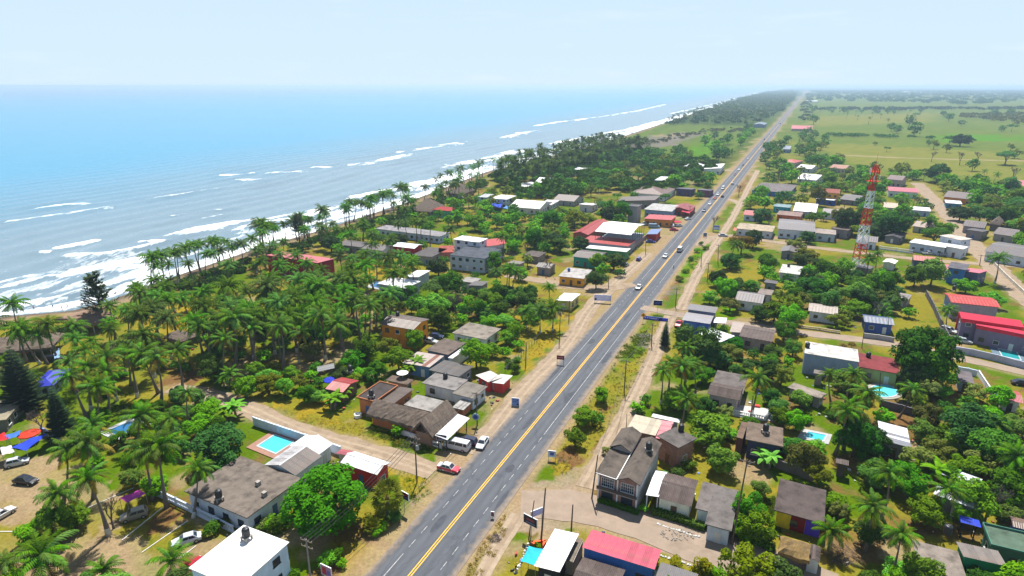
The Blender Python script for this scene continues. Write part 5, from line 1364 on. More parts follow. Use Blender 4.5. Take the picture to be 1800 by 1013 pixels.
H('red-roofed stable','on the far right verge of the highway',[(1391,226.4),(1392,224),(1428,225)],3.6,'gable',(226,80,100),(200,170,160),name='stable',cat='building',ridge='b')
H('red-roofed far cottage','among trees right of the highway',[(1380,284),(1383,280),(1402,283)],4.2,'hip',(226,90,80),(200,180,170),rise=1.5)
H('white far cottage','right of the red-roofed far cottage',[(1410,295),(1413,291),(1430,294)],3.4,'gable',(240,240,242),(200,205,210),ridge='b')
H('orange-roofed far cottage','at the near edge of the pasture',[(1466,295),(1469,291),(1490,294)],3.6,'gable',(196,120,90),(180,170,160),ridge='b')
H('long white greenhouse','far off on the plain',[(1584,162),(1587,160.4),(1608,160.6)],8.0,'slab',(244,246,248),(220,226,230),name='greenhouse',cat='building',win=0)
H('white far bungalow','beside the distant highway',[(1420,178),(1422,176.6),(1434,177)],5.0,'slab',(244,246,248),(220,226,230),lm=False)
H('grey far barn','before the far palm wood',[(1330,219),(1332,216),(1343,217)],5.0,'gable',(150,166,190),(120,140,170),name='barn',cat='barn',lm=False)
H('pale far kiosk','on the right verge of the highway',[(1378,262),(1380,256),(1389,257)],4.0,'slab',(190,200,220),(130,150,190),name='kiosk',cat='kiosk',lm=False)
H('red-roofed villa corner','at the right edge under the trees',[(1786,326),(1790,319),(1820,324)],4.0,'gable',(226,110,130),(200,180,180),ridge='b',lm=False)
# ---- smaller roofs that show between the trees
for px,py,w,hh,rf,rc,wc,short,where in (
 (1362,328,40,3.2,'slab',(150,140,140),(60,120,200),'long blue-fronted building','among trees right of the dirt track'),(1427,312,20,3,'gable',(236,238,240),(200,200,205),'white gabled hut','below the far pasture'),(1500,348,22,3,'gable',(96,90,96),(120,116,120),'charcoal-roofed cottage','left of the mast top'),
 (1481,403,26,3,'mono',(130,112,106),(140,130,130),'brown lean-to','left of the grey-roofed cottage'),(1772,408,30,3.2,'gable',(118,104,104),(150,146,150),'long brown-roofed villa','above the grey-roofed white villa'),(1718,406,24,3,'mono',(106,98,100),(130,124,128),'low dark shed','beside the sandy road'),
 (1346,512,26,3,'slab',(176,160,150),(190,190,196),'beige-roofed hut','right of the white cottage with grey roof'),(1402,470,18,3,'slab',(206,204,204),(170,180,200),'pale flat hut','right of the white house with blue tanks'),(1355,496,22,3,'mono',(110,104,110),(130,126,130),'slate-coloured lean-to','above the beige-roofed hut'),
 (1035,360,18,3,'mono',(238,238,238),(190,190,196),'little white lean-to','behind the market wing'),(1000,348,26,3,'gable',(130,116,108),(150,146,146),'brown-roofed cottage','deep in the trees behind the market'),(1206,333,18,3,'mono',(90,86,110),(80,70,110),'purple stall','beside the highway before the far sheds'),(1240,335,16,3,'mono',(110,90,120),(110,70,90),'mauve stall','right of the purple stall'),
 (940,445,26,3,'slab',(124,112,106),(140,130,126),'brown flat roof','behind the yellow corner shop'),(960,466,24,3,'gable',(112,102,98),(140,130,126),'low brown gable','left of the yellow corner shop'),(908,462,20,3,'mono',(150,140,134),(150,140,140),'grey lean-to','right of the hotel yard'),
 (1625,395,24,3,'gable',(200,176,160),(190,184,180),'sand-coloured roof','above the long white-roofed house'),(1520,470,26,3,'mono',(120,110,108),(150,140,136),'tin workshop','at the foot of the mast'),(1590,520,24,3,'gable',(126,118,118),(160,156,160),'grey cottage','behind the dry lot'),(1440,655,22,2.8,'mono',(150,140,132),(150,140,134),'tin kitchen','below the tall grey house'),
 (1480,812,26,2.8,'mono',(120,104,98),(90,80,80),'rusty kitchen roof','among trees above the multicoloured house'),(1575,760,22,2.7,'mono',(110,104,104),(110,100,100),'dark hen house','left of the striped metal roof'),(1765,860,26,2.8,'gable',(140,126,120),(140,130,126),'tan-roofed hut','at the right edge among trees')):
    k=w/2
    if near_road(*G(px,py),2.5):continue
    H(short,where,[(px- k,py+w*.10),(px- k*.62,py- w*.24),(px+k,py- w*.02)],hh,rf,rc,wc,name='hut',cat='hut',win=.7,lm=False,ridge='b')
# ================================================================= SPECIAL BUILDINGS
# ---- brick house with two roof pitches
A,B,C_=(Vector(G(*p,5.4)) for p in ((1049,834),(1128,857),(1161,779)))
ex=(B- A); ang=math.atan2(ex.y,ex.x); la=ex.length; ey=C_- B; lb=ey.length*.98; ctr=(A+C_) /2
root=tag(empty('brick_house',ctr.x,ctr.y,0,ang),'two-storey brick house with white barred windows facing the dusty side street','house')
root.scale=(1,1,.87); FOOT.append((ctr.x,ctr.y,ang,la,lb,5.4)); LMARK.append(('two-storey brick house',ctr.x,ctr.y,6.2))
hx,hy=la/2,lb/2; wx,wy=hx- .45,hy- .45; rc_=concrete_roof((128,116,106),.5)
mb=MB(); mb.box(-wx,-wy,-.25,wx,wy,6.15); mb.face([(.4,-wy,6.15),(wx,-wy,6.15),(wx/2+.2,-wy,7.3)]); mb.build('wall',M_brickw,root)
mb=MB(); mb.box(wx- .02,-wy- .01,-.25,wx+.04,wy+.01,6.1); mb.build('side_render',paint((176,176,178)),root)
def slab_face(mb,pts,t=.16):mb.hexa(pts,[(p[0],p[1],p[2] +t) for p in pts])
mb=MB(); slab_face(mb,[(-hx,-hy,6.2),(-.15,-hy,6.0),(-.15,hy,6.9),(-hx,hy,7.1)]); ro=mb.build('left_roof',rc_,root)
mb=MB(); slab_face(mb,[(-.1,-hy,6.05),(hx/2,-hy,7.25),(hx/2,hy,7.25),(-.1,hy,6.05)]); slab_face(mb,[(hx/2,-hy,7.25),(hx,-hy,6.2),(hx,hy,6.2),(hx/2,hy,7.25)]); mb.build('right_roof',rc_,root)
mb=MB(); mb.tube((-.12,-hy+.1,6.25),(-.12,hy,7.05),.09,.09,6); mb.tube((-hx,-hy,6.4),(-.1,-hy,6.22),.07,.07,6); mb.build('gutter',M_white,root)
mb=MB()
for s in (0,1):
    x0,x1=(-hx- .1,-hx/2) if s==0 else (-hx/2,0.0)
    z0,z1=(7.1,8.3) if s==0 else (8.3,7.1)
    slab_face(mb,[(x0,.5,z0),(x1,.5,z1),(x1,hy+.3,z1),(x0,hy+.3,z0)])
mb.build('rear_gable',rc_,root)
mb=MB(); mb.hexa([(-wx,.8,6.3),(-.2,.8,6.3),(-.2,wy,6.3),(-wx,wy,6.3)],[(-wx,.8,7.0),(-.2,.8,7.0),(-.2,wy,7.0),(-wx,wy,7.0)]); mb.face([(-wx,.8,7.0),(-.2,.8,7.0),(-wx/2- .1,.8,8.15)]); mb.build('gable_wall',paint((150,140,136)),root)
for x in (-wx/2,wx/2):
    window_on(root,3,x,4.5,2.3,2.0,wx,wy,100,bars=6); window_on(root,3,x,1.5,2.0,1.4,wx,wy,100,fm=frame_dark)
for x in (-wx+.1,.0,wx- .1):mb=MB(); mb.box(x- .12,-wy- .06,-.2,x+.12,-wy+.05,6.1); mb.build('pilaster',M_white,root)
mb=MB(); mb.box(-wx- .1,-wy- .8,3.0,wx+.1,-wy- .02,3.15); o=mb.build('balcony',M_conc,root)
mb=MB(); mb.box(-wx,-wy- .78,3.15,wx,-wy- .73,3.8); mb.build('railing',frame_dark,o)
tank(1140,795,5.9,'on the two-storey brick house')
# ---- colours of the three-room front on the yellow, red and purple house
for h_ in [o for o in COL.objects if o.get('label','').startswith('yellow, red and purple')]:
    cx,cy_,a_,la,lb,hh=next(f for f in FOOT if abs(f[0] - h_.location.x) <.01 and abs(f[1] - h_.location.y) <.01)
    hx,hy=la/2- .45,lb/2- .45
    best=max(range(4),key=lambda s:-((1,0,-1,0)[s] *math.cos(a_) - (0,1,0,-1)[s] *math.sin(a_)) *cx- ((1,0,-1,0)[s] *math.sin(a_) +(0,1,0,-1)[s] *math.cos(a_)) *cy_)
    for k,c in enumerate(((226,200,30),(120,14,22),(84,60,200))):
        mb=MB(); t0,t1=-1+2*k/3,-1+2*(k+1) /3
        if best in (1,3):
            sg=1 if best==1 else -1; q=sorted((hx*t0*-sg,hx*t1*-sg)); mb.box(q[0] +.02,min(sg*hy,sg*(hy+.06)),-.2,q[1] - .02,max(sg*hy,sg*(hy+.06)),2.95)
        else:
            sg=1 if best==0 else -1; q=sorted((hy*t0*sg,hy*t1*sg)); mb.box(min(sg*hx,sg*(hx+.06)),q[0] +.02,-.2,max(sg*hx,sg*(hx+.06)),q[1] - .02,2.95)
        mb.build('front_panel',paint(c),h_)
    window_on(h_,best,-.6,1.5,1.0,1.0,hx+.06,hy+.06,100,fm=frame_dark)

# ---- lattice mast
mr_,mw_=paint((214,48,28)),paint((226,232,240))
mx_,my_=G(1505,482); MH=42.0
mast=tag(empty('radio_mast',mx_,my_,0,R(20)),'tall red and white lattice radio mast standing above the trees','mast'); LMARK.append(('red and white mast',mx_,my_,20)); FOOT.append((mx_,my_,0,5,5,3))
def mw(z):return 1.75- 1.2*z/MH
bands=[(0,6.5,'w'),(6.5,12.5,'r'),(12.5,19.5,'w'),(19.5,26,'r'),(26,32.5,'w'),(32.5,MH,'r')]
for z0,z1,c in bands:
    mt=mr_ if c=='r' else mw_; n=3; mb=MB()
    for zz in (z0+.02,z1- .02):
        w=mw(zz)
        for i in range(4):
            a,b_=R(45+90*i),R(135+90*i); mb.tube((w*math.cos(a) *1.41,w*math.sin(a) *1.41,zz),(w*math.cos(b_) *1.41,w*math.sin(b_) *1.41,zz),.08,.08,4)
    sec=mb.build('red_section' if c=='r' else 'white_section',mt,mast)
    for i in range(4):
        a=R(45+90*i); mb=MB(); mb.tube((mw(z0) *math.cos(a) *1.41,mw(z0) *math.sin(a) *1.41,z0),(mw(z1) *math.cos(a) *1.41,mw(z1) *math.sin(a) *1.41,z1),.15,.14,6); mb.build('leg',mt,sec)
        b_=R(135+90*i)
        for k in range(n):
            za,zb=z0+(z1- z0) *k/n,z0+(z1- z0) *(k+1) /n
            for s in (0,1):
                p,q_=(a,b_) if s==0 else (b_,a)
                mb=MB(); mb.tube((mw(za) *math.cos(p) *1.41,mw(za) *math.sin(p) *1.41,za),(mw(zb) *math.cos(q_) *1.41,mw(zb) *math.sin(q_) *1.41,zb),.075,.075,4,cap=False); mb.build('brace',mt,sec)
mb=MB(); mb.box(-1.7,-1.7,36.0,1.7,1.7,36.12); mb.box(-1.5,-1.5,39.5,1.5,1.5,39.6); mb.build('platform',mr_,mast)
for i in range(8):
    a=i*.785; mb=MB(); mb.box(-.15,-.1,-1.1,.15,.1,1.1); mb.build('panel_antenna',mw_ if i % 3 else mr_,mast,(2.0*math.cos(a),2.0*math.sin(a),37.2 if i % 2 else 39.8),a+1.57)
mb=MB(); mb.tube((0,0,42),(0,0,46.5),.06,.03,5); mb.build('lightning_rod',mr_,mast)

# ================================================================= WALLS, FENCES, POOLS
def wall_line(name,label,pts,h,mat,thick=.2,cat='wall',lattice=False,pillars=True,cap=None):
    P=[Vector((*G(*p),0)) for p in pts]; c=sum(P,Vector()) /len(P)
    root=tag(empty(name,c.x,c.y,0),label,cat)
    for a,b in zip(P[:-1],P[1:]):
        d=b- a; L=d.length; rz=math.atan2(d.y,d.x); mid=(a+b) /2- c
        mb=MB()
        if lattice:
            mb.box(-L/2,-thick/2,-.15,L/2,thick/2,h*.35); mb.box(-L/2,-thick/2- .03,h- .14,L/2,thick/2+.03,h)
            seg=mb.build('wall_panel',mat,root,mid,rz)
            n=max(2,int(L/.42)); bm_=MB(); bm_.box(-.09,-.06,h*.35,.09,.06,h- .14); bme=bm_.mesh('baluster',mat)
            for i in range(n):mesh_obj('baluster',bme,seg,(-L/2+L*(i+.5) /n,0,0))
        else:
            mb.box(-L/2,-thick/2,-.15,L/2,thick/2,h); seg=mb.build('wall_panel',mat,root,mid,rz)
            mb=MB(); mb.box(-L/2,-thick/2- .05,h,L/2,thick/2+.05,h+.08); mb.build('coping',cap or mat,seg)
        if pillars:
            n=max(1,int(L/3.6)); bm_=MB(); bm_.box(-.16,-.16,-.15,.16,.16,h+.16); bme=bm_.mesh('pillar',mat)
            for i in range(n):mesh_obj('pillar',bme,seg,(-L/2+L*(i+.02) /n,0,0))
    return root
PW=paint((206,218,238)); PG=paint((170,168,172)); PD=paint((96,92,98))
wall_line('garden_wall','white and blue lattice wall along the palm-lined car park',[(277,872),(345,905),(412,938)],1.5,PW,lattice=True)
wall_line('garden_wall','long whitewashed wall between the swimming pool and the dirt lane',[(447,748),(490,763),(537,779),(582,794),(600,801)],2.0,PW)
r=wall_line('restaurant_wall','low white painted wall with black lettering below the thatched gable',[(704,763),(737,775),(777,789)],1.1,paint((232,232,232)),pillars=False)
wall_line('boundary_wall','long grey wall along the side of the red hotel',[(1627,520),(1641,546),(1652,572),(1675,619)],2.0,PD,pillars=True)
wall_line('boundary_wall','white hotel wall along the pale side street',[(1676,620),(1707,625),(1750,635),(1830,657)],1.8,paint((176,180,200)))
wall_line('lattice_wall','dark block wall with yellow lattice below the oval pool',[(1546,715),(1582,724),(1624,737)],1.7,PD,lattice=False)
wall_line('lattice_wall','brown openwork wall right of the dark block wall',[(1626,738),(1650,745)],1.4,paint((130,104,90)),lattice=True)
wall_line('yard_wall','grey yard wall before the blue tarpaulin-roofed house',[(1517,594),(1543,597),(1571,602)],1.4,PG)
wall_line('yard_fence','low cream fence before the white cottage with rusty roof',[(1408,577),(1440,581),(1477,587)],.9,paint((200,180,160)),lattice=True)
wall_line('garden_wall','slanting white wall beside the small pink-roofed cabin',[(1719,660),(1732,680),(1747,702)],1.3,paint((214,216,224)))
wall_line('garden_wall','white wall right of the big dark tree',[(1683,655),(1700,658),(1716,662)],1.6,PW)
wall_line('street_wall','pale wall along the right side of the sandy road',[(1745,464),(1765,485),(1800,518)],1.2,paint((200,190,176)))
wall_line('white_fence','white picket fence facing the sandy cross street',[(1545,438),(1575,442),(1604,446)],1.5,paint((214,218,226)),lattice=True)
wall_line('market_wall','pink grey wall along the market car park',[(1107,444),(1122,430),(1142,415)],1.9,paint((170,140,140)))
wall_line('camp_wall','bluish wall behind the beach camping tents',[(74,762),(92,772),(110,784)],1.5,paint((120,130,170)))
wall_line('terrace_balustrade','white balustrade around the terrace right of the bright green tree',[(1288,728),(1320,735),(1345,740),(1358,722)],1.1,M_white,lattice=True)
wall_line('yard_wall','dark yard wall behind the multicoloured house',[(1362,822),(1400,835),(1430,848)],1.8,PD)
wall_line('planter','orange triangular planter by the turquoise awning',[(934,957),(959,955),(950,968),(934,957)],.5,paint((214,92,46)),thick=.25,pillars=False,cat='planter')
x,y=G(1322,726); mb=MB(); mb.box(-4.2,-2.8,-.1,4.2,2.8,.12); tag(mb.build('terrace',hpaint((240,236,232)),None,(x,y,0),R(-16)),'white paved terrace right of the bright green tree',None,None,'structure')
x,y=G(1330,716); mb=MB(); mb.box(-.7,-.35,.12,.7,.35,.5); tag(mb.build('bench',paint((224,60,60)),None,(x,y,0),R(-16)),'red bench on the white terrace','bench')
for (p,n,lab) in (([(888,655),(902,640),(916,627),(930,612),(944,600)],12,'wire fence with wooden posts along the dirt track'),([(1110,300),(1160,296),(1205,296)],10,'far post fence beside the far dirt road')):
    P=[Vector((*G(*q),0)) for q in p]; root=tag(empty('wire_fence',P[0].x,P[0].y,0),lab,'fence')
    pm_=MB(); pm_.tube((0,0,-.2),(0,0,1.4),.07,.06,6); pme=pm_.mesh('post',M_wood)
    tot=len(P) - 1; pts=[P[min(int(i/n*tot),tot- 1)].lerp(P[min(int(i/n*tot),tot- 1) +1],i/n*tot- min(int(i/n*tot),tot- 1)) for i in range(n+1)]
    for q in pts:mesh_obj('post',pme,root,q- P[0])
    mb=MB()
    for zz in (.5,.9,1.25):
        for a,b in zip(pts[:-1],pts[1:]):mb.tube(a- P[0] +Vector((0,0,zz)),b- P[0] +Vector((0,0,zz)),.012,.012,3,cap=False)
    mb.build('wire',M_steel,root)
def water_mat(name,c):
    m=plain(name,c,.06,0,.6); return m
def pool(label,pts,water,deckc,deck=1.2,round_=False):
    P=[Vector((*G(*p),0)) for p in pts]; c=sum(P,Vector()) /len(P); root=tag(empty('swimming_pool',c.x,c.y,0),label,'pool')
    FOOT.append((c.x,c.y,0,6,6,.5))
    if round_:
        a=(P[1] - P[0]) /2; b=(P[3] - P[2]) /2; c=(P[0] +P[1]) /2; root.location=c
        Q=[a*math.cos(t) *(1+.12*math.cos(2*t)) +b*math.sin(t) for t in [2*math.pi*i/28 for i in range(28)]]
    else:Q=[p- c for p in P]
    if sum(p.x*q.y- q.x*p.y for p,q in zip(Q,Q[1:] +Q[:1])) <0:Q=Q[::-1]
    mb=MB(); mb.face([(p.x,p.y,.12) for p in Q]); mb.build('water',water,root)
    def ring(w0,w1,z,z2,nm,m):
        mb=MB(); n=len(Q)
        def off(p,w):return p+p.normalized() *w*(1.25 if not round_ else 1)
        for i in range(n):
            p,q=Q[i],Q[(i+1) % n]; a,b_,c_,d=off(p,w0),off(q,w0),off(q,w1),off(p,w1)
            mb.face([(a.x,a.y,z),(d.x,d.y,z),(c_.x,c_.y,z),(b_.x,b_.y,z)]); mb.face([(a.x,a.y,z),(b_.x,b_.y,z),(b_.x,b_.y,z2),(a.x,a.y,z2)]); mb.face([(d.x,d.y,z2),(c_.x,c_.y,z2),(c_.x,c_.y,z),(d.x,d.y,z)])
        mb.build(nm,m,root)
    ring(-.05,.35,.2,.0,'coping',hpaint((236,240,244)))
    if deckc:ring(.35,.35+deck,.14,-.1,'deck',hpaint(deckc))
    return root
pool('rectangular turquoise swimming pool with terracotta paving beside the grey house',[(454,785),(483,766),(516,778),(485,798)],water_mat('pool_turquoise',(.06,.42,.50)),(200,150,128),1.5)
pool('dark blue swimming pool with white rim on the palm lawn',[(187,759),(228,742),(250,749),(210,768)],water_mat('pool_blue',(.015,.11,.26)),(226,232,236),1.0)
pool('pale turquoise oval swimming pool among palms',[(1534,684),(1575,692),(1549,699),(1560,678)],water_mat('pool_pale',(.10,.55,.62)),(200,196,180),.8,True)
pool('teal hotel swimming pool behind the white hotel wall',[(1762,627),(1794,634),(1786,619),(1755,614)],water_mat('pool_teal',(.02,.26,.28)),(120,150,170),2.5)
pool('small turquoise pool hidden behind trees near the multicoloured house',[(1412,770),(1420,760),(1452,766),(1446,776)],water_mat('pool_turquoise',(.06,.42,.50)),(220,220,220),.8)
pool('small blue pool beside the white house among palms',[(650,504),(662,496),(680,500),(668,508)],water_mat('pool_blue',(.015,.11,.26)),(236,236,240),.8)
# water-well rings and white dish
for px,py,lab in ((629.5,733,'white concrete well ring on the dry grass beside the orange building'),(909,578,'white concrete well ring in the fenced dry yard')):
    x,y=G(px,py); mb=MB(); n=18
    mb.lathe([(.85,-.1),(.85,.75),(.62,.75),(.62,.1),(.01,.1)],18); tag(mb.build('well_ring',paint((236,236,234)),None,(x,y,0)),lab,'well')
x,y=G(708,664,3.0); root=tag(empty('satellite_dish',x,y,3.0,.4),'large white round dish on the brown concrete outbuilding','dish')
mb=MB(); mb.lathe([(.05,.9),(.6,.95),(1.1,1.1),(1.4,1.3),(1.37,1.32),(1.05,1.15),(.05,1.0)],20); mb.build('dish',M_white,root,None); mb=MB(); mb.tube((0,0,0),(0,0,.95),.08,.08,8); mb.build('mount',M_steel,root)

# ================================================================= POLES AND CABLES
PT={}
def pole(foot,top,label,arms=1,r=.15,conc=False,transf=False,hgt=None):
    x,y=G(*foot); lo,hi=1.0,25.0
    for _ in range(40):
        m=(lo+hi) /2
        if PX(x,y,m)[1] >top[1]:lo=m
        else:hi=m
    h=hgt or lo; root=tag(empty('utility_pole',x,y,0,-ROAD_T),label,'pole','utility poles')
    # lean to the surveyed top
    tx,ty=G(top[0],top[1],h); lx,ly=(tx- x),(ty- y); L=math.hypot(lx,ly); k=min(1,1.2/L) if L>0 else 0
    c,s=math.cos(ROAD_T),math.sin(ROAD_T); lx,ly=(lx*c- ly*s) *k,(lx*s+ly*c) *k
    mb=MB(); mb.chain([(0,0,-.3),(lx*.5,ly*.5,h*.5),(lx,ly,h)],[r,r*.85,r*.65],8); mb.build('shaft',M_conc if conc else M_wood,root)
    for i in range(arms):
        z=h- .35- i*1.1; mb=MB(); mb.box(lx- 1.1,ly- .06,z- .06,lx+1.1,ly+.06,z+.06); a=mb.build('crossarm',M_wood,root)
        for xx in (-1,-.35,.35,1):mb=MB(); mb.tube((lx+xx,ly,z+.06),(lx+xx,ly,z+.28),.05,.04,6); mb.build('insulator',M_steel,a)
    if transf:mb=MB(); mb.lathe([(.05,h- 2.6),(.3,h- 2.55),(.3,h- 1.6),(.05,h- 1.5)],10,c=(lx+.45,ly)); mb.build('transformer',plain('transformer_grey',(.3,.32,.33),.5),root)
    c,s=math.cos(-ROAD_T),math.sin(-ROAD_T)
    return (x+lx*c- ly*s,y+lx*s+ly*c,h)
P1=pole((733,848),(729,768),'tall pole with crossarm and transformer beside the dirt lane',2,transf=True)
P2=pole((546,1018),(538,948),'double crossarm pole at the bottom left of the highway',2,conc=True)
P3=pole((839,748),(837,690),'pole with round sign at the end of the metal canopy',1)
P4=pole((924,643),(925,602),'pole by the wire fence along the dirt track',0)
P5=pole((983,602),(985,549),'pole on the dry verge beside the fan of palm shadows',1)
P6=pole((1000,564),(1001,528),'short pole beside the white sheet-roofed hut',0)
P7=pole((1070,506),(1069,484),'pole in front of the yellow corner shop',1)
P8=pole((1135,447),(1135,417),'pole in the market car park',1)
P9=pole((1213,384),(1213,362),'pole beside the red-roofed roadside diner',1)
Q1=pole((1040,877),(1051,800),'leaning pole at the corner of the brick house',0)
Q2=pole((1286,957),(1314,808),'long leaning pole right of the grey concrete-roofed house',1)
Q3=pole((951,950),(959,858),'taller dark pole behind the black signboard',0,.17)
Q4=pole((929,948),(939,880),'thinner dark pole carrying the black signboard',0,.12)
Q5=pole((1004,934),(1007,887),'dark pole with white base behind the white-roofed shop',0)
Q6=pole((1097,690),(1101,633),'lone pole in the middle of the right verge',1)
Q7=pole((1145,609),(1147,570),'pole beside the slim roadside conifer',1)
Q8=pole((1187,541),(1190,507),'pole by the navy sign at the highway junction',1)
Q9=pole((1232,469),(1234,440),'pole on the green verge beyond the junction',1)
Q10=pole((1243,495),(1246,462),'pole beside the two-rut dirt track',1)
Q11=pole((1262,465),(1263,430),'pole near the palm at the gravel junction',1)
pole((1722,467),(1725,448),'pole at the corner of the sandy road',1)
pole((1560,588),(1563,552),'thin pole before the blue tarpaulin-roofed house',0,.1)
pole((1515,612),(1520,574),'thin pole left of the rust-coloured shrubs',0,.1)
pole((1545,700),(1548,655),'pole beside the oval swimming pool',0,.12)
pole((1318,744),(1324,695),'dark pole before the white terrace',0,.12)
pole((1166,790),(1170,770),'short pole beside the unfinished brick building',0,.1)
pole((1101,754),(1102,728),'short pole beside the cream metal roof',0,.08)
pole((788,758),(787,730),'thin mast on the restaurant canopy',0,.06)
def cable(a,b,label,offs=(-1,-.35,.35,1),sag=.9,dz=-.1):
    a,b=Vector(a),Vector(b); root=tag(empty('power_line',(a.x+b.x) /2,(a.y+b.y) /2,0),label,'cable','power lines'); c=root.location
    d=(b- a); n=Vector((d.y,-d.x,0)).normalized()
    for o in offs:
        mb=MB(); pts=[]
        for i in range(9):
            t=i/8; p=a.lerp(b,t) +n*o; p.z += dz- sag*4*t*(1- t); pts.append(p- c)
        mb.chain(pts,[.045] *9,3); mb.build('wire',M_black,root)
cable(P2,P1,'power lines crossing the big round tree beside the highway'); cable(P1,P3,'power lines above the thatched restaurant',(-.4,.4))
cable(P3,P4,'single cable along the dirt track behind the roadside stalls',(0,)); cable(P4,P5,'single cable above the wire fence',(0,)); cable(P5,P7,'single cable past the white sheet-roofed hut',(0,))
cable(Q6,Q7,'cable along the right verge towards the conifer',(-.3,.3)); cable(Q7,Q8,'cable from the slim conifer to the junction',(-.3,.3)); cable(Q8,Q10,'cable beside the two-rut dirt track',(-.3,.3))
cable(Q1,Q6,'cable from the brick house up the right verge',(0,),1.4); cable(P7,P8,'cable between the yellow shop and the market',(0,))

# ================================================================= SIGNS
def text_mesh(txt,size,mat):
    cu=bpy.data.curves.new('lettering','FONT'); cu.body=txt; cu.size=size; cu.align_x='CENTER'; cu.align_y='CENTER'; cu.extrude=.01
    o=bpy.data.objects.new('lettering',cu); COL.objects.link(o); dg=bpy.context.evaluated_depsgraph_get(); me=bpy.data.meshes.new_from_object(o.evaluated_get(dg)); bpy.data.objects.remove(o); bpy.data.curves.remove(cu)
    me.materials.clear(); me.materials.append(mat); return me
def sign(foot,w,h,z0,rgb,rz,label,posts=1,marks=(),frame=(240,240,240),tilt=0):
    x,y=G(*foot); root=tag(empty('signboard',x,y,0,rz),label,'sign')
    for s in ((0,) if posts==1 else (-1,1)):
        mb=MB(); mb.tube((s*w*.46,0,-.2),(s*w*.46,0,z0+(h if posts==2 else .1)),.055,.055,6); mb.build('post',M_steel if rgb != (120,30,40) else M_wood,root)
    mb=MB(); mb.box(-w/2,-.05,z0,w/2,.05,z0+h); p=mb.build('panel',paint(rgb,.45),root)
    mb=MB(); q=.05
    for a in ((-w/2- q,z0- q,w/2+q,z0),(-w/2- q,z0+h,w/2+q,z0+h+q),(-w/2- q,z0,-w/2,z0+h),(w/2,z0,w/2+q,z0+h)):mb.box(a[0],-.07,a[1],a[2],.07,a[3])
    mb.build('frame',paint(frame),p)
    for k,(mx0,mz0,mx1,mz1,c) in enumerate(marks):
        mb=MB(); mb.box(-w/2+w*mx0,-.062- .003*(k % 3),z0+h*mz0,-w/2+w*mx1,-.048,z0+h*mz1); mb.build('lettering',paint(c,.5),p)
    return root
def strokes(rows,c,x0=.12,x1=.88,seed=1):
    r_=random.Random(seed); out=[]
    for z,hh in rows:
        x=x0
        while x<x1:w=r_.uniform(.04,.09); out.append((x,z- hh/2,min(x+w,x1),z+hh/2,c)); x += w+r_.uniform(.015,.04)
    return out
sign((711.5,899),2.3,1.4,2.6,(36,16,34),R(-38),'dark billboard on a thin post beside the fan palm',1,[(.08,.15,.92,.42,(70,90,130))] +strokes([(.66,.2)],(190,40,70),seed=2))
sign((777,791),2.1,1.3,2.2,(28,24,40),R(-15),'black sign with red emblem before the white van',1,[(.2,.4,.8,.72,(190,50,80)),(.3,.5,.7,.62,(240,220,220)),(.15,.12,.85,.24,(120,140,180))])
sign((906,714),1.7,1.9,.15,(120,150,206),R(-12),'blue and white notice board at the left edge of the highway',2,strokes([(.75,.12),(.5,.12)],(40,60,130),seed=3) +[(.7,.08,.95,.3,(20,20,40))])
sign((970,810),1.5,1.3,.9,(190,200,230),R(-12),'white and blue board on the dry verge beside the small round tree',2,[(.25,.25,.75,.75,(70,90,170))] +strokes([(.88,.1)],(60,80,150),seed=4))
sign((985,641),1.9,1.0,1.5,(120,30,40),R(-12),'dark red board on two posts left of the highway',2,strokes([(.5,.25)],(210,150,170),seed=5),(80,20,26))
sign((1059,533),5.6,2.0,.9,(206,206,250),R(-8),'wide lilac banner at the sandy side street junction',2,strokes([(.68,.2),(.35,.16)],(236,238,250),.15,.9,6) +[(.02,.03,.14,.4,(30,30,110))])
sign((1155,552),2.7,1.7,2.9,(16,18,62),R(-10),'navy blue sign with white frame at the highway junction',1,strokes([(.6,.16),(.35,.12)],(90,100,190),seed=7))
sign((1152,563),7.6,.9,.08,(50,74,226),R(-20),'long blue banner stretched on the verge by the junction',2,strokes([(.5,.42)],(210,220,250),.06,.55,8) +[(.62,.15,.78,.85,(16,26,130))],(40,60,190))
sign((932,950),2.6,1.6,3.0,(14,16,30),R(-38),'black signboard in front of the white-roofed corner shop',1,[(.2,.45,.8,.72,(130,60,80)),(.15,.15,.85,.3,(90,110,150))])
sign((943,938),2.2,1.1,3.6,(190,190,240),R(30),'lilac banner slung between two dark poles',2)
sign((1239,418),1.6,1.9,.5,(96,110,140),R(-12),'small grey advertising board at the gravel junction',2)
sign((575,1016),2.0,1.8,.4,(196,150,190),R(-28),'pinkish poster board at the bottom left of the highway',2,[(.1,.1,.5,.8,(200,60,70)),(.55,.2,.9,.6,(120,120,200))])
sign((866,912),.5,.9,.5,(120,70,80),R(-10),'small brown marker at the tip of the right verge',1)
sign((1258,408),3.2,2.2,1.2,(110,130,190),R(-5),'blue and white roadside shelter board by the gravel junction',2,[(.1,.15,.9,.55,(200,206,230))])
x,y=G(839,748); root=tag(empty('round_sign',x- .3,y- .4,0,R(-12)),'round blue and white sign at the end of the metal canopy','sign'); mb=MB(); mb.tube((0,-.05,2.3),(0,.05,2.3),.8,.8,20); mb.build('disc',paint((150,170,206)),root); mb=MB(); mb.tube((0,-.07,2.3),(0,-.05,2.3),.5,.5,16); mb.build('emblem',paint((60,80,150)),root); mb=MB(); mb.tube((0,.09,-.2),(0,.09,3),.05,.05,6); mb.build('post',M_steel,root)
x,y=G(1130,568); root=tag(empty('warning_sign',x,y,0,R(-10)),'yellow diamond warning sign on a post right of the highway','sign'); mb=MB(); mb.tube((0,0,-.2),(0,0,3.2),.05,.05,6); mb.build('post',M_steel,root)
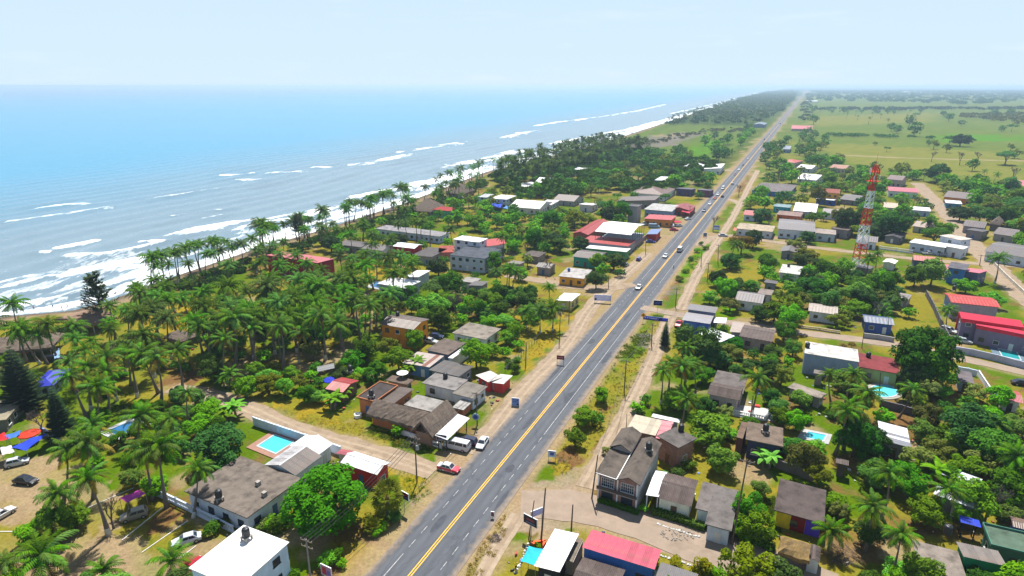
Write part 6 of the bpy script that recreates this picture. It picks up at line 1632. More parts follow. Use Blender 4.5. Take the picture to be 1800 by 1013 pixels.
mb=MB(); d=.85; mb.hexa([(0,-.06,2.6- d),(d,-.06,2.6),(0,-.06,2.6+d),(-d,-.06,2.6)],[(0,-.03,2.6- d),(d,-.03,2.6),(0,-.03,2.6+d),(-d,-.03,2.6)]); o=mb.build('panel',paint((250,170,20)),root); mb=MB(); mb.box(-.1,-.08,2.2,.1,-.062,2.9); mb.box(-.35,-.08,2.55,.35,-.064,2.7); mb.build('symbol',M_black,o)
# lettering on the restaurant wall
a,b=Vector((*G(741,777),0)),Vector((*G(775,788.5),0)); d=b- a; rz=math.atan2(d.y,d.x); nrm=Vector((d.y,-d.x,0)).normalized()
wl_=next(o for o in COL.objects if o.name.startswith('restaurant_wall')); rel=(a+b) /2+nrm*.125- wl_.location
o=mesh_obj('lettering',text_mesh('La',.62,M_black),wl_,rel+Vector((-d.x*.2,-d.y*.2,.62))); o.rotation_euler=(math.pi/2,0,rz)
mb=MB()
for k in range(6):mb.box(-.1+k*.34,-.012,.38+.06*(k % 2),.12+k*.34,.012,.82- .1*((k+1) % 3==0))
o=mb.build('lettering',M_black,wl_,rel,rz)

# ================================================================= AWNINGS AND PARASOLS
def cloth(rgb):return surf('cloth_%02x%02x%02x' % rgb,tuple(c*.6 for c in srgb(*rgb)),tuple(c*.48 for c in srgb(*rgb)),1.4,.8)
def awning(pts,z,rgb,label,sag=.35,name='awning',cat='awning'):
    P=[Vector((*G(*p,z),z)) for p in pts]; c=sum(P,Vector()) /4; c.z=0; root=tag(empty(name,c.x,c.y,gz(c.x,c.y)),label,cat)
    mb=MB(); n=8; g=[]
    for j in range(n+1):
        row=[]
        for i in range(n+1):
            u,v=i/n,j/n; p=P[0] *(1- u) *(1- v) +P[1] *u*(1- v) +P[2] *u*v+P[3] *(1- u) *v- c
            p.z=z- root.location.z- sag*16*u*(1- u) *v*(1- v) +.07*math.sin(u*9+v*5); row.append(p)
        g.append(row)
    for j in range(n):
        for i in range(n):mb.face([g[j][i],g[j][i+1],g[j+1][i+1],g[j+1][i]])
    mb.build('canvas',cloth(rgb),root,smooth=True)
    for p in P:mb=MB(); q=p- c; mb.tube((q.x,q.y,-.1),(q.x,q.y,z- root.location.z),.04,.04,6); mb.build('pole',M_steel,root)
    return root
awning([(916,987),(930,960),(956,966),(941,994)],2.9,(40,208,236),'turquoise cloth awning beside the white-roofed corner shop',.2)
awning([(210,876),(246,861),(256,868),(224,884)],2.4,(232,84,196),'bright pink cloth awning in the car park',.35)
awning([(20,787),(58,769),(84,762),(46,792)],2.5,(24,70,226),'large blue tarpaulin in the beach camp',.3)
awning([(0,787),(20,783),(26,795),(4,800)],2.4,(236,232,230),'white canopy beside the large blue tarpaulin',.1)
awning([(-12,768),(8,760),(16,771),(-6,778)],2.4,(226,36,40),'red canopy at the left edge of the beach camp',.2)
awning([(8,766),(36,757),(34,765),(14,773)],2.3,(70,130,240),'light blue canopy between the red canopies',.2)
awning([(842,362),(850,357),(862,359),(855,364)],3,(30,60,200),'blue beach awning left of the white beach hotel',.3)
awning([(860,362),(868,355),(884,357),(880,365)],3,(30,80,226),'bigger blue beach awning before the white beach hotel',.3)
awning([(884,366),(890,362),(902,364),(896,368)],3,(90,150,236),'pale blue beach awning right of the blue ones',.3)
awning([(1198,372),(1206,364),(1220,367),(1212,375)],3.2,(226,60,90),'red cloth awning at the far diner',.3)
awning([(94,622),(104,612),(106,628),(96,632)],2.6,(150,190,230),'pale blue carport cloth by the wide thatched shelter',.1)
awning([(1288,405),(1291,400),(1297,401),(1294,406)],2.6,(240,130,110),'salmon garden awning by the beige school',.1)
def parasol(px,py,z,rgb,label,r=1.7):
    x,y=G(px,py,z); g0=gz(x,y); root=tag(empty('parasol',x,y,g0),label,'parasol'); mb=MB(); n=10
    for i in range(n):
        a,b=2*math.pi*i/n,2*math.pi*(i+1) /n; mb.face([(r*math.cos(a),r*math.sin(a),z- .55- g0),(r*math.cos(b),r*math.sin(b),z- .55- g0),(0,0,z- g0)])
        mb.face([(r*math.cos(a),r*math.sin(a),z- .75- g0),(r*math.cos(b),r*math.sin(b),z- .75- g0),(r*math.cos(b),r*math.sin(b),z- .55- g0),(r*math.cos(a),r*math.sin(a),z- .55- g0)])
    mb.build('canopy',cloth(rgb),root); mb=MB(); mb.tube((0,0,-.1),(0,0,z- g0),.035,.035,6); mb.build('pole',M_steel,root)
parasol(50,758,2.6,(236,66,30),'orange red parasol in the beach camp',2.0); parasol(40,614,2.8,(240,110,60),'orange parasol before the wide thatched shelter',1.9); parasol(22,590,2.6,(236,60,80),'red parasol behind the wide thatched shelter',1.6)
parasol(580,664,2.6,(30,60,214),'deep blue parasol beside the grey tarpaulin shelter',1.7); parasol(1191,388,2.8,(226,30,90),'crimson parasol before the red-roofed diner',2.2); parasol(564,466,2.8,(246,110,40),'orange parasol beside the big dark red hall',2.0); parasol(557,470,2.8,(246,200,220),'pale pink parasol next to the orange one by the red hall',1.8)
parasol(810,345,2.6,(240,240,244),'white parasol on the far beach',1.8)
# ================================================================= VEHICLES
CARM={}
def car_meshes(kind):
    if kind in CARM:return CARM[kind]
    S={'sedan':dict(st=[(-2.22,.60,.70,.36),(-2.12,.80,.86,.28),(-1.4,.86,.93,.24),(0,.88,.93,.22),(.8,.87,.92,.22),(1.6,.85,.84,.24),(2.08,.76,.70,.28),(2.2,.58,.60,.36)],cab=(-1.72,1.05,.90,-1.02,.32,1.44,.80,.61),wh=(-1.35,1.38),wr=.31),
         'hatch':dict(st=[(-1.9,.66,.80,.36),(-1.82,.80,.92,.28),(-1.2,.84,.95,.24),(0,.86,.95,.22),(.7,.85,.94,.22),(1.4,.83,.86,.24),(1.8,.74,.72,.28),(1.9,.58,.62,.36)],cab=(-1.85,.95,.92,-1.45,.25,1.50,.79,.62),wh=(-1.2,1.2),wr=.30),
         'suv':dict(st=[(-2.3,.72,.95,.42),(-2.2,.88,1.08,.36),(-1.4,.92,1.10,.32),(0,.93,1.10,.3),(1.0,.92,1.08,.3),(1.8,.9,1.02,.32),(2.2,.82,.88,.36),(2.3,.66,.78,.42)],cab=(-2.2,1.15,1.08,-1.95,.35,1.75,.86,.70),wh=(-1.4,1.4),wr=.37),
         'van':dict(st=[(-2.9,.86,1.15,.42),(-2.82,.97,1.22,.36),(-1.5,1.0,1.24,.32),(0,1.0,1.24,.3),(1.6,1.0,1.22,.3),(2.2,.97,1.14,.32),(2.75,.86,.98,.36),(2.9,.7,.86,.42)],cab=(-2.88,1.98,1.22,-2.72,1.18,2.12,.97,.82),wh=(-1.75,1.95),wr=.37),
         'pickup':dict(st=[(-2.5,.84,.98,.45),(-2.45,.88,1.02,.38),(-1.4,.9,1.02,.35),(0,.91,1.04,.33),(.9,.9,1.04,.33),(1.8,.88,.98,.35),(2.3,.8,.84,.38),(2.45,.64,.74,.45)],cab=(-.75,1.2,1.02,-.55,.5,1.68,.84,.68),wh=(-1.5,1.55),wr=.37)}[kind]
    mb=MB(); rings=[]
    for x,w,zt,zb in S['st']:
        zm=(zt+zb) /2; rings.append([(x,-w*.93,zb),(x,-w,zm),(x,-w*.98,zt- .07),(x,-w*.86,zt),(x,w*.86,zt),(x,w*.98,zt- .07),(x,w,zm),(x,w*.93,zb)])
    n=len(mb.v)
    for a,b in zip(rings[:-1],rings[1:]):
        for i in range(8):j=(i+1) % 8; mb.face([a[i],b[i],b[j],a[j]])
    mb.face(rings[0]); mb.face(rings[-1][::-1])
    body=mb
    x0,x1,z0,t0,t1,z1,wb,wt=S['cab']
    bq=[(x0,-wb,z0- .03),(x1,-wb,z0- .03),(x1,wb,z0- .03),(x0,wb,z0- .03)]; tq=[(t0,-wt,z1),(t1,-wt,z1),(t1,wt,z1),(t0,wt,z1)]
    cabm=MB(); cabm.hexa(bq,tq); cabm.hexa([(p[0] *.98,p[1] *.96,z1) for p in tq],[(p[0] *.88,p[1] *.86,z1+.05) for p in tq])
    V=[Vector(p) for p in bq+tq]
    def pane(a,b,c,d,u0,u1,v0,v1):
        a,b,c,d=V[a],V[b],V[c],V[d]; n_=(b- a).cross(d- a).normalized() *.012
        f=lambda u,v:a*(1- u) *(1- v) +b*u*(1- v) +c*u*v+d*(1- u) *v+n_
        m=MB(); m.face([f(u0,v0),f(u1,v0),f(u1,v1),f(u0,v1)]); return m.mesh('window',glass)
    panes=[('windscreen',pane(1,2,6,5,.06,.94,.14,.92)),('rear_window',pane(3,0,4,7,.08,.92,.22,.9))]
    cuts={'van':[(.03,.20),(.24,.62),(.65,.97)],'suv':[(.06,.34),(.37,.64),(.67,.96)],'pickup':[(.06,.48),(.53,.93)]}.get(kind,[(.10,.50),(.54,.93)])
    for u0,u1 in cuts:panes.append(('side_window',pane(0,1,5,4,u0,u1,.2,.88))); panes.append(('side_window',pane(2,3,7,6,1- u1,1- u0,.2,.88)))
    wm_=MB(); wr=S['wr']; prof=[(wr*.62,-.11),(wr*.95,-.11),(wr,-.07),(wr,.07),(wr*.95,.11),(wr*.62,.11)]
    k=14; n0=0
    for r_,yy in prof:
        for j in range(k):t=2*math.pi*j/k; wm_.v.append((r_*math.cos(t),yy,r_*math.sin(t)))
    for i in range(len(prof) - 1):
        for j in range(k):q=(j+1) % k; wm_.f.append((i*k+j,i*k+q,(i+1) *k+q,(i+1) *k+j)); wm_.m.append(0)
    rim=MB(); rim.tube((0,-.09,0),(0,.09,0),wr*.62,wr*.62,12)
    L_=S['st'][-1][0]; wl2=S['st'][-2][1]; zl=S['st'][-2][2]
    hl=MB(); hl.box(-.05,-.17,-.07,.05,.17,.07)
    bp=MB(); bp.box(-.06,-S['st'][1][1] *.9,-.1,.06,S['st'][1][1] *.9,.1)
    out=dict(S=S,body=body.mesh('body',M_white,True),cab=cabm.mesh('cabin',M_white),panes=panes,wheel=wm_.mesh('wheel',M_rubber,True),rim=rim.mesh('rim',M_steel),lamp=hl,bump=bp.mesh('bumper',M_black))
    out['head'] =hl.mesh('headlight',plain('lamp_glass',(.75,.76,.75),.15)); out['tail'] =hl.mesh('tail_light',plain('tail_lamp',(.35,.01,.01),.25))
    if kind=='pickup':m=MB(); m.box(-2.42,-.72,.55,-.85,.72,1.03); out['bed'] =m.mesh('load_bed',M_void)
    CARM[kind] =out; return out
def carpaint(rgb):return plain('car_%02x%02x%02x' % rgb,tuple(c*.62 for c in srgb(*rgb)),.35,0,.4,.35)
CARS=[]
def car(px,py,kind,rgb,heading,label,roof=None,s=1.0,fine=True,cat=None,lm=None,z=.0):
    """heading: degrees clockwise from +Y that the nose points to"""
    x,y=G(px,py,.5) if isinstance(px,(int,float)) else px
    M=car_meshes(kind); S=M['S']
    root=tag(empty(kind if kind not in ('hatch','suv') else 'hatchback' if kind=='hatch' else 'sport_utility_vehicle',x,y,z,math.pi/2- R(heading),s),label,cat or {'van':'van','pickup':'pickup'}.get(kind,'car'))
    p=carpaint(rgb)
    def setm(o,m):o.material_slots[0].link='OBJECT'; o.material_slots[0].material=m; return o
    b=setm(mesh_obj('body',M['body'],root),p); c=setm(mesh_obj('cabin',M['cab'],root),carpaint(roof) if roof else p)
    for nm,me in M['panes']:mesh_obj(nm,me,c)
    for wxp in S['wh']:
        for sd_ in (-1,1):
            w=mesh_obj('wheel',M['wheel'],root,(wxp,sd_*(S['st'][3][1] - .06),S['wr']))
            if fine:mesh_obj('rim',M['rim'],w)
    if fine:
        xe,we,ze=S['st'][-2][0],S['st'][-2][1],S['st'][-2][2]
        for sd_ in (-1,1):mesh_obj('headlight',M['head'],b,(xe+.04,sd_*we*.72,ze- .1)); mesh_obj('tail_light',M['tail'],b,(S['st'][0][0] +.03,sd_*S['st'][1][1] *.72,S['st'][1][2] - .16))
        mesh_obj('bumper',M['bump'],b,(S['st'][-1][0] - .02,0,.42)); mesh_obj('bumper',M['bump'],b,(S['st'][0][0] +.02,0,.45))
    if 'bed' in M:mesh_obj('load_bed',M['bed'],b)
    FOOT.append((x,y,math.pi/2- R(heading),4.4*s,2*s,.5))
    if lm:LMARK.append((lm,x,y,.5))
    return root
HW=24.7
car(803,785,'van',(238,240,244),-68,'white passenger van parked at the thatched restaurant',lm='white passenger van',s=.98)
car(820,777,'suv',(22,28,70),-68,'dark blue car parked behind the white van')
car(848,779,'sedan',(240,242,244),HW+172,'white car parked alone at the left edge of the highway')
r=car(789,823,'sedan',(226,50,78),112,'red and white taxi at the mouth of the dirt lane',roof=(242,242,242),lm='red and white taxi')
for sd_ in (-1,1):
    mb=MB(); mb.box(-1.7,sd_*.885- .006,.30,1.7,sd_*.885+.006,.52); mb.build('side_stripe',paint((236,236,236)),r)
    mb=MB(); mb.box(-.6,sd_*.893- .006,.34,.9,sd_*.893+.006,.48); mb.build('lettering',paint((200,60,90)),r)
mb=MB(); mb.box(-2.15,-.7,.90,-1.5,.7,.95); mb.build('boot_panel',paint((240,240,240)),r)
car(328,949,'sedan',(226,236,250),62+180,'pale blue white sedan on the striped car park',lm='pale sedan in the car park')
car(236,906,'hatch',(170,160,140),60+180,'beige hatchback under the pink awning',s=1.1)
car(45,845,'sedan',(20,20,28),100,'black car beneath palms in the sandy car park',lm='black car in the sandy car park')
car(30,813,'hatch',(220,226,232),60,'white hatchback beside the whitewashed palm in the beach camp')
car(336,1000,'pickup',(190,24,46),20,'red pickup half under the white flat roof')
car(1,905,'sedan',(238,238,240),20,'white car cut by the left edge of the picture')
car(96,632,'suv',(16,18,40),70,'black car beneath the carport by the wide thatched shelter')
car(1193,570,'pickup',(226,70,100),HW+180,'pink red pickup in front of the blue shop')
car(1208,592,'sedan',(30,34,50),HW,'dark car in the shade behind the slim conifer')
car(1668,582,'suv',(236,238,240),150,'white car inside the hotel wall'); car(1677,597,'sedan',(120,100,120),150,'grey purple car before the white car at the hotel'); car(1695,600,'hatch',(210,216,226),120,'silver hatchback by the hotel gate')
car(1797,674,'sedan',(40,44,56),110,'dark car at the right edge below the side street')
car(1632,446,'pickup',(214,220,226),95,'silver pickup parked at the long white-roofed house'); car(1660,448,'suv',(170,178,190),95,'grey car parked at the white corner block')
car(1271,414,'sedan',(200,206,214),95,'silver car waiting on the gravel junction')
car(1144,425,'sedan',(30,60,160),100,'blue car parked by the blue canvas stall'); car(1123,456,'hatch',(40,70,190),HW,'blue hatchback near the stall row')
car(1185,404,'sedan',(190,20,60),100,'crimson car parked before the diner'); car(1194,397,'hatch',(214,224,236),60,'white hatchback beside the crimson car'); car(1209,385,'sedan',(238,240,242),50,'white car parked by the crimson parasol')
car(1183,397,'sedan',(226,226,232),30,'pale car behind the crimson car'); car(1132,394,'pickup',(220,224,228),80,'white pickup at the corner of the market roof'); car(1150,399,'van',(150,190,220),95,'pale blue van behind the blue canvas stall'); car(1100,466,'hatch',(170,176,190),30,'grey hatchback under the roadside trees')
car(768,592,'hatch',(40,60,110),100,'dark blue car beside the white house with stained roof'); car(848,503,'sedan',(200,206,216),30,'silver car below the hotel'); car(757,600,'sedan',(210,212,214),110,'pale car beside the brown concrete-roofed house')
# vehicles on the highway, from the photographer outwards
HWAY=[(1116,505,'sedan',(240,242,244),0),(1171,451,'sedan',(240,242,244),0),(1183,439,'van',(240,242,246),1),(1237,371,'hatch',(36,66,110),0),(1249,359,'sedan',(236,238,244),0),(1258,349,'sedan',(200,50,60),0),(1272,346,'hatch',(70,76,96),1),
        (1256,342,'sedan',(232,236,246),0),(1272,332,'van',(236,240,246),0),(1264,332,'sedan',(70,76,90),0),(1289,324,'hatch',(230,232,238),1),(1292,307,'sedan',(150,70,80),0),(1301,299,'sedan',(240,240,244),0),(1302,290,'hatch',(60,70,90),0),(1314.5,280,'sedan',(240,240,244),0),
        (1350,246,'suv',(50,60,80),0),(1352,236,'van',(240,242,246),0),(1357,228,'sedan',(240,242,246),0),(1369,217,'sedan',(240,242,246),0),(1371,223,'sedan',(230,232,240),1),(1374,218,'suv',(90,90,110),1),(1386,193,'van',(240,242,246),0),(1391,192,'sedan',(240,242,246),1),(1402,178,'van',(240,242,246),0)]
ORD=['nearest','second','third','fourth','fifth','sixth','seventh','eighth','ninth','tenth','eleventh','twelfth','thirteenth','fourteenth','fifteenth','sixteenth','seventeenth','eighteenth','nineteenth','twentieth','twenty-first','twenty-second','twenty-third','twenty-fourth']
def cname(c):return 'white' if min(c) >215 else 'red' if c[0] >140 else 'blue' if c[2] >c[0] +30 else 'dark'
HWAY.sort(key=lambda t:-t[1])
for i,(px,py,k,c,away) in enumerate(HWAY):
    x,y=G(px,py,.4); u,v=road_uv(x,y); v=1.9 if away else -1.9
    x,y=road_xy(u,v)
    r=car((x,y),None,k,c,HW if away else HW+180,'%s %s, %s vehicle up the highway from the viewer' % (cname(c),{'van':'van','hatch':'hatchback','suv':'car','sedan':'sedan'}[k],ORD[i]),fine=y<330,z=.05)
    r['group'] ='vehicles driving on the highway'

# ================================================================= PEOPLE
skinm=[plain('skin',(.30,.165,.105),.6),plain('shirt_white',(.6,.6,.6),.8),plain('trousers_dark',(.035,.04,.07),.8),plain('hair_black',(.012,.010,.009),.6)]
def person_mesh(pose):
    J=dict(pel=(0,0,.95),wai=(0,0,1.10),che=(0,.01,1.32),nek=(0,0,1.47),hd0=(0,.01,1.55),hd1=(0,.02,1.66))
    if pose=='walk':
        J.update(hl=(.09,0,.90),kl=(.10,.20,.50),al=(.10,.12,.09),tl=(.11,.30,.04),hr=(-.09,0,.90),kr=(-.10,.02,.48),ar=(-.10,-.28,.12),tr=(-.11,-.14,.04),sl=(.19,0,1.42),el=(.24,-.12,1.16),wl=(.23,.02,.95),fl=(.22,.08,.86),sr=(-.19,0,1.42),er=(-.24,.10,1.16),wr=(-.23,.24,.98),fr=(-.22,.31,.92))
    else:
        J.update(hl=(.09,0,.90),kl=(.12,.03,.50),al=(.13,0,.09),tl=(.15,.18,.04),hr=(-.09,0,.90),kr=(-.12,.03,.50),ar=(-.13,0,.09),tr=(-.15,.18,.04),sl=(.19,0,1.42),el=(.27,-.02,1.15),wl=(.24,.08,.92),fl=(.23,.12,.83),sr=(-.19,0,1.42),er=(-.28,0,1.16),wr=(-.25,.1,.95),fr=(-.24,.14,.86))
    rad=dict(pel=.15,wai=.135,che=.16,nek=.06,hd0=.09,hd1=.10,hl=.10,kl=.065,al=.045,tl=.04,hr=.10,kr=.065,ar=.045,tr=.04,sl=.065,el=.045,wl=.033,fl=.035,sr=.065,er=.045,wr=.033,fr=.035)
    Ed=['pel-wai','wai-che','che-nek','nek-hd0','hd0-hd1','pel-hl','hl-kl','kl-al','al-tl','pel-hr','hr-kr','kr-ar','ar-tr','che-sl','sl-el','el-wl','wl-fl','che-sr','sr-er','er-wr','wr-fr']
    ks=list(J); me=bpy.data.meshes.new('person'); me.from_pydata([J[k] for k in ks],[tuple(ks.index(q) for q in e.split('-')) for e in Ed],[])
    o=bpy.data.objects.new('person',me); COL.objects.link(o); o.modifiers.new('s','SKIN')
    for i,k in enumerate(ks):sv=me.skin_vertices[0].data[i]; sv.radius=(rad[k],rad[k]); sv.use_root=(k=='pel')
    o.modifiers.new('d','SUBSURF').levels=1
    dg=bpy.context.evaluated_depsgraph_get(); out=bpy.data.meshes.new_from_object(o.evaluated_get(dg)); bpy.data.objects.remove(o)
    out.materials.clear()
    for m in skinm:out.materials.append(m)
    for p in out.polygons:
        z,x,yy=p.center.z,p.center.x,p.center.y; p.use_smooth=True
        p.material_index=(3 if (z>1.66 or (z>1.56 and yy<0)) else 0) if z>1.49 else (1 if z>.98 and abs(x) <.27 and not (abs(x) >.21 and z<1.15) else 0 if (abs(x) >.18 and z>.75) else 2 if z>.12 else 3)
    return out
PERS={'walk':person_mesh('walk'),'stand':person_mesh('stand')}
def person(px,py,pose,rz,rgb,label,z=0.0,trousers=None):
    x,y=G(px,py,z); o=mesh_obj('person',PERS[pose],None,(x,y,z),rz); tag(o,label,'person')
    o.material_slots[1].link='OBJECT'; o.material_slots[1].material=plain('shirt_%02x%02x%02x' % rgb,srgb(*rgb),.8)
    if trousers:o.material_slots[2].link='OBJECT'; o.material_slots[2].material=plain('legs_%02x%02x%02x' % trousers,srgb(*trousers),.8)
person(907,1003,'walk',R(20),(240,214,40),'person in a yellow shirt on the grass beside the turquoise awning'); person(1184,473,'stand',R(100),(40,40,60),'person in dark clothes at the right edge of the highway')
person(1186,410,'walk',R(150),(200,60,80),'person in a red shirt walking in the market car park'); person(1697,434,'walk',R(30),(70,60,70),'left one of two people walking on the sandy road'); person(1703,435,'walk',R(20),(90,80,90),'right one of two people walking on the sandy road')
for i,(px,py) in enumerate(((60,546),(94,544),(110,546),(119,541),(37,549),(150,532),(735,344),(752,338),(812,318),(862,301),(880,295))):
    person(px,py,'stand' if i % 2 else 'walk',i*.9,[(200,60,60),(60,90,170),(40,40,44),(210,190,60)][i % 4],'bather %s along the surf line' % ['%s from the left' % ORD[k].replace('nearest','first') for k in range(11)][[4,0,1,2,3,5,6,7,8,9,10].index(i) if False else sorted([60,94,110,119,37,150,735,752,812,862,880]).index(px)],SEA_Z- .05)

# ================================================================= GROUND DETAILS
st_me=[]
for s in range(3):
    r_=random.Random(s+60); mb=MB(); pr=[(.16,-.05),(.22,.05),(.2,.14),(.1,.22)]
    mb.lathe(pr,7); mb.v=[(a+r_.uniform(-.05,.05),b+r_.uniform(-.05,.05),c+r_.uniform(-.03,.03)) for a,b,c in mb.v]; st_me.append(mb.mesh('painted_stone',M_lime))
def stones(pts,n,label,group):
    P=[Vector((*G(*p),0)) for p in pts]; L=[(b- a).length for a,b in zip(P[:-1],P[1:])]; T=sum(L)
    for i in range(n):
        d=T*i/max(1,n- 1); k=0
        while k<len(L) - 1 and d>L[k]:d -= L[k]; k += 1
        p=P[k].lerp(P[k+1],min(1,d/L[k])); o=mesh_obj('painted_stone',rd.choice(st_me),None,(p.x+rd.uniform(-.1,.1),p.y+rd.uniform(-.1,.1),0),rd.uniform(0,6)); s=rd.uniform(.7,1.2); o.scale=(s,s,s); tag(o,(ORD[i].replace('nearest','first') +' ' +label).replace('stone in','stone from the upper end in'),'stone',group)
stones([(928,956),(921,975),(915,990),(906,1006)],12,'whitewashed stone in the row left of the turquoise awning','stones left of the turquoise awning')
stones([(1156,922),(1190,933),(1228,945)],16,'whitewashed stone in the row before the trimmed hedge','stones before the hedge')
stones([(1162,978),(1180,983),(1222,997)],14,'whitewashed stone in the row behind the yellow shrubs','stones behind the yellow shrubs')
def pile(px,py,r,mats,label,name,cat,n=60,flat=.5):
    x,y=G(px,py); mb=MB(); r_=random.Random(int(px))
    for i in range(n):
        a,d=r_.uniform(0,6.28),r*math.sqrt(r_.random()); c=Vector((d*math.cos(a),d*math.sin(a),max(0,flat*(1- d/r)) +r_.uniform(0,.1))); t=Vector((r_.uniform(-1,1),r_.uniform(-1,1),r_.uniform(-.3,.5))) *r*.35
        mb.tube(c- t,c+t,.03,.02,3)
    tag(mb.build(name,mats,None,(x,y,.02)),label,cat)
pile(870,948,1.0,M_bare,'round pile of dry brush on the right verge','brush_pile','brush',110,.7)
pile(1478,975,2.6,M_bare,'heap of dead palm leaves among the right palms','brush_heap','brush',120,.5); pile(988,812,.9,M_bare,'scattered twigs under the small verge tree','twig_pile','brush',30,.1)
def rubble(px,py,r,label,n,mat):
    x,y=G(px,py); r_=random.Random(int(px)); mb=MB()
    for i in range(n):
        a,d=r_.uniform(0,6.28),r*math.sqrt(r_.random()); s=r_.uniform(.05,.18); cx,cy_=d*math.cos(a),d*math.sin(a) *.5
        b=[(cx+s*r_.uniform(.6,1) *dx,cy_+s*r_.uniform(.6,1) *dy,0) for dx,dy in ((-1,-1),(1,-1),(1,1),(-1,1))]; mb.hexa(b,[(p[0] *.99+cx*.01,p[1] *.98+cy_*.02,s*r_.uniform(.6,1.1)) for p in b])
    tag(mb.build('rubble',mat,None,(x,y,.05)),label,None,None,'stuff')
rubble(1190,940,3.2,'pale rubble strewn on the side street',90,surf('rubble_stone',(.27,.235,.205),(.19,.165,.14),3,.9))
rubble(1130,590,2.6,'pale rubble on the verge by the junction',90,surf('rubble_stone',(.40,.37,.34),(.28,.25,.22),3,.9))
# painted bay lines of the car park
for i,p in enumerate((((249,972),(330,916)),((215,950),(285,893)),((155,893),(235,858)),((318,980),(345,960)),((0,935),(40,935)))):
    a,b=Vector((*G(*p[0]),0)),Vector((*G(*p[1]),0)); d=b- a; mb=MB(); n=max(2,int(d.length/1.2)); w=Vector((-d.y,d.x,0)).normalized() *.07
    for k in range(n):
        q0,q1=a+d*(k/n),a+d*((k+1) /n); mb.hexa([q0- w,q1- w,q1+w,q0+w],[v+Vector((0,0,.09)) for v in (q0- w,q1- w,q1+w,q0+w)])
    tag(mb.build('bay_kerb',M_lime),'thin white kerb line between bays of the sandy car park',None,None,'structure')
# ================================================================= PLANTING
def at(px,py,z):return G(px,py,z)
def palms(lst,h=11.8,j=1.0):
    for t in lst:
        px,py=t[0],t[1]; hh=(t[2] if len(t) >2 else h) *rd.uniform(.94,1.06); x,y=G(px,py,hh*.97)
        while in_foot(x,y,.8):y -= 1.0
        palm(x,y,hh)
# near car park and beach camp
palms([(82,797),(140,780),(192,806,12),(272,787,12),(325,832,9.5),(100,862,8),(322,694,9),(300,733,8),(230,733,8),(155,748,8),(250,792,10)])
x,y=G(85,985,5); palm(x,y,6.5,crown=1.25,word='big low coconut palm'); palm(*G(17,994,2.5),3.5); palm(*G(303,994,2.5),3.4); palm(*G(192,1012,1.5),2.6)
palms([(15,535),(4,553),(32,580,9),(55,558),(82,556),(97,563),(75,582,9),(122,575,8),(190,537,11),(232,548),(270,537),(302,524,12),(332,522,11),(262,520),(238,513),(215,545,9),(165,598,9),(145,616,9),(187,624),(225,619,12),(262,608,12),(258,588),(307,613),(367,571),(382,551),(400,540),(420,526),(375,593),(135,658,11),(172,653,11),(180,664,12),(267,629,12),(141,640),(5,634,9),(2,663,7),(60,655,5),(346,560),(410,657,6)])
# beach front
palms([(280,466),(300,463),(332,463),(355,446),(372,446),(395,438),(405,433),(422,428),(280,491),(237,506),(247,500),(312,490),(335,500,9),(345,497),(300,500),(480,430),(492,424),(490,462),(515,470),(545,462),(572,470),(455,462),(462,432),(510,436),(447,440),(562,395),(570,400),(590,392),(598,400),(635,387),(637,396),(690,356),(697,362),(710,367),(727,352),(740,342),(760,340),(780,337),(796,320,12),(800,355),(835,310),(825,326),(815,342),(840,322),(881,300),(896,292),(888,308),(797,400),(885,405),(732,386),(705,392),(740,391),(718,388),(755,395),(680,450),(705,445),(727,462),(710,472),(660,448),(640,444),(655,460),(877,477),(895,470),(620,410,9),(655,410,8),(690,420),(668,416,8),(530,440),(600,445),(615,452)],10.0)
# right side
palms([(1167,650,8.5),(1197,639,10),(1180,632,9),(1211,609,10),(1228,640,9),(1205,689,9),(1330,660,9.5),(1282,426,10),(1760,452,11),(1567,829,10),(1538,892,9),(1586,936,9),(1648,836,7),(1770,793,8),(1472,653,9),(1496,653,9),(1467,683,10),(1482,720,10),(1523,688,7),(1591,681,8),(1762,745,7),(1545,445,9),(1530,452,9),(1462,931,4),(950,547,7),(972,540,8),(925,545,6),(935,560,5),(968,503,9),(890,470,9),(900,476,8),(1610,345,8),(1592,352,8),(1574,350,8),(1628,385,8),(1545,352,8),(1670,545,6),(1735,300,9),(1750,306,8),(1700,312,8)],9.5)
# the coconut grove: surveyed outline filled at planting distance
def scatter(poly,n,gap,fn,seed,m=1.6,clear=True,gapkind=True):
    r=random.Random(seed); Q=[G(*p) for p in poly]; xs=[q[0] for q in Q]; ys=[q[1] for q in Q]; c=0; tries=0
    while c<n and tries<n*40:
        tries += 1; x,y=r.uniform(min(xs),max(xs)),r.uniform(min(ys),max(ys))
        if not in_poly(np.array([x]),np.array([y]),Q)[0]:continue
        if in_foot(x,y,m) or near_road(x,y,m):continue
        if gap and any((p[3] - x) ** 2+(p[4] - y) ** 2<gap*gap for p in PLANTS):continue
        if fn(x,y,r):c += 1
    return c
def f_palm(lo,hi):
    def f(x,y,r):
        h=r.uniform(lo,hi)
        if hides(x,y,h*1.25,3.0):return False
        palm(x,y,h,r); return True
    return f
def f_tree(kinds,lo,hi,hide=True):
    def f(x,y,r):
        k=r.choice(kinds); rad=r.uniform(lo,hi)
        if k=='bare':
            if hide and hides(x,y,7,2.4):return False
            bare_tree(x,y,r.uniform(5.5,8.5),r); return True
        p=TREES[k][0]
        if hide and hides(x,y,p.h*rad/p.rx,rad):return False
        tree(x,y,k,rad,None,r); return True
    return f
GROVE=[(355,590),(430,560),(520,546),(640,550),(700,572),(660,608),(560,640),(470,655),(380,650)]
k=0
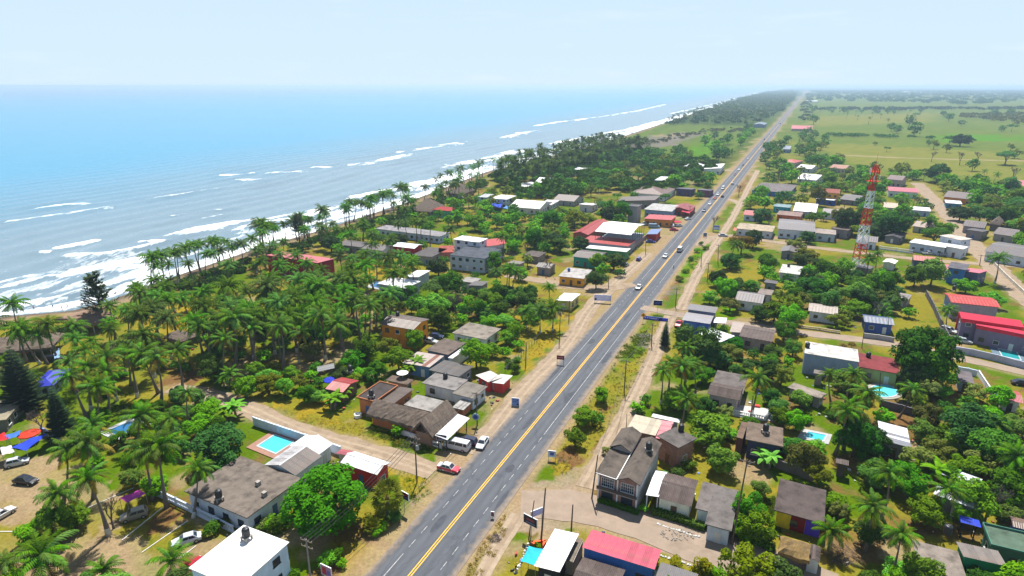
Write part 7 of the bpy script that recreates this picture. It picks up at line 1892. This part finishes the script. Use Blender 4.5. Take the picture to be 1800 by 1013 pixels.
for px in [*range(235,440,14),*range(430,900,9),*range(440,860,17)]:                       # the front row along the sand
    py=np.interp(px,[p[0] for p in COAST_PX],[p[1] for p in COAST_PX]); x,y=G(px+rd.uniform(-5,5),py,SEA_Z); o=rd.choice((rd.uniform(6,16),rd.uniform(12,40))); x += CV[0] *o; y += CV[1] *o
    if not in_foot(x,y,1.5) and not (455<px<590 and o>22):palm(x,y,rd.uniform(9.5,13.5))
scatter(GROVE,58,4.8,f_palm(9.5,14.5),5)
scatter([(590,520),(700,505),(720,545),(650,540)],8,5.5,f_palm(10,13),6)
scatter([(70,640),(300,590),(430,560),(350,690),(200,750),(90,740)],7,5.5,f_palm(8,13),16)
scatter([(110,700),(330,600),(350,690),(200,755)],8,3.2,f_tree(['bush','bright','bush','green'],1.2,2.2,False),17)
scatter([(430,540),(520,515),(640,515),(690,545),(520,548)],16,3.2,f_tree(['bush','bright','olive','bush'],1.3,2.2),19)
scatter(GROVE,24,3.4,f_tree(['green','bright','green','dark'],1.8,3.0,False),7)
# ---- surveyed single trees: px, py of crown centre, radius m, kind
def trees(lst):
    for px,py,rad,k in lst:
        if k=='bare':x,y=G(px,py,rad); bare_tree(x,y,rad*1.55); continue
        p=TREES[k][0]; h=p.h*rad/p.rx; x,y=G(px,py,h*.58)
        if not any(abs(PX(*q)[0] - px) <rad*PX(x,y)[2] *.7 and abs(PX(*q)[1] - py) <rad*PX(x,y)[2] *.8 for q in ROADPTS if px>1560 and py<560):tree(x,y,k,rad)
trees([(570,862,6.8,'big'),(385,778,5.2,'dark'),(350,745,3.2,'bright'),(365,715,3.0,'bright'),(330,722,2.4,'green'),(60,930,2.6,'bright'),(100,918,2.8,'bright'),(128,905,2.6,'bright'),(85,945,2.2,'olive'),(230,840,2.0,'bright'),(270,850,2.4,'bright'),
 (1058,694,2.0,'bright'),(1028,728,2.7,'bright'),(1011,770,2.0,'bright'),(1050,735,1.7,'green'),(1122,712,1.8,'bright'),(1135,700,1.5,'green'),(1250,745,4.8,'bright'),(1268,806,3.0,'bright'),(1225,606,5.2,'green'),(1250,625,3.6,'dark'),(1293,603,3.0,'dark'),(1235,655,2.8,'green'),(1272,580,1.6,'dark'),(1316,897,2.6,'green'),(1328,930,2.6,'bright'),(1310,925,2.2,'bright'),(1338,858,1.6,'bright'),
 (1625,625,7.2,'dark'),(1610,600,4.5,'green'),(1640,655,4.5,'green'),(1605,650,3.2,'dark'),(1715,745,5.6,'dark'),(1745,770,5.0,'green'),(1690,735,3.6,'green'),(1785,745,2.8,'bright'),(1757,700,2.8,'bright'),(1632,898,3.0,'bright'),(1710,880,3.2,'bright'),(1695,865,2.6,'green'),(1690,905,1.6,'bright'),(1470,880,2.4,'bright'),(1475,900,1.8,'olive'),(1415,810,3.2,'olive'),(1440,835,2.4,'olive'),(1398,790,2.4,'green'),(1430,785,2.6,'bright'),(1380,780,2.2,'green'),(1505,770,4.2,'dark'),(1540,780,3.0,'dark'),(1500,740,3.0,'olive'),(1620,800,3.0,'olive'),(1645,790,2.8,'olive'),(1665,830,2.6,'green'),(1770,860,3.6,'green'),(1790,820,3.4,'green'),(1775,895,2.4,'bright'),(1600,845,3.4,'green'),(1545,830,3.2,'green'),(1530,935,2.6,'green'),(1620,1010,2.6,'bright'),(1580,1000,2.2,'bright'),(1370,715,2.6,'green'),(1408,700,2.4,'bright'),(1400,740,2.4,'bright'),(1378,735,2.2,'bright'),(1375,660,2.8,'olive'),(1390,560,4.0,'bright'),(1380,580,3.2,'green'),(1395,610,2.6,'green'),(1360,615,2.6,'green'),(1410,525,3.4,'olive'),
 (1510,500,5.4,'umbrella'),(1430,500,5.2,'dark'),(1450,480,4.2,'green'),(1460,530,3.6,'green'),(1305,425,5.2,'rust'),(1325,420,4.2,'dark'),(1285,455,4.4,'dark'),(1262,490,3.2,'dark'),(1320,497,3.0,'bright'),(1350,460,4.0,'green'),(1415,445,4.6,'olive'),(1400,425,4.6,'olive'),(1490,390,6.0,'dark'),(1570,390,8.0,'dark'),(1545,400,5.5,'dark'),(1640,480,5.0,'bright'),(1610,485,4.0,'green'),(1700,500,3.4,'bright'),(1745,525,3.2,'bright'),(1660,400,4.4,'bright'),(1690,370,6.0,'dark'),(1650,300,9.0,'dark'),(1770,275,9.5,'umbrella'),(1690,243,10,'dark'),(1670,246,8,'umbrella'),
 (837,625,3.8,'bright'),(762,532,4.6,'bright'),(770,560,3.6,'green'),(728,600,2.9,'bright'),(680,610,3.0,'olive'),(700,630,3.4,'bright'),(640,610,3.6,'green'),(620,630,3.2,'green'),(660,650,2.6,'green'),(548,615,3.0,'olive'),(560,590,2.8,'green'),(540,690,2.4,'green'),(560,695,2.0,'bright'),(545,660,1.8,'bright'),(470,670,3.2,'olive'),(430,680,2.8,'bright'),(450,650,2.6,'bright'),(375,650,3.2,'green'),(360,635,2.6,'bright'),(655,660,2.0,'green'),(812,560,2.2,'bright'),(893,560,1.5,'bright'),(932,515,3.4,'dark'),(700,755,1.4,'bright'),(1020,425,4.2,'dark'),(985,425,4.6,'green'),(1080,455,4.4,'green'),(1050,460,3.4,'bright'),(1048,492,3.4,'green'),(1090,477,2.4,'dark'),(1060,475,2.6,'bright'),(970,385,5,'green'),(1010,380,6,'olive'),(1035,380,5,'olive'),(770,468,4.0,'dark'),(835,482,2.0,'dark'),(765,500,6.0,'umbrella'),(790,497,4.5,'green'),(875,415,3.0,'green'),(866,378,4.0,'dark'),(835,390,4.6,'bright'),(880,440,3.2,'dark'),(905,380,3.6,'green'),(715,510,3.0,'green'),(850,545,2.6,'green'),(870,525,3.0,'bright'),(840,540,3.0,'green'),(915,480,3.0,'bright'),
 (190,890,4.4,'bare'),(67,730,4.6,'bare'),(645,385,8.5,'bare'),(800,525,7.0,'bare'),(1745,868,5.5,'bare'),(1255,385,6,'bare'),(965,460,5,'bare'),(925,430,5,'bare'),(1545,540,5,'bare'),(1440,490,5.5,'bare'),(1640,270,8,'bare'),(1690,273,9,'bare'),(1722,271,9,'bare'),(1785,300,9,'bare'),(1300,330,6,'bare'),(1370,305,8,'bare'),(1420,310,8,'bare')])
for px,py,s in ((1150,995,1.0),(1190,1000,1.0),(1228,1004,1.1),(650,915,.9),(1498,607,.8),(1482,610,.8)):
    if px>1400:x,y=G(px,py,1); tree(x,y,'rust',1.2,1.8,word='rust-coloured shrub')
    else:x,y=G(px,py,1); tree(x,y,'yellow',1.5*s)
for px,py,rad in ((470,918,1.5),(485,928,1.6),(500,912,1.2),(460,925,1.1),(575,985,1.6),(590,978,1.4),(600,990,1.0),(695,905,1.4),(670,925,1.2),(665,935,1.0),(375,930,1.4),(392,920,1.2),(365,938,1.0),(1070,795,1.2),(1132,895,.9),(1165,838,1.5),(1190,830,1.5),(1210,818,1.4),(1240,1003,1.3),(1262,1008,1.4),(1290,1005,1.4),(1320,1008,1.4),(1360,1003,1.2),(1350,940,1.2),(1350,960,1.0),(945,962,.8),(1215,455,1.4),(1225,440,1.6),(1240,435,1.6),(1205,475,1.6),(1195,490,1.6),(1232,428,1.3),(1465,730,1.4),(905,650,1.4),(895,640,1.3),(910,632,1.2),(515,1010,1.2),(55,985,1.1)):
    x,y=G(px,py,rad*.6); tree(x,y,'bush',rad)
special('norfolk_pine','dark layered conifer',*CONIF,*G(46,722),1.13,rad=3.0,h=14); special('norfolk_pine','narrow dark layered conifer',*CONIF_SLIM,*G(113,772),.92,rad=2.1,h=13); special('norfolk_pine','slim roadside conifer',*CONIF_SLIM,*G(1168,610),.6,rad=2.1,h=13,slim=.85)
for px,py,s in ((1058,270,1.7),(1076,272,1.8),(1178,320,1.2),(1630,415,.8)):special('norfolk_pine','far dark spire conifer',*CONIF_SLIM,*G(px,py),s,rad=2.1,h=13)
special('casuarina_tree','tall wispy grey green pine',*CASU[0],*G(185,572),1.5,rad=3.4,h=12); special('casuarina_tree','thin wispy grey green pine',*CASU[1],*G(362,545),1.0,rad=3,h=12); special('casuarina_tree','feathery beach pine',*CASU[1],*G(527,428),1.25,rad=3,h=12)
x,y=G(682,905); root=empty('fan_palm',x,y,0,.3,1.5); mb=MB(); mb.chain([(0,0,-.1),(0,0,2.4)],[.3,.24],8); mb.build('trunk',M_palmbark,root); o=mesh_obj('crown',FAN,root,(0,0,2.4)); PLANTS.append((root,'bushy fan palm','palm tree',x,y,5,2.6))
x,y=G(655,935); root=empty('fan_palm',x,y,0,1.3,.8); mb=MB(); mb.chain([(0,0,-.1),(0,0,1.2)],[.25,.2],8); mb.build('trunk',M_palmbark,root); mesh_obj('crown',FAN,root,(0,0,1.2)); PLANTS.append((root,'small yellowing fan palm','palm tree',x,y,3,1.8))
for px,py,s in ((590,718,1.2),(600,705,1.0),(735,652,1.2),(722,660,1.0),(415,735,1.2),(395,745,1.1),(1345,820,1.1),(1335,800,1.0),(400,680,1.1),(1650,850,1.3),(1668,860,1.1)):
    x,y=G(px,py); banana(x,y,s*1.15)
# hedges
def hedge(pts,h,w,label,leaf=None):
    P=[Vector(G(*p)) for p in pts]; c=(P[0] +P[-1]) /2; r=np.random.default_rng(int(pts[0][0])); V=[];
    T=sum((b- a).length for a,b in zip(P[:-1],P[1:])); n=int(T*130)
    root=tag(empty('hedge',c.x,c.y,0),label,'hedge'); mb=MB()
    for a,b in zip(P[:-1],P[1:]):
        d=b- a; L=d.length; u=d/L; nv=Vector((-u.y,u.x)); k=int(L*130)
        t=r.uniform(0,L,k); o=r.uniform(-w/2,w/2,k); z=r.uniform(.05,h,k); f=r.integers(0,3,k)
        o=np.where(f==0,-w/2,np.where(f==1,w/2,o)) +r.normal(0,.04,k); z=np.where(f==2,h,z) +r.normal(0,.04,k)
        pos=np.stack([a.x- c.x+u.x*t+nv.x*o,a.y- c.y+u.y*t+nv.y*o,z],1); nn=np.stack([nv.x*np.sign(o) *(f<2),nv.y*np.sign(o) *(f<2),(f==2) *1.0],1) +r.normal(0,.5,(k,3)); nn /= np.linalg.norm(nn,axis=1)[:,None]
        tt=np.cross(nn,r.normal(size=(k,3))); tt /= np.linalg.norm(tt,axis=1)[:,None]; bb=np.cross(nn,tt); s=.13*r.uniform(.6,1.3,k)[:,None]
        V.append(np.stack([pos- tt*s,pos+bb*s*.6,pos+tt*s,pos- bb*s*.6],1).reshape(-1,3))
        q0,q1=a- c,b- c; wv=nv*(w/2- .1); mb.hexa([(q0.x- wv.x,q0.y- wv.y,0),(q1.x- wv.x,q1.y- wv.y,0),(q1.x+wv.x,q1.y+wv.y,0),(q0.x+wv.x,q0.y+wv.y,0)],[(q0.x- wv.x,q0.y- wv.y,h- .1),(q1.x- wv.x,q1.y- wv.y,h- .1),(q1.x+wv.x,q1.y+wv.y,h- .1),(q0.x+wv.x,q0.y+wv.y,h- .1)])
    V=np.concatenate(V); mesh_obj('foliage',arrays_mesh('foliage',V,np.arange(len(V)).reshape(-1,4),leaf or L_bright,False),root); mb.build('stems',L_dark,root)
hedge([(1146,902),(1195,917),(1239,933)],1.1,1.2,'trimmed green hedge before the cream house'); hedge([(1300,948),(1330,957),(1362,968)],.9,1.0,'low hedge beside the golden thatched hut'); hedge([(1052,882),(1090,894),(1122,905)],.8,.8,'dark hedge along the foot of the brick house',L_green)
hedge([(1280,632),(1310,638),(1345,645)],1.0,1.0,'dark hedge behind the small lawn',L_dark)
# ---- filling the village quarters
GB=['green','bright','bright','olive','dark','bush']
scatter([(700,520),(880,500),(960,540),(900,640),(720,590)],60,3.4,f_tree(GB,1.6,3.2),21)
scatter([(400,690),(470,660),(640,650),(640,690),(520,700)],12,3.5,f_tree(['green','bright','olive','bush'],1.4,2.6),22)
scatter([(100,770),(330,690),(430,740),(330,800),(150,830)],20,3.2,f_tree(['bright','green','bush','green'],1.4,2.6,False),23)
scatter([(560,430),(860,340),(990,380),(1000,470),(880,480),(640,480)],120,4.2,f_tree(GB[:5] +['umbrella'],2.2,4.2),24)
scatter([(880,320),(1050,270),(1200,270),(1270,300),(1230,350),(1100,400),(900,400)],190,4.8,f_tree(['green','green','bright','olive','dark','umbrella'],3.2,5.6),25)
scatter([(900,300),(1040,258),(1130,262),(1060,300),(950,330)],40,7,f_palm(9,12.5),26)
scatter([(1240,530),(1350,480),(1420,470),(1560,490),(1600,560),(1500,580),(1260,560)],60,4.0,f_tree(GB,2.0,4.2),27)
scatter([(1210,620),(1400,640),(1560,660),(1800,720),(1800,900),(1600,880),(1330,840),(1180,720)],52,3.8,f_tree(GB,1.5,3.4),28)
scatter([(1300,330),(1450,290),(1800,340),(1800,470),(1560,440),(1320,420)],160,5.0,f_tree(GB[:5] +['umbrella','bare','dark'],3.0,6.0),29,3.6)
scatter([(1640,330),(1850,330),(1850,480),(1760,460)],60,4.6,f_tree(['bright','green','olive','green'],3.2,5.5),30,3.8)
scatter([(1340,260),(1430,230),(1480,290),(1400,320),(1340,320)],50,8,f_tree(['green','dark','olive','green','bare'],4,7),31)
scatter([(1190,290),(1250,245),(1320,230),(1330,250),(1270,285)],18,9,f_tree(['green','dark','bright'],4,8),32)
scatter([(1430,250),(1800,262),(1800,325),(1480,285)],8,22,f_tree(['green','olive','umbrella'],3,6),33)
scatter([(1400,195),(1800,200),(1800,248),(1420,240)],26,20,f_tree(['dark','umbrella','green','green'],5,10),34)
scatter([(1420,195),(1640,200),(1640,225),(1430,225)],16,20,f_palm(9,13),35)
for P_,n_,sd_ in (([(1810,480),(2150,520),(2300,1000),(1810,1000)],120,41),([(1810,320),(2200,330),(2150,500),(1810,470)],60,42),([(1180,1040),(2000,1040),(2000,1180),(1180,1180)],50,43),([(-40,1040),(480,1040),(480,1180),(-200,1180)],24,44),([(-350,700),(-30,640),(-30,1000),(-350,1100)],40,45)):
    scatter(P_,n_,3.8,f_tree(GB[:5],2.0,3.8,False),sd_)
realise_trees()
print('PALMS',sum(p[0].name.startswith('coconut') for p in PLANTS)); print('plants',len(PLANTS),'palms',sum(p[2] =='palm tree' for p in PLANTS))

# ---------------------------------------------------------------- far woods, hedgerows and undergrowth: uncountable masses
def low_tree(r,n,rx,h,palmy):
    """foliage tufts of one far tree"""
    if palmy:
        a=r.uniform(0,6.28,n); e=r.uniform(-.5,1.0,n); d=np.stack([np.cos(a) *np.cos(e),np.sin(a) *np.cos(e),np.sin(e)],1); pos=d*rx*.55; pos[:,2] += h
        L=d*rx*.55; L[:,2] -= rx*.12; w=np.stack([-np.sin(a),np.cos(a),a*0],1) *rx*.13
        return np.stack([pos- L- w*.4,pos- w,pos+L,pos+w],1)
    u=r.normal(size=(n,3)); u /= np.linalg.norm(u,axis=1)[:,None]; u[:,2] =np.abs(u[:,2]) *1.0- .25
    pos=u*np.array([rx,rx,h*.42]) *r.uniform(.75,1,n)[:,None] +np.array([0,0,h*.58]); nn=u+r.normal(size=(n,3)) *.4; nn /= np.linalg.norm(nn,axis=1)[:,None]
    t=np.cross(nn,r.normal(size=(n,3))); t /= np.linalg.norm(t,axis=1)[:,None]; b=np.cross(nn,t); s=rx*.30*r.uniform(.7,1.3,n)[:,None]
    return np.stack([pos- t*s,pos+b*s*.7,pos+t*s,pos- b*s*.7],1)
def wood(name,label,poly,n,rx,h,leaf,seed,palmy=False,leaves=34,clear=4):
    r=np.random.default_rng(seed); Q=np.array([G(*p) for p in poly]); out=[]; c=0; tr=0
    while c<n and tr<n*30:
        tr += 1; x,y=r.uniform(Q[:,0].min(),Q[:,0].max()),r.uniform(Q[:,1].min(),Q[:,1].max())
        if not in_poly(np.array([x]),np.array([y]),Q)[0] or near_road(x,y,clear) or coast_sd(x,y) <(14 if h>5 else 10):continue
        k=r.uniform(.7,1.3); T=low_tree(r,leaves,rx*k,h*r.uniform(.8,1.2),palmy); T[:,:,0] += x; T[:,:,1] += y; T[:,:,2] += gz(x,y)
        out.append(T.reshape(-1,3)); c += 1
        if palmy:
            hh=h; w=.22; out.append(np.array([[x- w,y,0],[x+w,y,0],[x+w*.7,y,hh],[x- w*.7,y,hh]])); out.append(np.array([[x,y- w,0],[x,y+w,0],[x,y+w*.7,hh],[x,y- w*.7,hh]]))
    if not out:return
    V=np.concatenate(out); tag(mesh_obj(name,arrays_mesh(name,V,np.arange(len(V)).reshape(-1,4),leaf,False)),label,None,None,'stuff')
wood('palm_wood','hazy far palm wood between the beach and the highway',[(1163,224),(1180,212),(1230,197),(1300,176),(1350,163),(1395,160),(1398,176),(1380,195),(1350,212),(1330,224),(1240,222)],2300,5.6,12,L_palm,3,True,22,8)
wood('scrub_wood','far dark wood fringing the palm wood',[(1170,222),(1240,222),(1330,222),(1375,197),(1398,172),(1404,160),(1330,166),(1230,197)],1600,6.5,9,L_dark,4,False,30,10)
wood('palm_belt','dense far palms between the village and the surf',[(870,306),(960,276),(1050,254),(1130,258),(1140,272),(1040,300),(950,330),(880,340)],260,4.2,12,L_palm,21,True,40,5)
wood('tree_belt','far trees filling the ground below the beach palms',[(860,318),(960,285),(1060,262),(1180,285),(1270,292),(1200,345),(1080,350),(900,350)],240,5.0,7,L_green,22,False,110,6)
wood('beach_scrub','low sea-grape scrub behind the sand',[(200,545),(300,505),(430,460),(560,420),(700,376),(850,318),(860,330),(700,392),(560,436),(430,480),(300,530)],230,1.9,2.2,L_green,23,False,90,2)
wood('roadside_wood','far roadside trees right of the highway',[(1400,215),(1408,190),(1418,165),(1432,165),(1425,195),(1430,215)],160,7,9,L_green,5,False,34,9)
wood('far_forest','blue far forest along the horizon of the plain',[(1425,160),(1900,160),(1900,178),(1700,185),(1440,178)],1900,14,13,L_dark,6,False,26,20)
wood('far_forest','dark far hedgerow across the pasture',[(1440,192),(1800,191),(1800,194),(1620,196),(1440,195)],160,8,8,L_dark,8,False,30)
wood('hedgerow','far grey hedgerow at the right of the pasture',[(1660,205),(1900,200),(1900,222),(1800,226),(1740,214)],200,7,8,L_olive,9,False,30)
wood('hedgerow','thin line of shrubs across the near pasture',[(1450,237),(1560,240),(1640,243),(1640,245),(1560,243),(1450,240)],60,4,4,L_green,10,False,30)
wood('beach_scrub','low scrub behind the far beach field',[(1060,262),(1130,248),(1240,228),(1320,226),(1320,232),(1230,238),(1110,265)],120,3,3,L_olive,12,False,30)
# tufts of grass and weeds around the near ground
def tufts(name,label,polys,n,leaf,seed,hh=.45):
    r=np.random.default_rng(seed); out=[]
    for poly in polys:
        Q=np.array([G(*p) for p in poly]); m=n // len(polys); x=r.uniform(Q[:,0].min(),Q[:,0].max(),m*4); y=r.uniform(Q[:,1].min(),Q[:,1].max(),m*4)
        k=in_poly(x,y,[tuple(q) for q in Q]) & (fbm(x/3,y/3,seed) >.48); x,y=x[k][:m],y[k][:m]
        ok=np.array([not in_foot(a,b,.2) and not near_road(a,b,.1) for a,b in zip(x,y)],bool) if len(x) else np.zeros(0,bool); x,y=x[ok],y[ok]
        for t in range(3):
            a=r.uniform(0,6.28,len(x)); h=r.uniform(.4,1.2,len(x)) *hh; w=.10; dx,dy=np.cos(a) *w,np.sin(a) *w; lx,ly=r.normal(0,.25,len(x)),r.normal(0,.25,len(x)); z=x*0
            out.append(np.stack([np.stack([x- dx,y- dy,z],1),np.stack([x+dx,y+dy,z],1),np.stack([x+dx*.4+lx,y+dy*.4+ly,h],1),np.stack([x- dx*.4+lx,y- dy*.4+ly,h],1)],1).reshape(-1,3))
    V=np.concatenate(out); tag(mesh_obj(name,arrays_mesh(name,V,np.arange(len(V)).reshape(-1,4),leaf,False)),label,None,None,'stuff')
L_dry=leafmat('dry_grass',(.42,.32,.09),(.30,.25,.06),trans=.5); L_grass=leafmat('green_grass',(.14,.22,.02),(.09,.16,.016),trans=.5)
VERGE=[[(985,775),(1030,705),(1090,625),(1140,565),(1165,562),(1150,625),(1110,690),(1075,750),(1040,800),(1000,838),(965,832)],[(815,1030),(835,960),(880,905),(905,907),(880,960),(840,1030)],[(895,735),(935,690),(985,640),(1010,620),(950,690)],[(470,715),(560,735),(640,745),(780,790),(775,802),(560,750)],[(690,815),(735,825),(765,860),(730,890)],[(905,640),(985,560),(1010,540),(950,625)]]
for k,P_ in enumerate(VERGE):
    wood('dry_weeds','low straw-coloured weeds on roadside patch of dry grass, %s' % ('right verge','bottom verge','left verge','lane side','corner by the billboard','fence side')[k],P_,(420,150,130,220,90,130)[k],.28,.24,L_dry if k % 2 else L_olive,60+k,False,12,.3)
tufts('green_grass','green grass tufts on lawns and verges',[[(1070,630),(1100,595),(1140,580),(1145,600),(1125,630)],[(1240,640),(1310,640),(1315,660),(1245,655)],[(1345,880),(1372,870),(1372,945)],[(640,755),(720,765),(790,795),(690,785)],[(40,690),(230,690),(240,745),(90,745)],[(1205,460),(1262,422),(1220,480)]],6000,L_grass,4,.22)

# odds and ends lying about the yards
CL=[plain('litter_%d' % i,c,.7) for i,c in enumerate(((.55,.55,.54),(.10,.16,.42),(.42,.06,.05),(.16,.12,.09),(.30,.29,.27),(.05,.05,.055)))]
mb=MB(); r_=random.Random(77)
for cx,cy_,a,la,lb,h in [f for f in FOOT if f[5] >1 and math.hypot(f[0],f[1]) <300]:
    for k in range(r_.randint(6,16)):
        t=r_.uniform(0,6.28); x=cx+math.cos(t) *(la/2+r_.uniform(.6,4)); y=cy_+math.sin(t) *(lb/2+r_.uniform(.6,4))
        if near_road(x,y,.3) or in_foot(x,y,.15):continue
        s=r_.uniform(.12,.45); q=r_.uniform(.3,1); c,d=math.cos(t*3) *s,math.sin(t*3) *s; e=q*.8; m=r_.choice((0,0,1,2,3,3,4,4,5)); hh=s*r_.uniform(.3,1.2)
        mb.hexa([(x- c,y- d,-.05),(x+d*e,y- c*e,-.05),(x+c,y+d,-.05),(x- d*e,y+c*e,-.05)],[(x- c*.9,y- d,hh),(x+d*e,y- c*e*.9,hh*.8),(x+c,y+d*.8,hh),(x- d*e,y+c*e,hh*.9)],m)
tag(mb.build('yard_clutter',CL),'scattered odds and ends lying about the yards',None,None,'stuff')

# ================================================================= LABELS FOR THE PLANTING
SIDE={'l':'left of','r':'right of','b':'behind','f':'in front of'}
NUM=['','second ','third ','fourth ','fifth ','sixth ','seventh ','eighth ','ninth ','tenth ','eleventh ','twelfth ']
LM2=[(s,PX(x,y,0)[0],PX(x,y,0)[1],x,y) for s,x,y,h in LMARK]
from collections import defaultdict
bk=defaultdict(list)
for root,word,cat,x,y,h,rad in PLANTS:
    px,py,_=PX(x,y,0)
    s,lx,ly,ax,ay=min(LM2,key=lambda t:(t[3] - x) ** 2+(t[4] - y) ** 2)
    dx,dy=px- lx,(py- ly) *1.6
    sd_=('r' if dx>0 else 'l') if abs(dx) >abs(dy) else ('f' if dy>0 else 'b')
    bk[(word,s,sd_)].append((math.hypot(px- lx,py- ly),root,cat))
for (word,s,sd_),L_ in bk.items():
    L_.sort(key=lambda t:t[0])
    for i,(d,root,cat) in enumerate(L_):
        n=NUM[i] if i<len(NUM) else '%dth ' % (i+1)
        tag(root,(n+word+' ' +SIDE[sd_] +' the ' +s).strip() if i else (('nearest ' if len(L_) >1 else '') +word+' ' +SIDE[sd_] +' the ' +s),cat,{'palm tree':'palm trees','tree':'village trees','shrub':'garden shrubs','plant':'banana plants'}[cat])
# ================================================================= HAZE
mb=MB(); mb.box(-60000,-60000,-12,60000,60000,72)
hm=bpy.data.materials.new('sea_haze'); hm.use_nodes=True
hn,hl=hm.node_tree.nodes,hm.node_tree.links
hn.remove(hn['Principled BSDF'])
pv=hn.new('ShaderNodeVolumePrincipled')
pv.inputs['Color'].default_value=(.60,.80,1.0,1)
pv.inputs['Density'].default_value=0.00015
pv.inputs['Anisotropy'].default_value=0.35
hl.new(pv.outputs[0],hn['Material Output'].inputs['Volume'])
haze=mb.build('haze',hm)
tag(haze,'pale blue sea haze fading the far coast',None,None,'stuff')
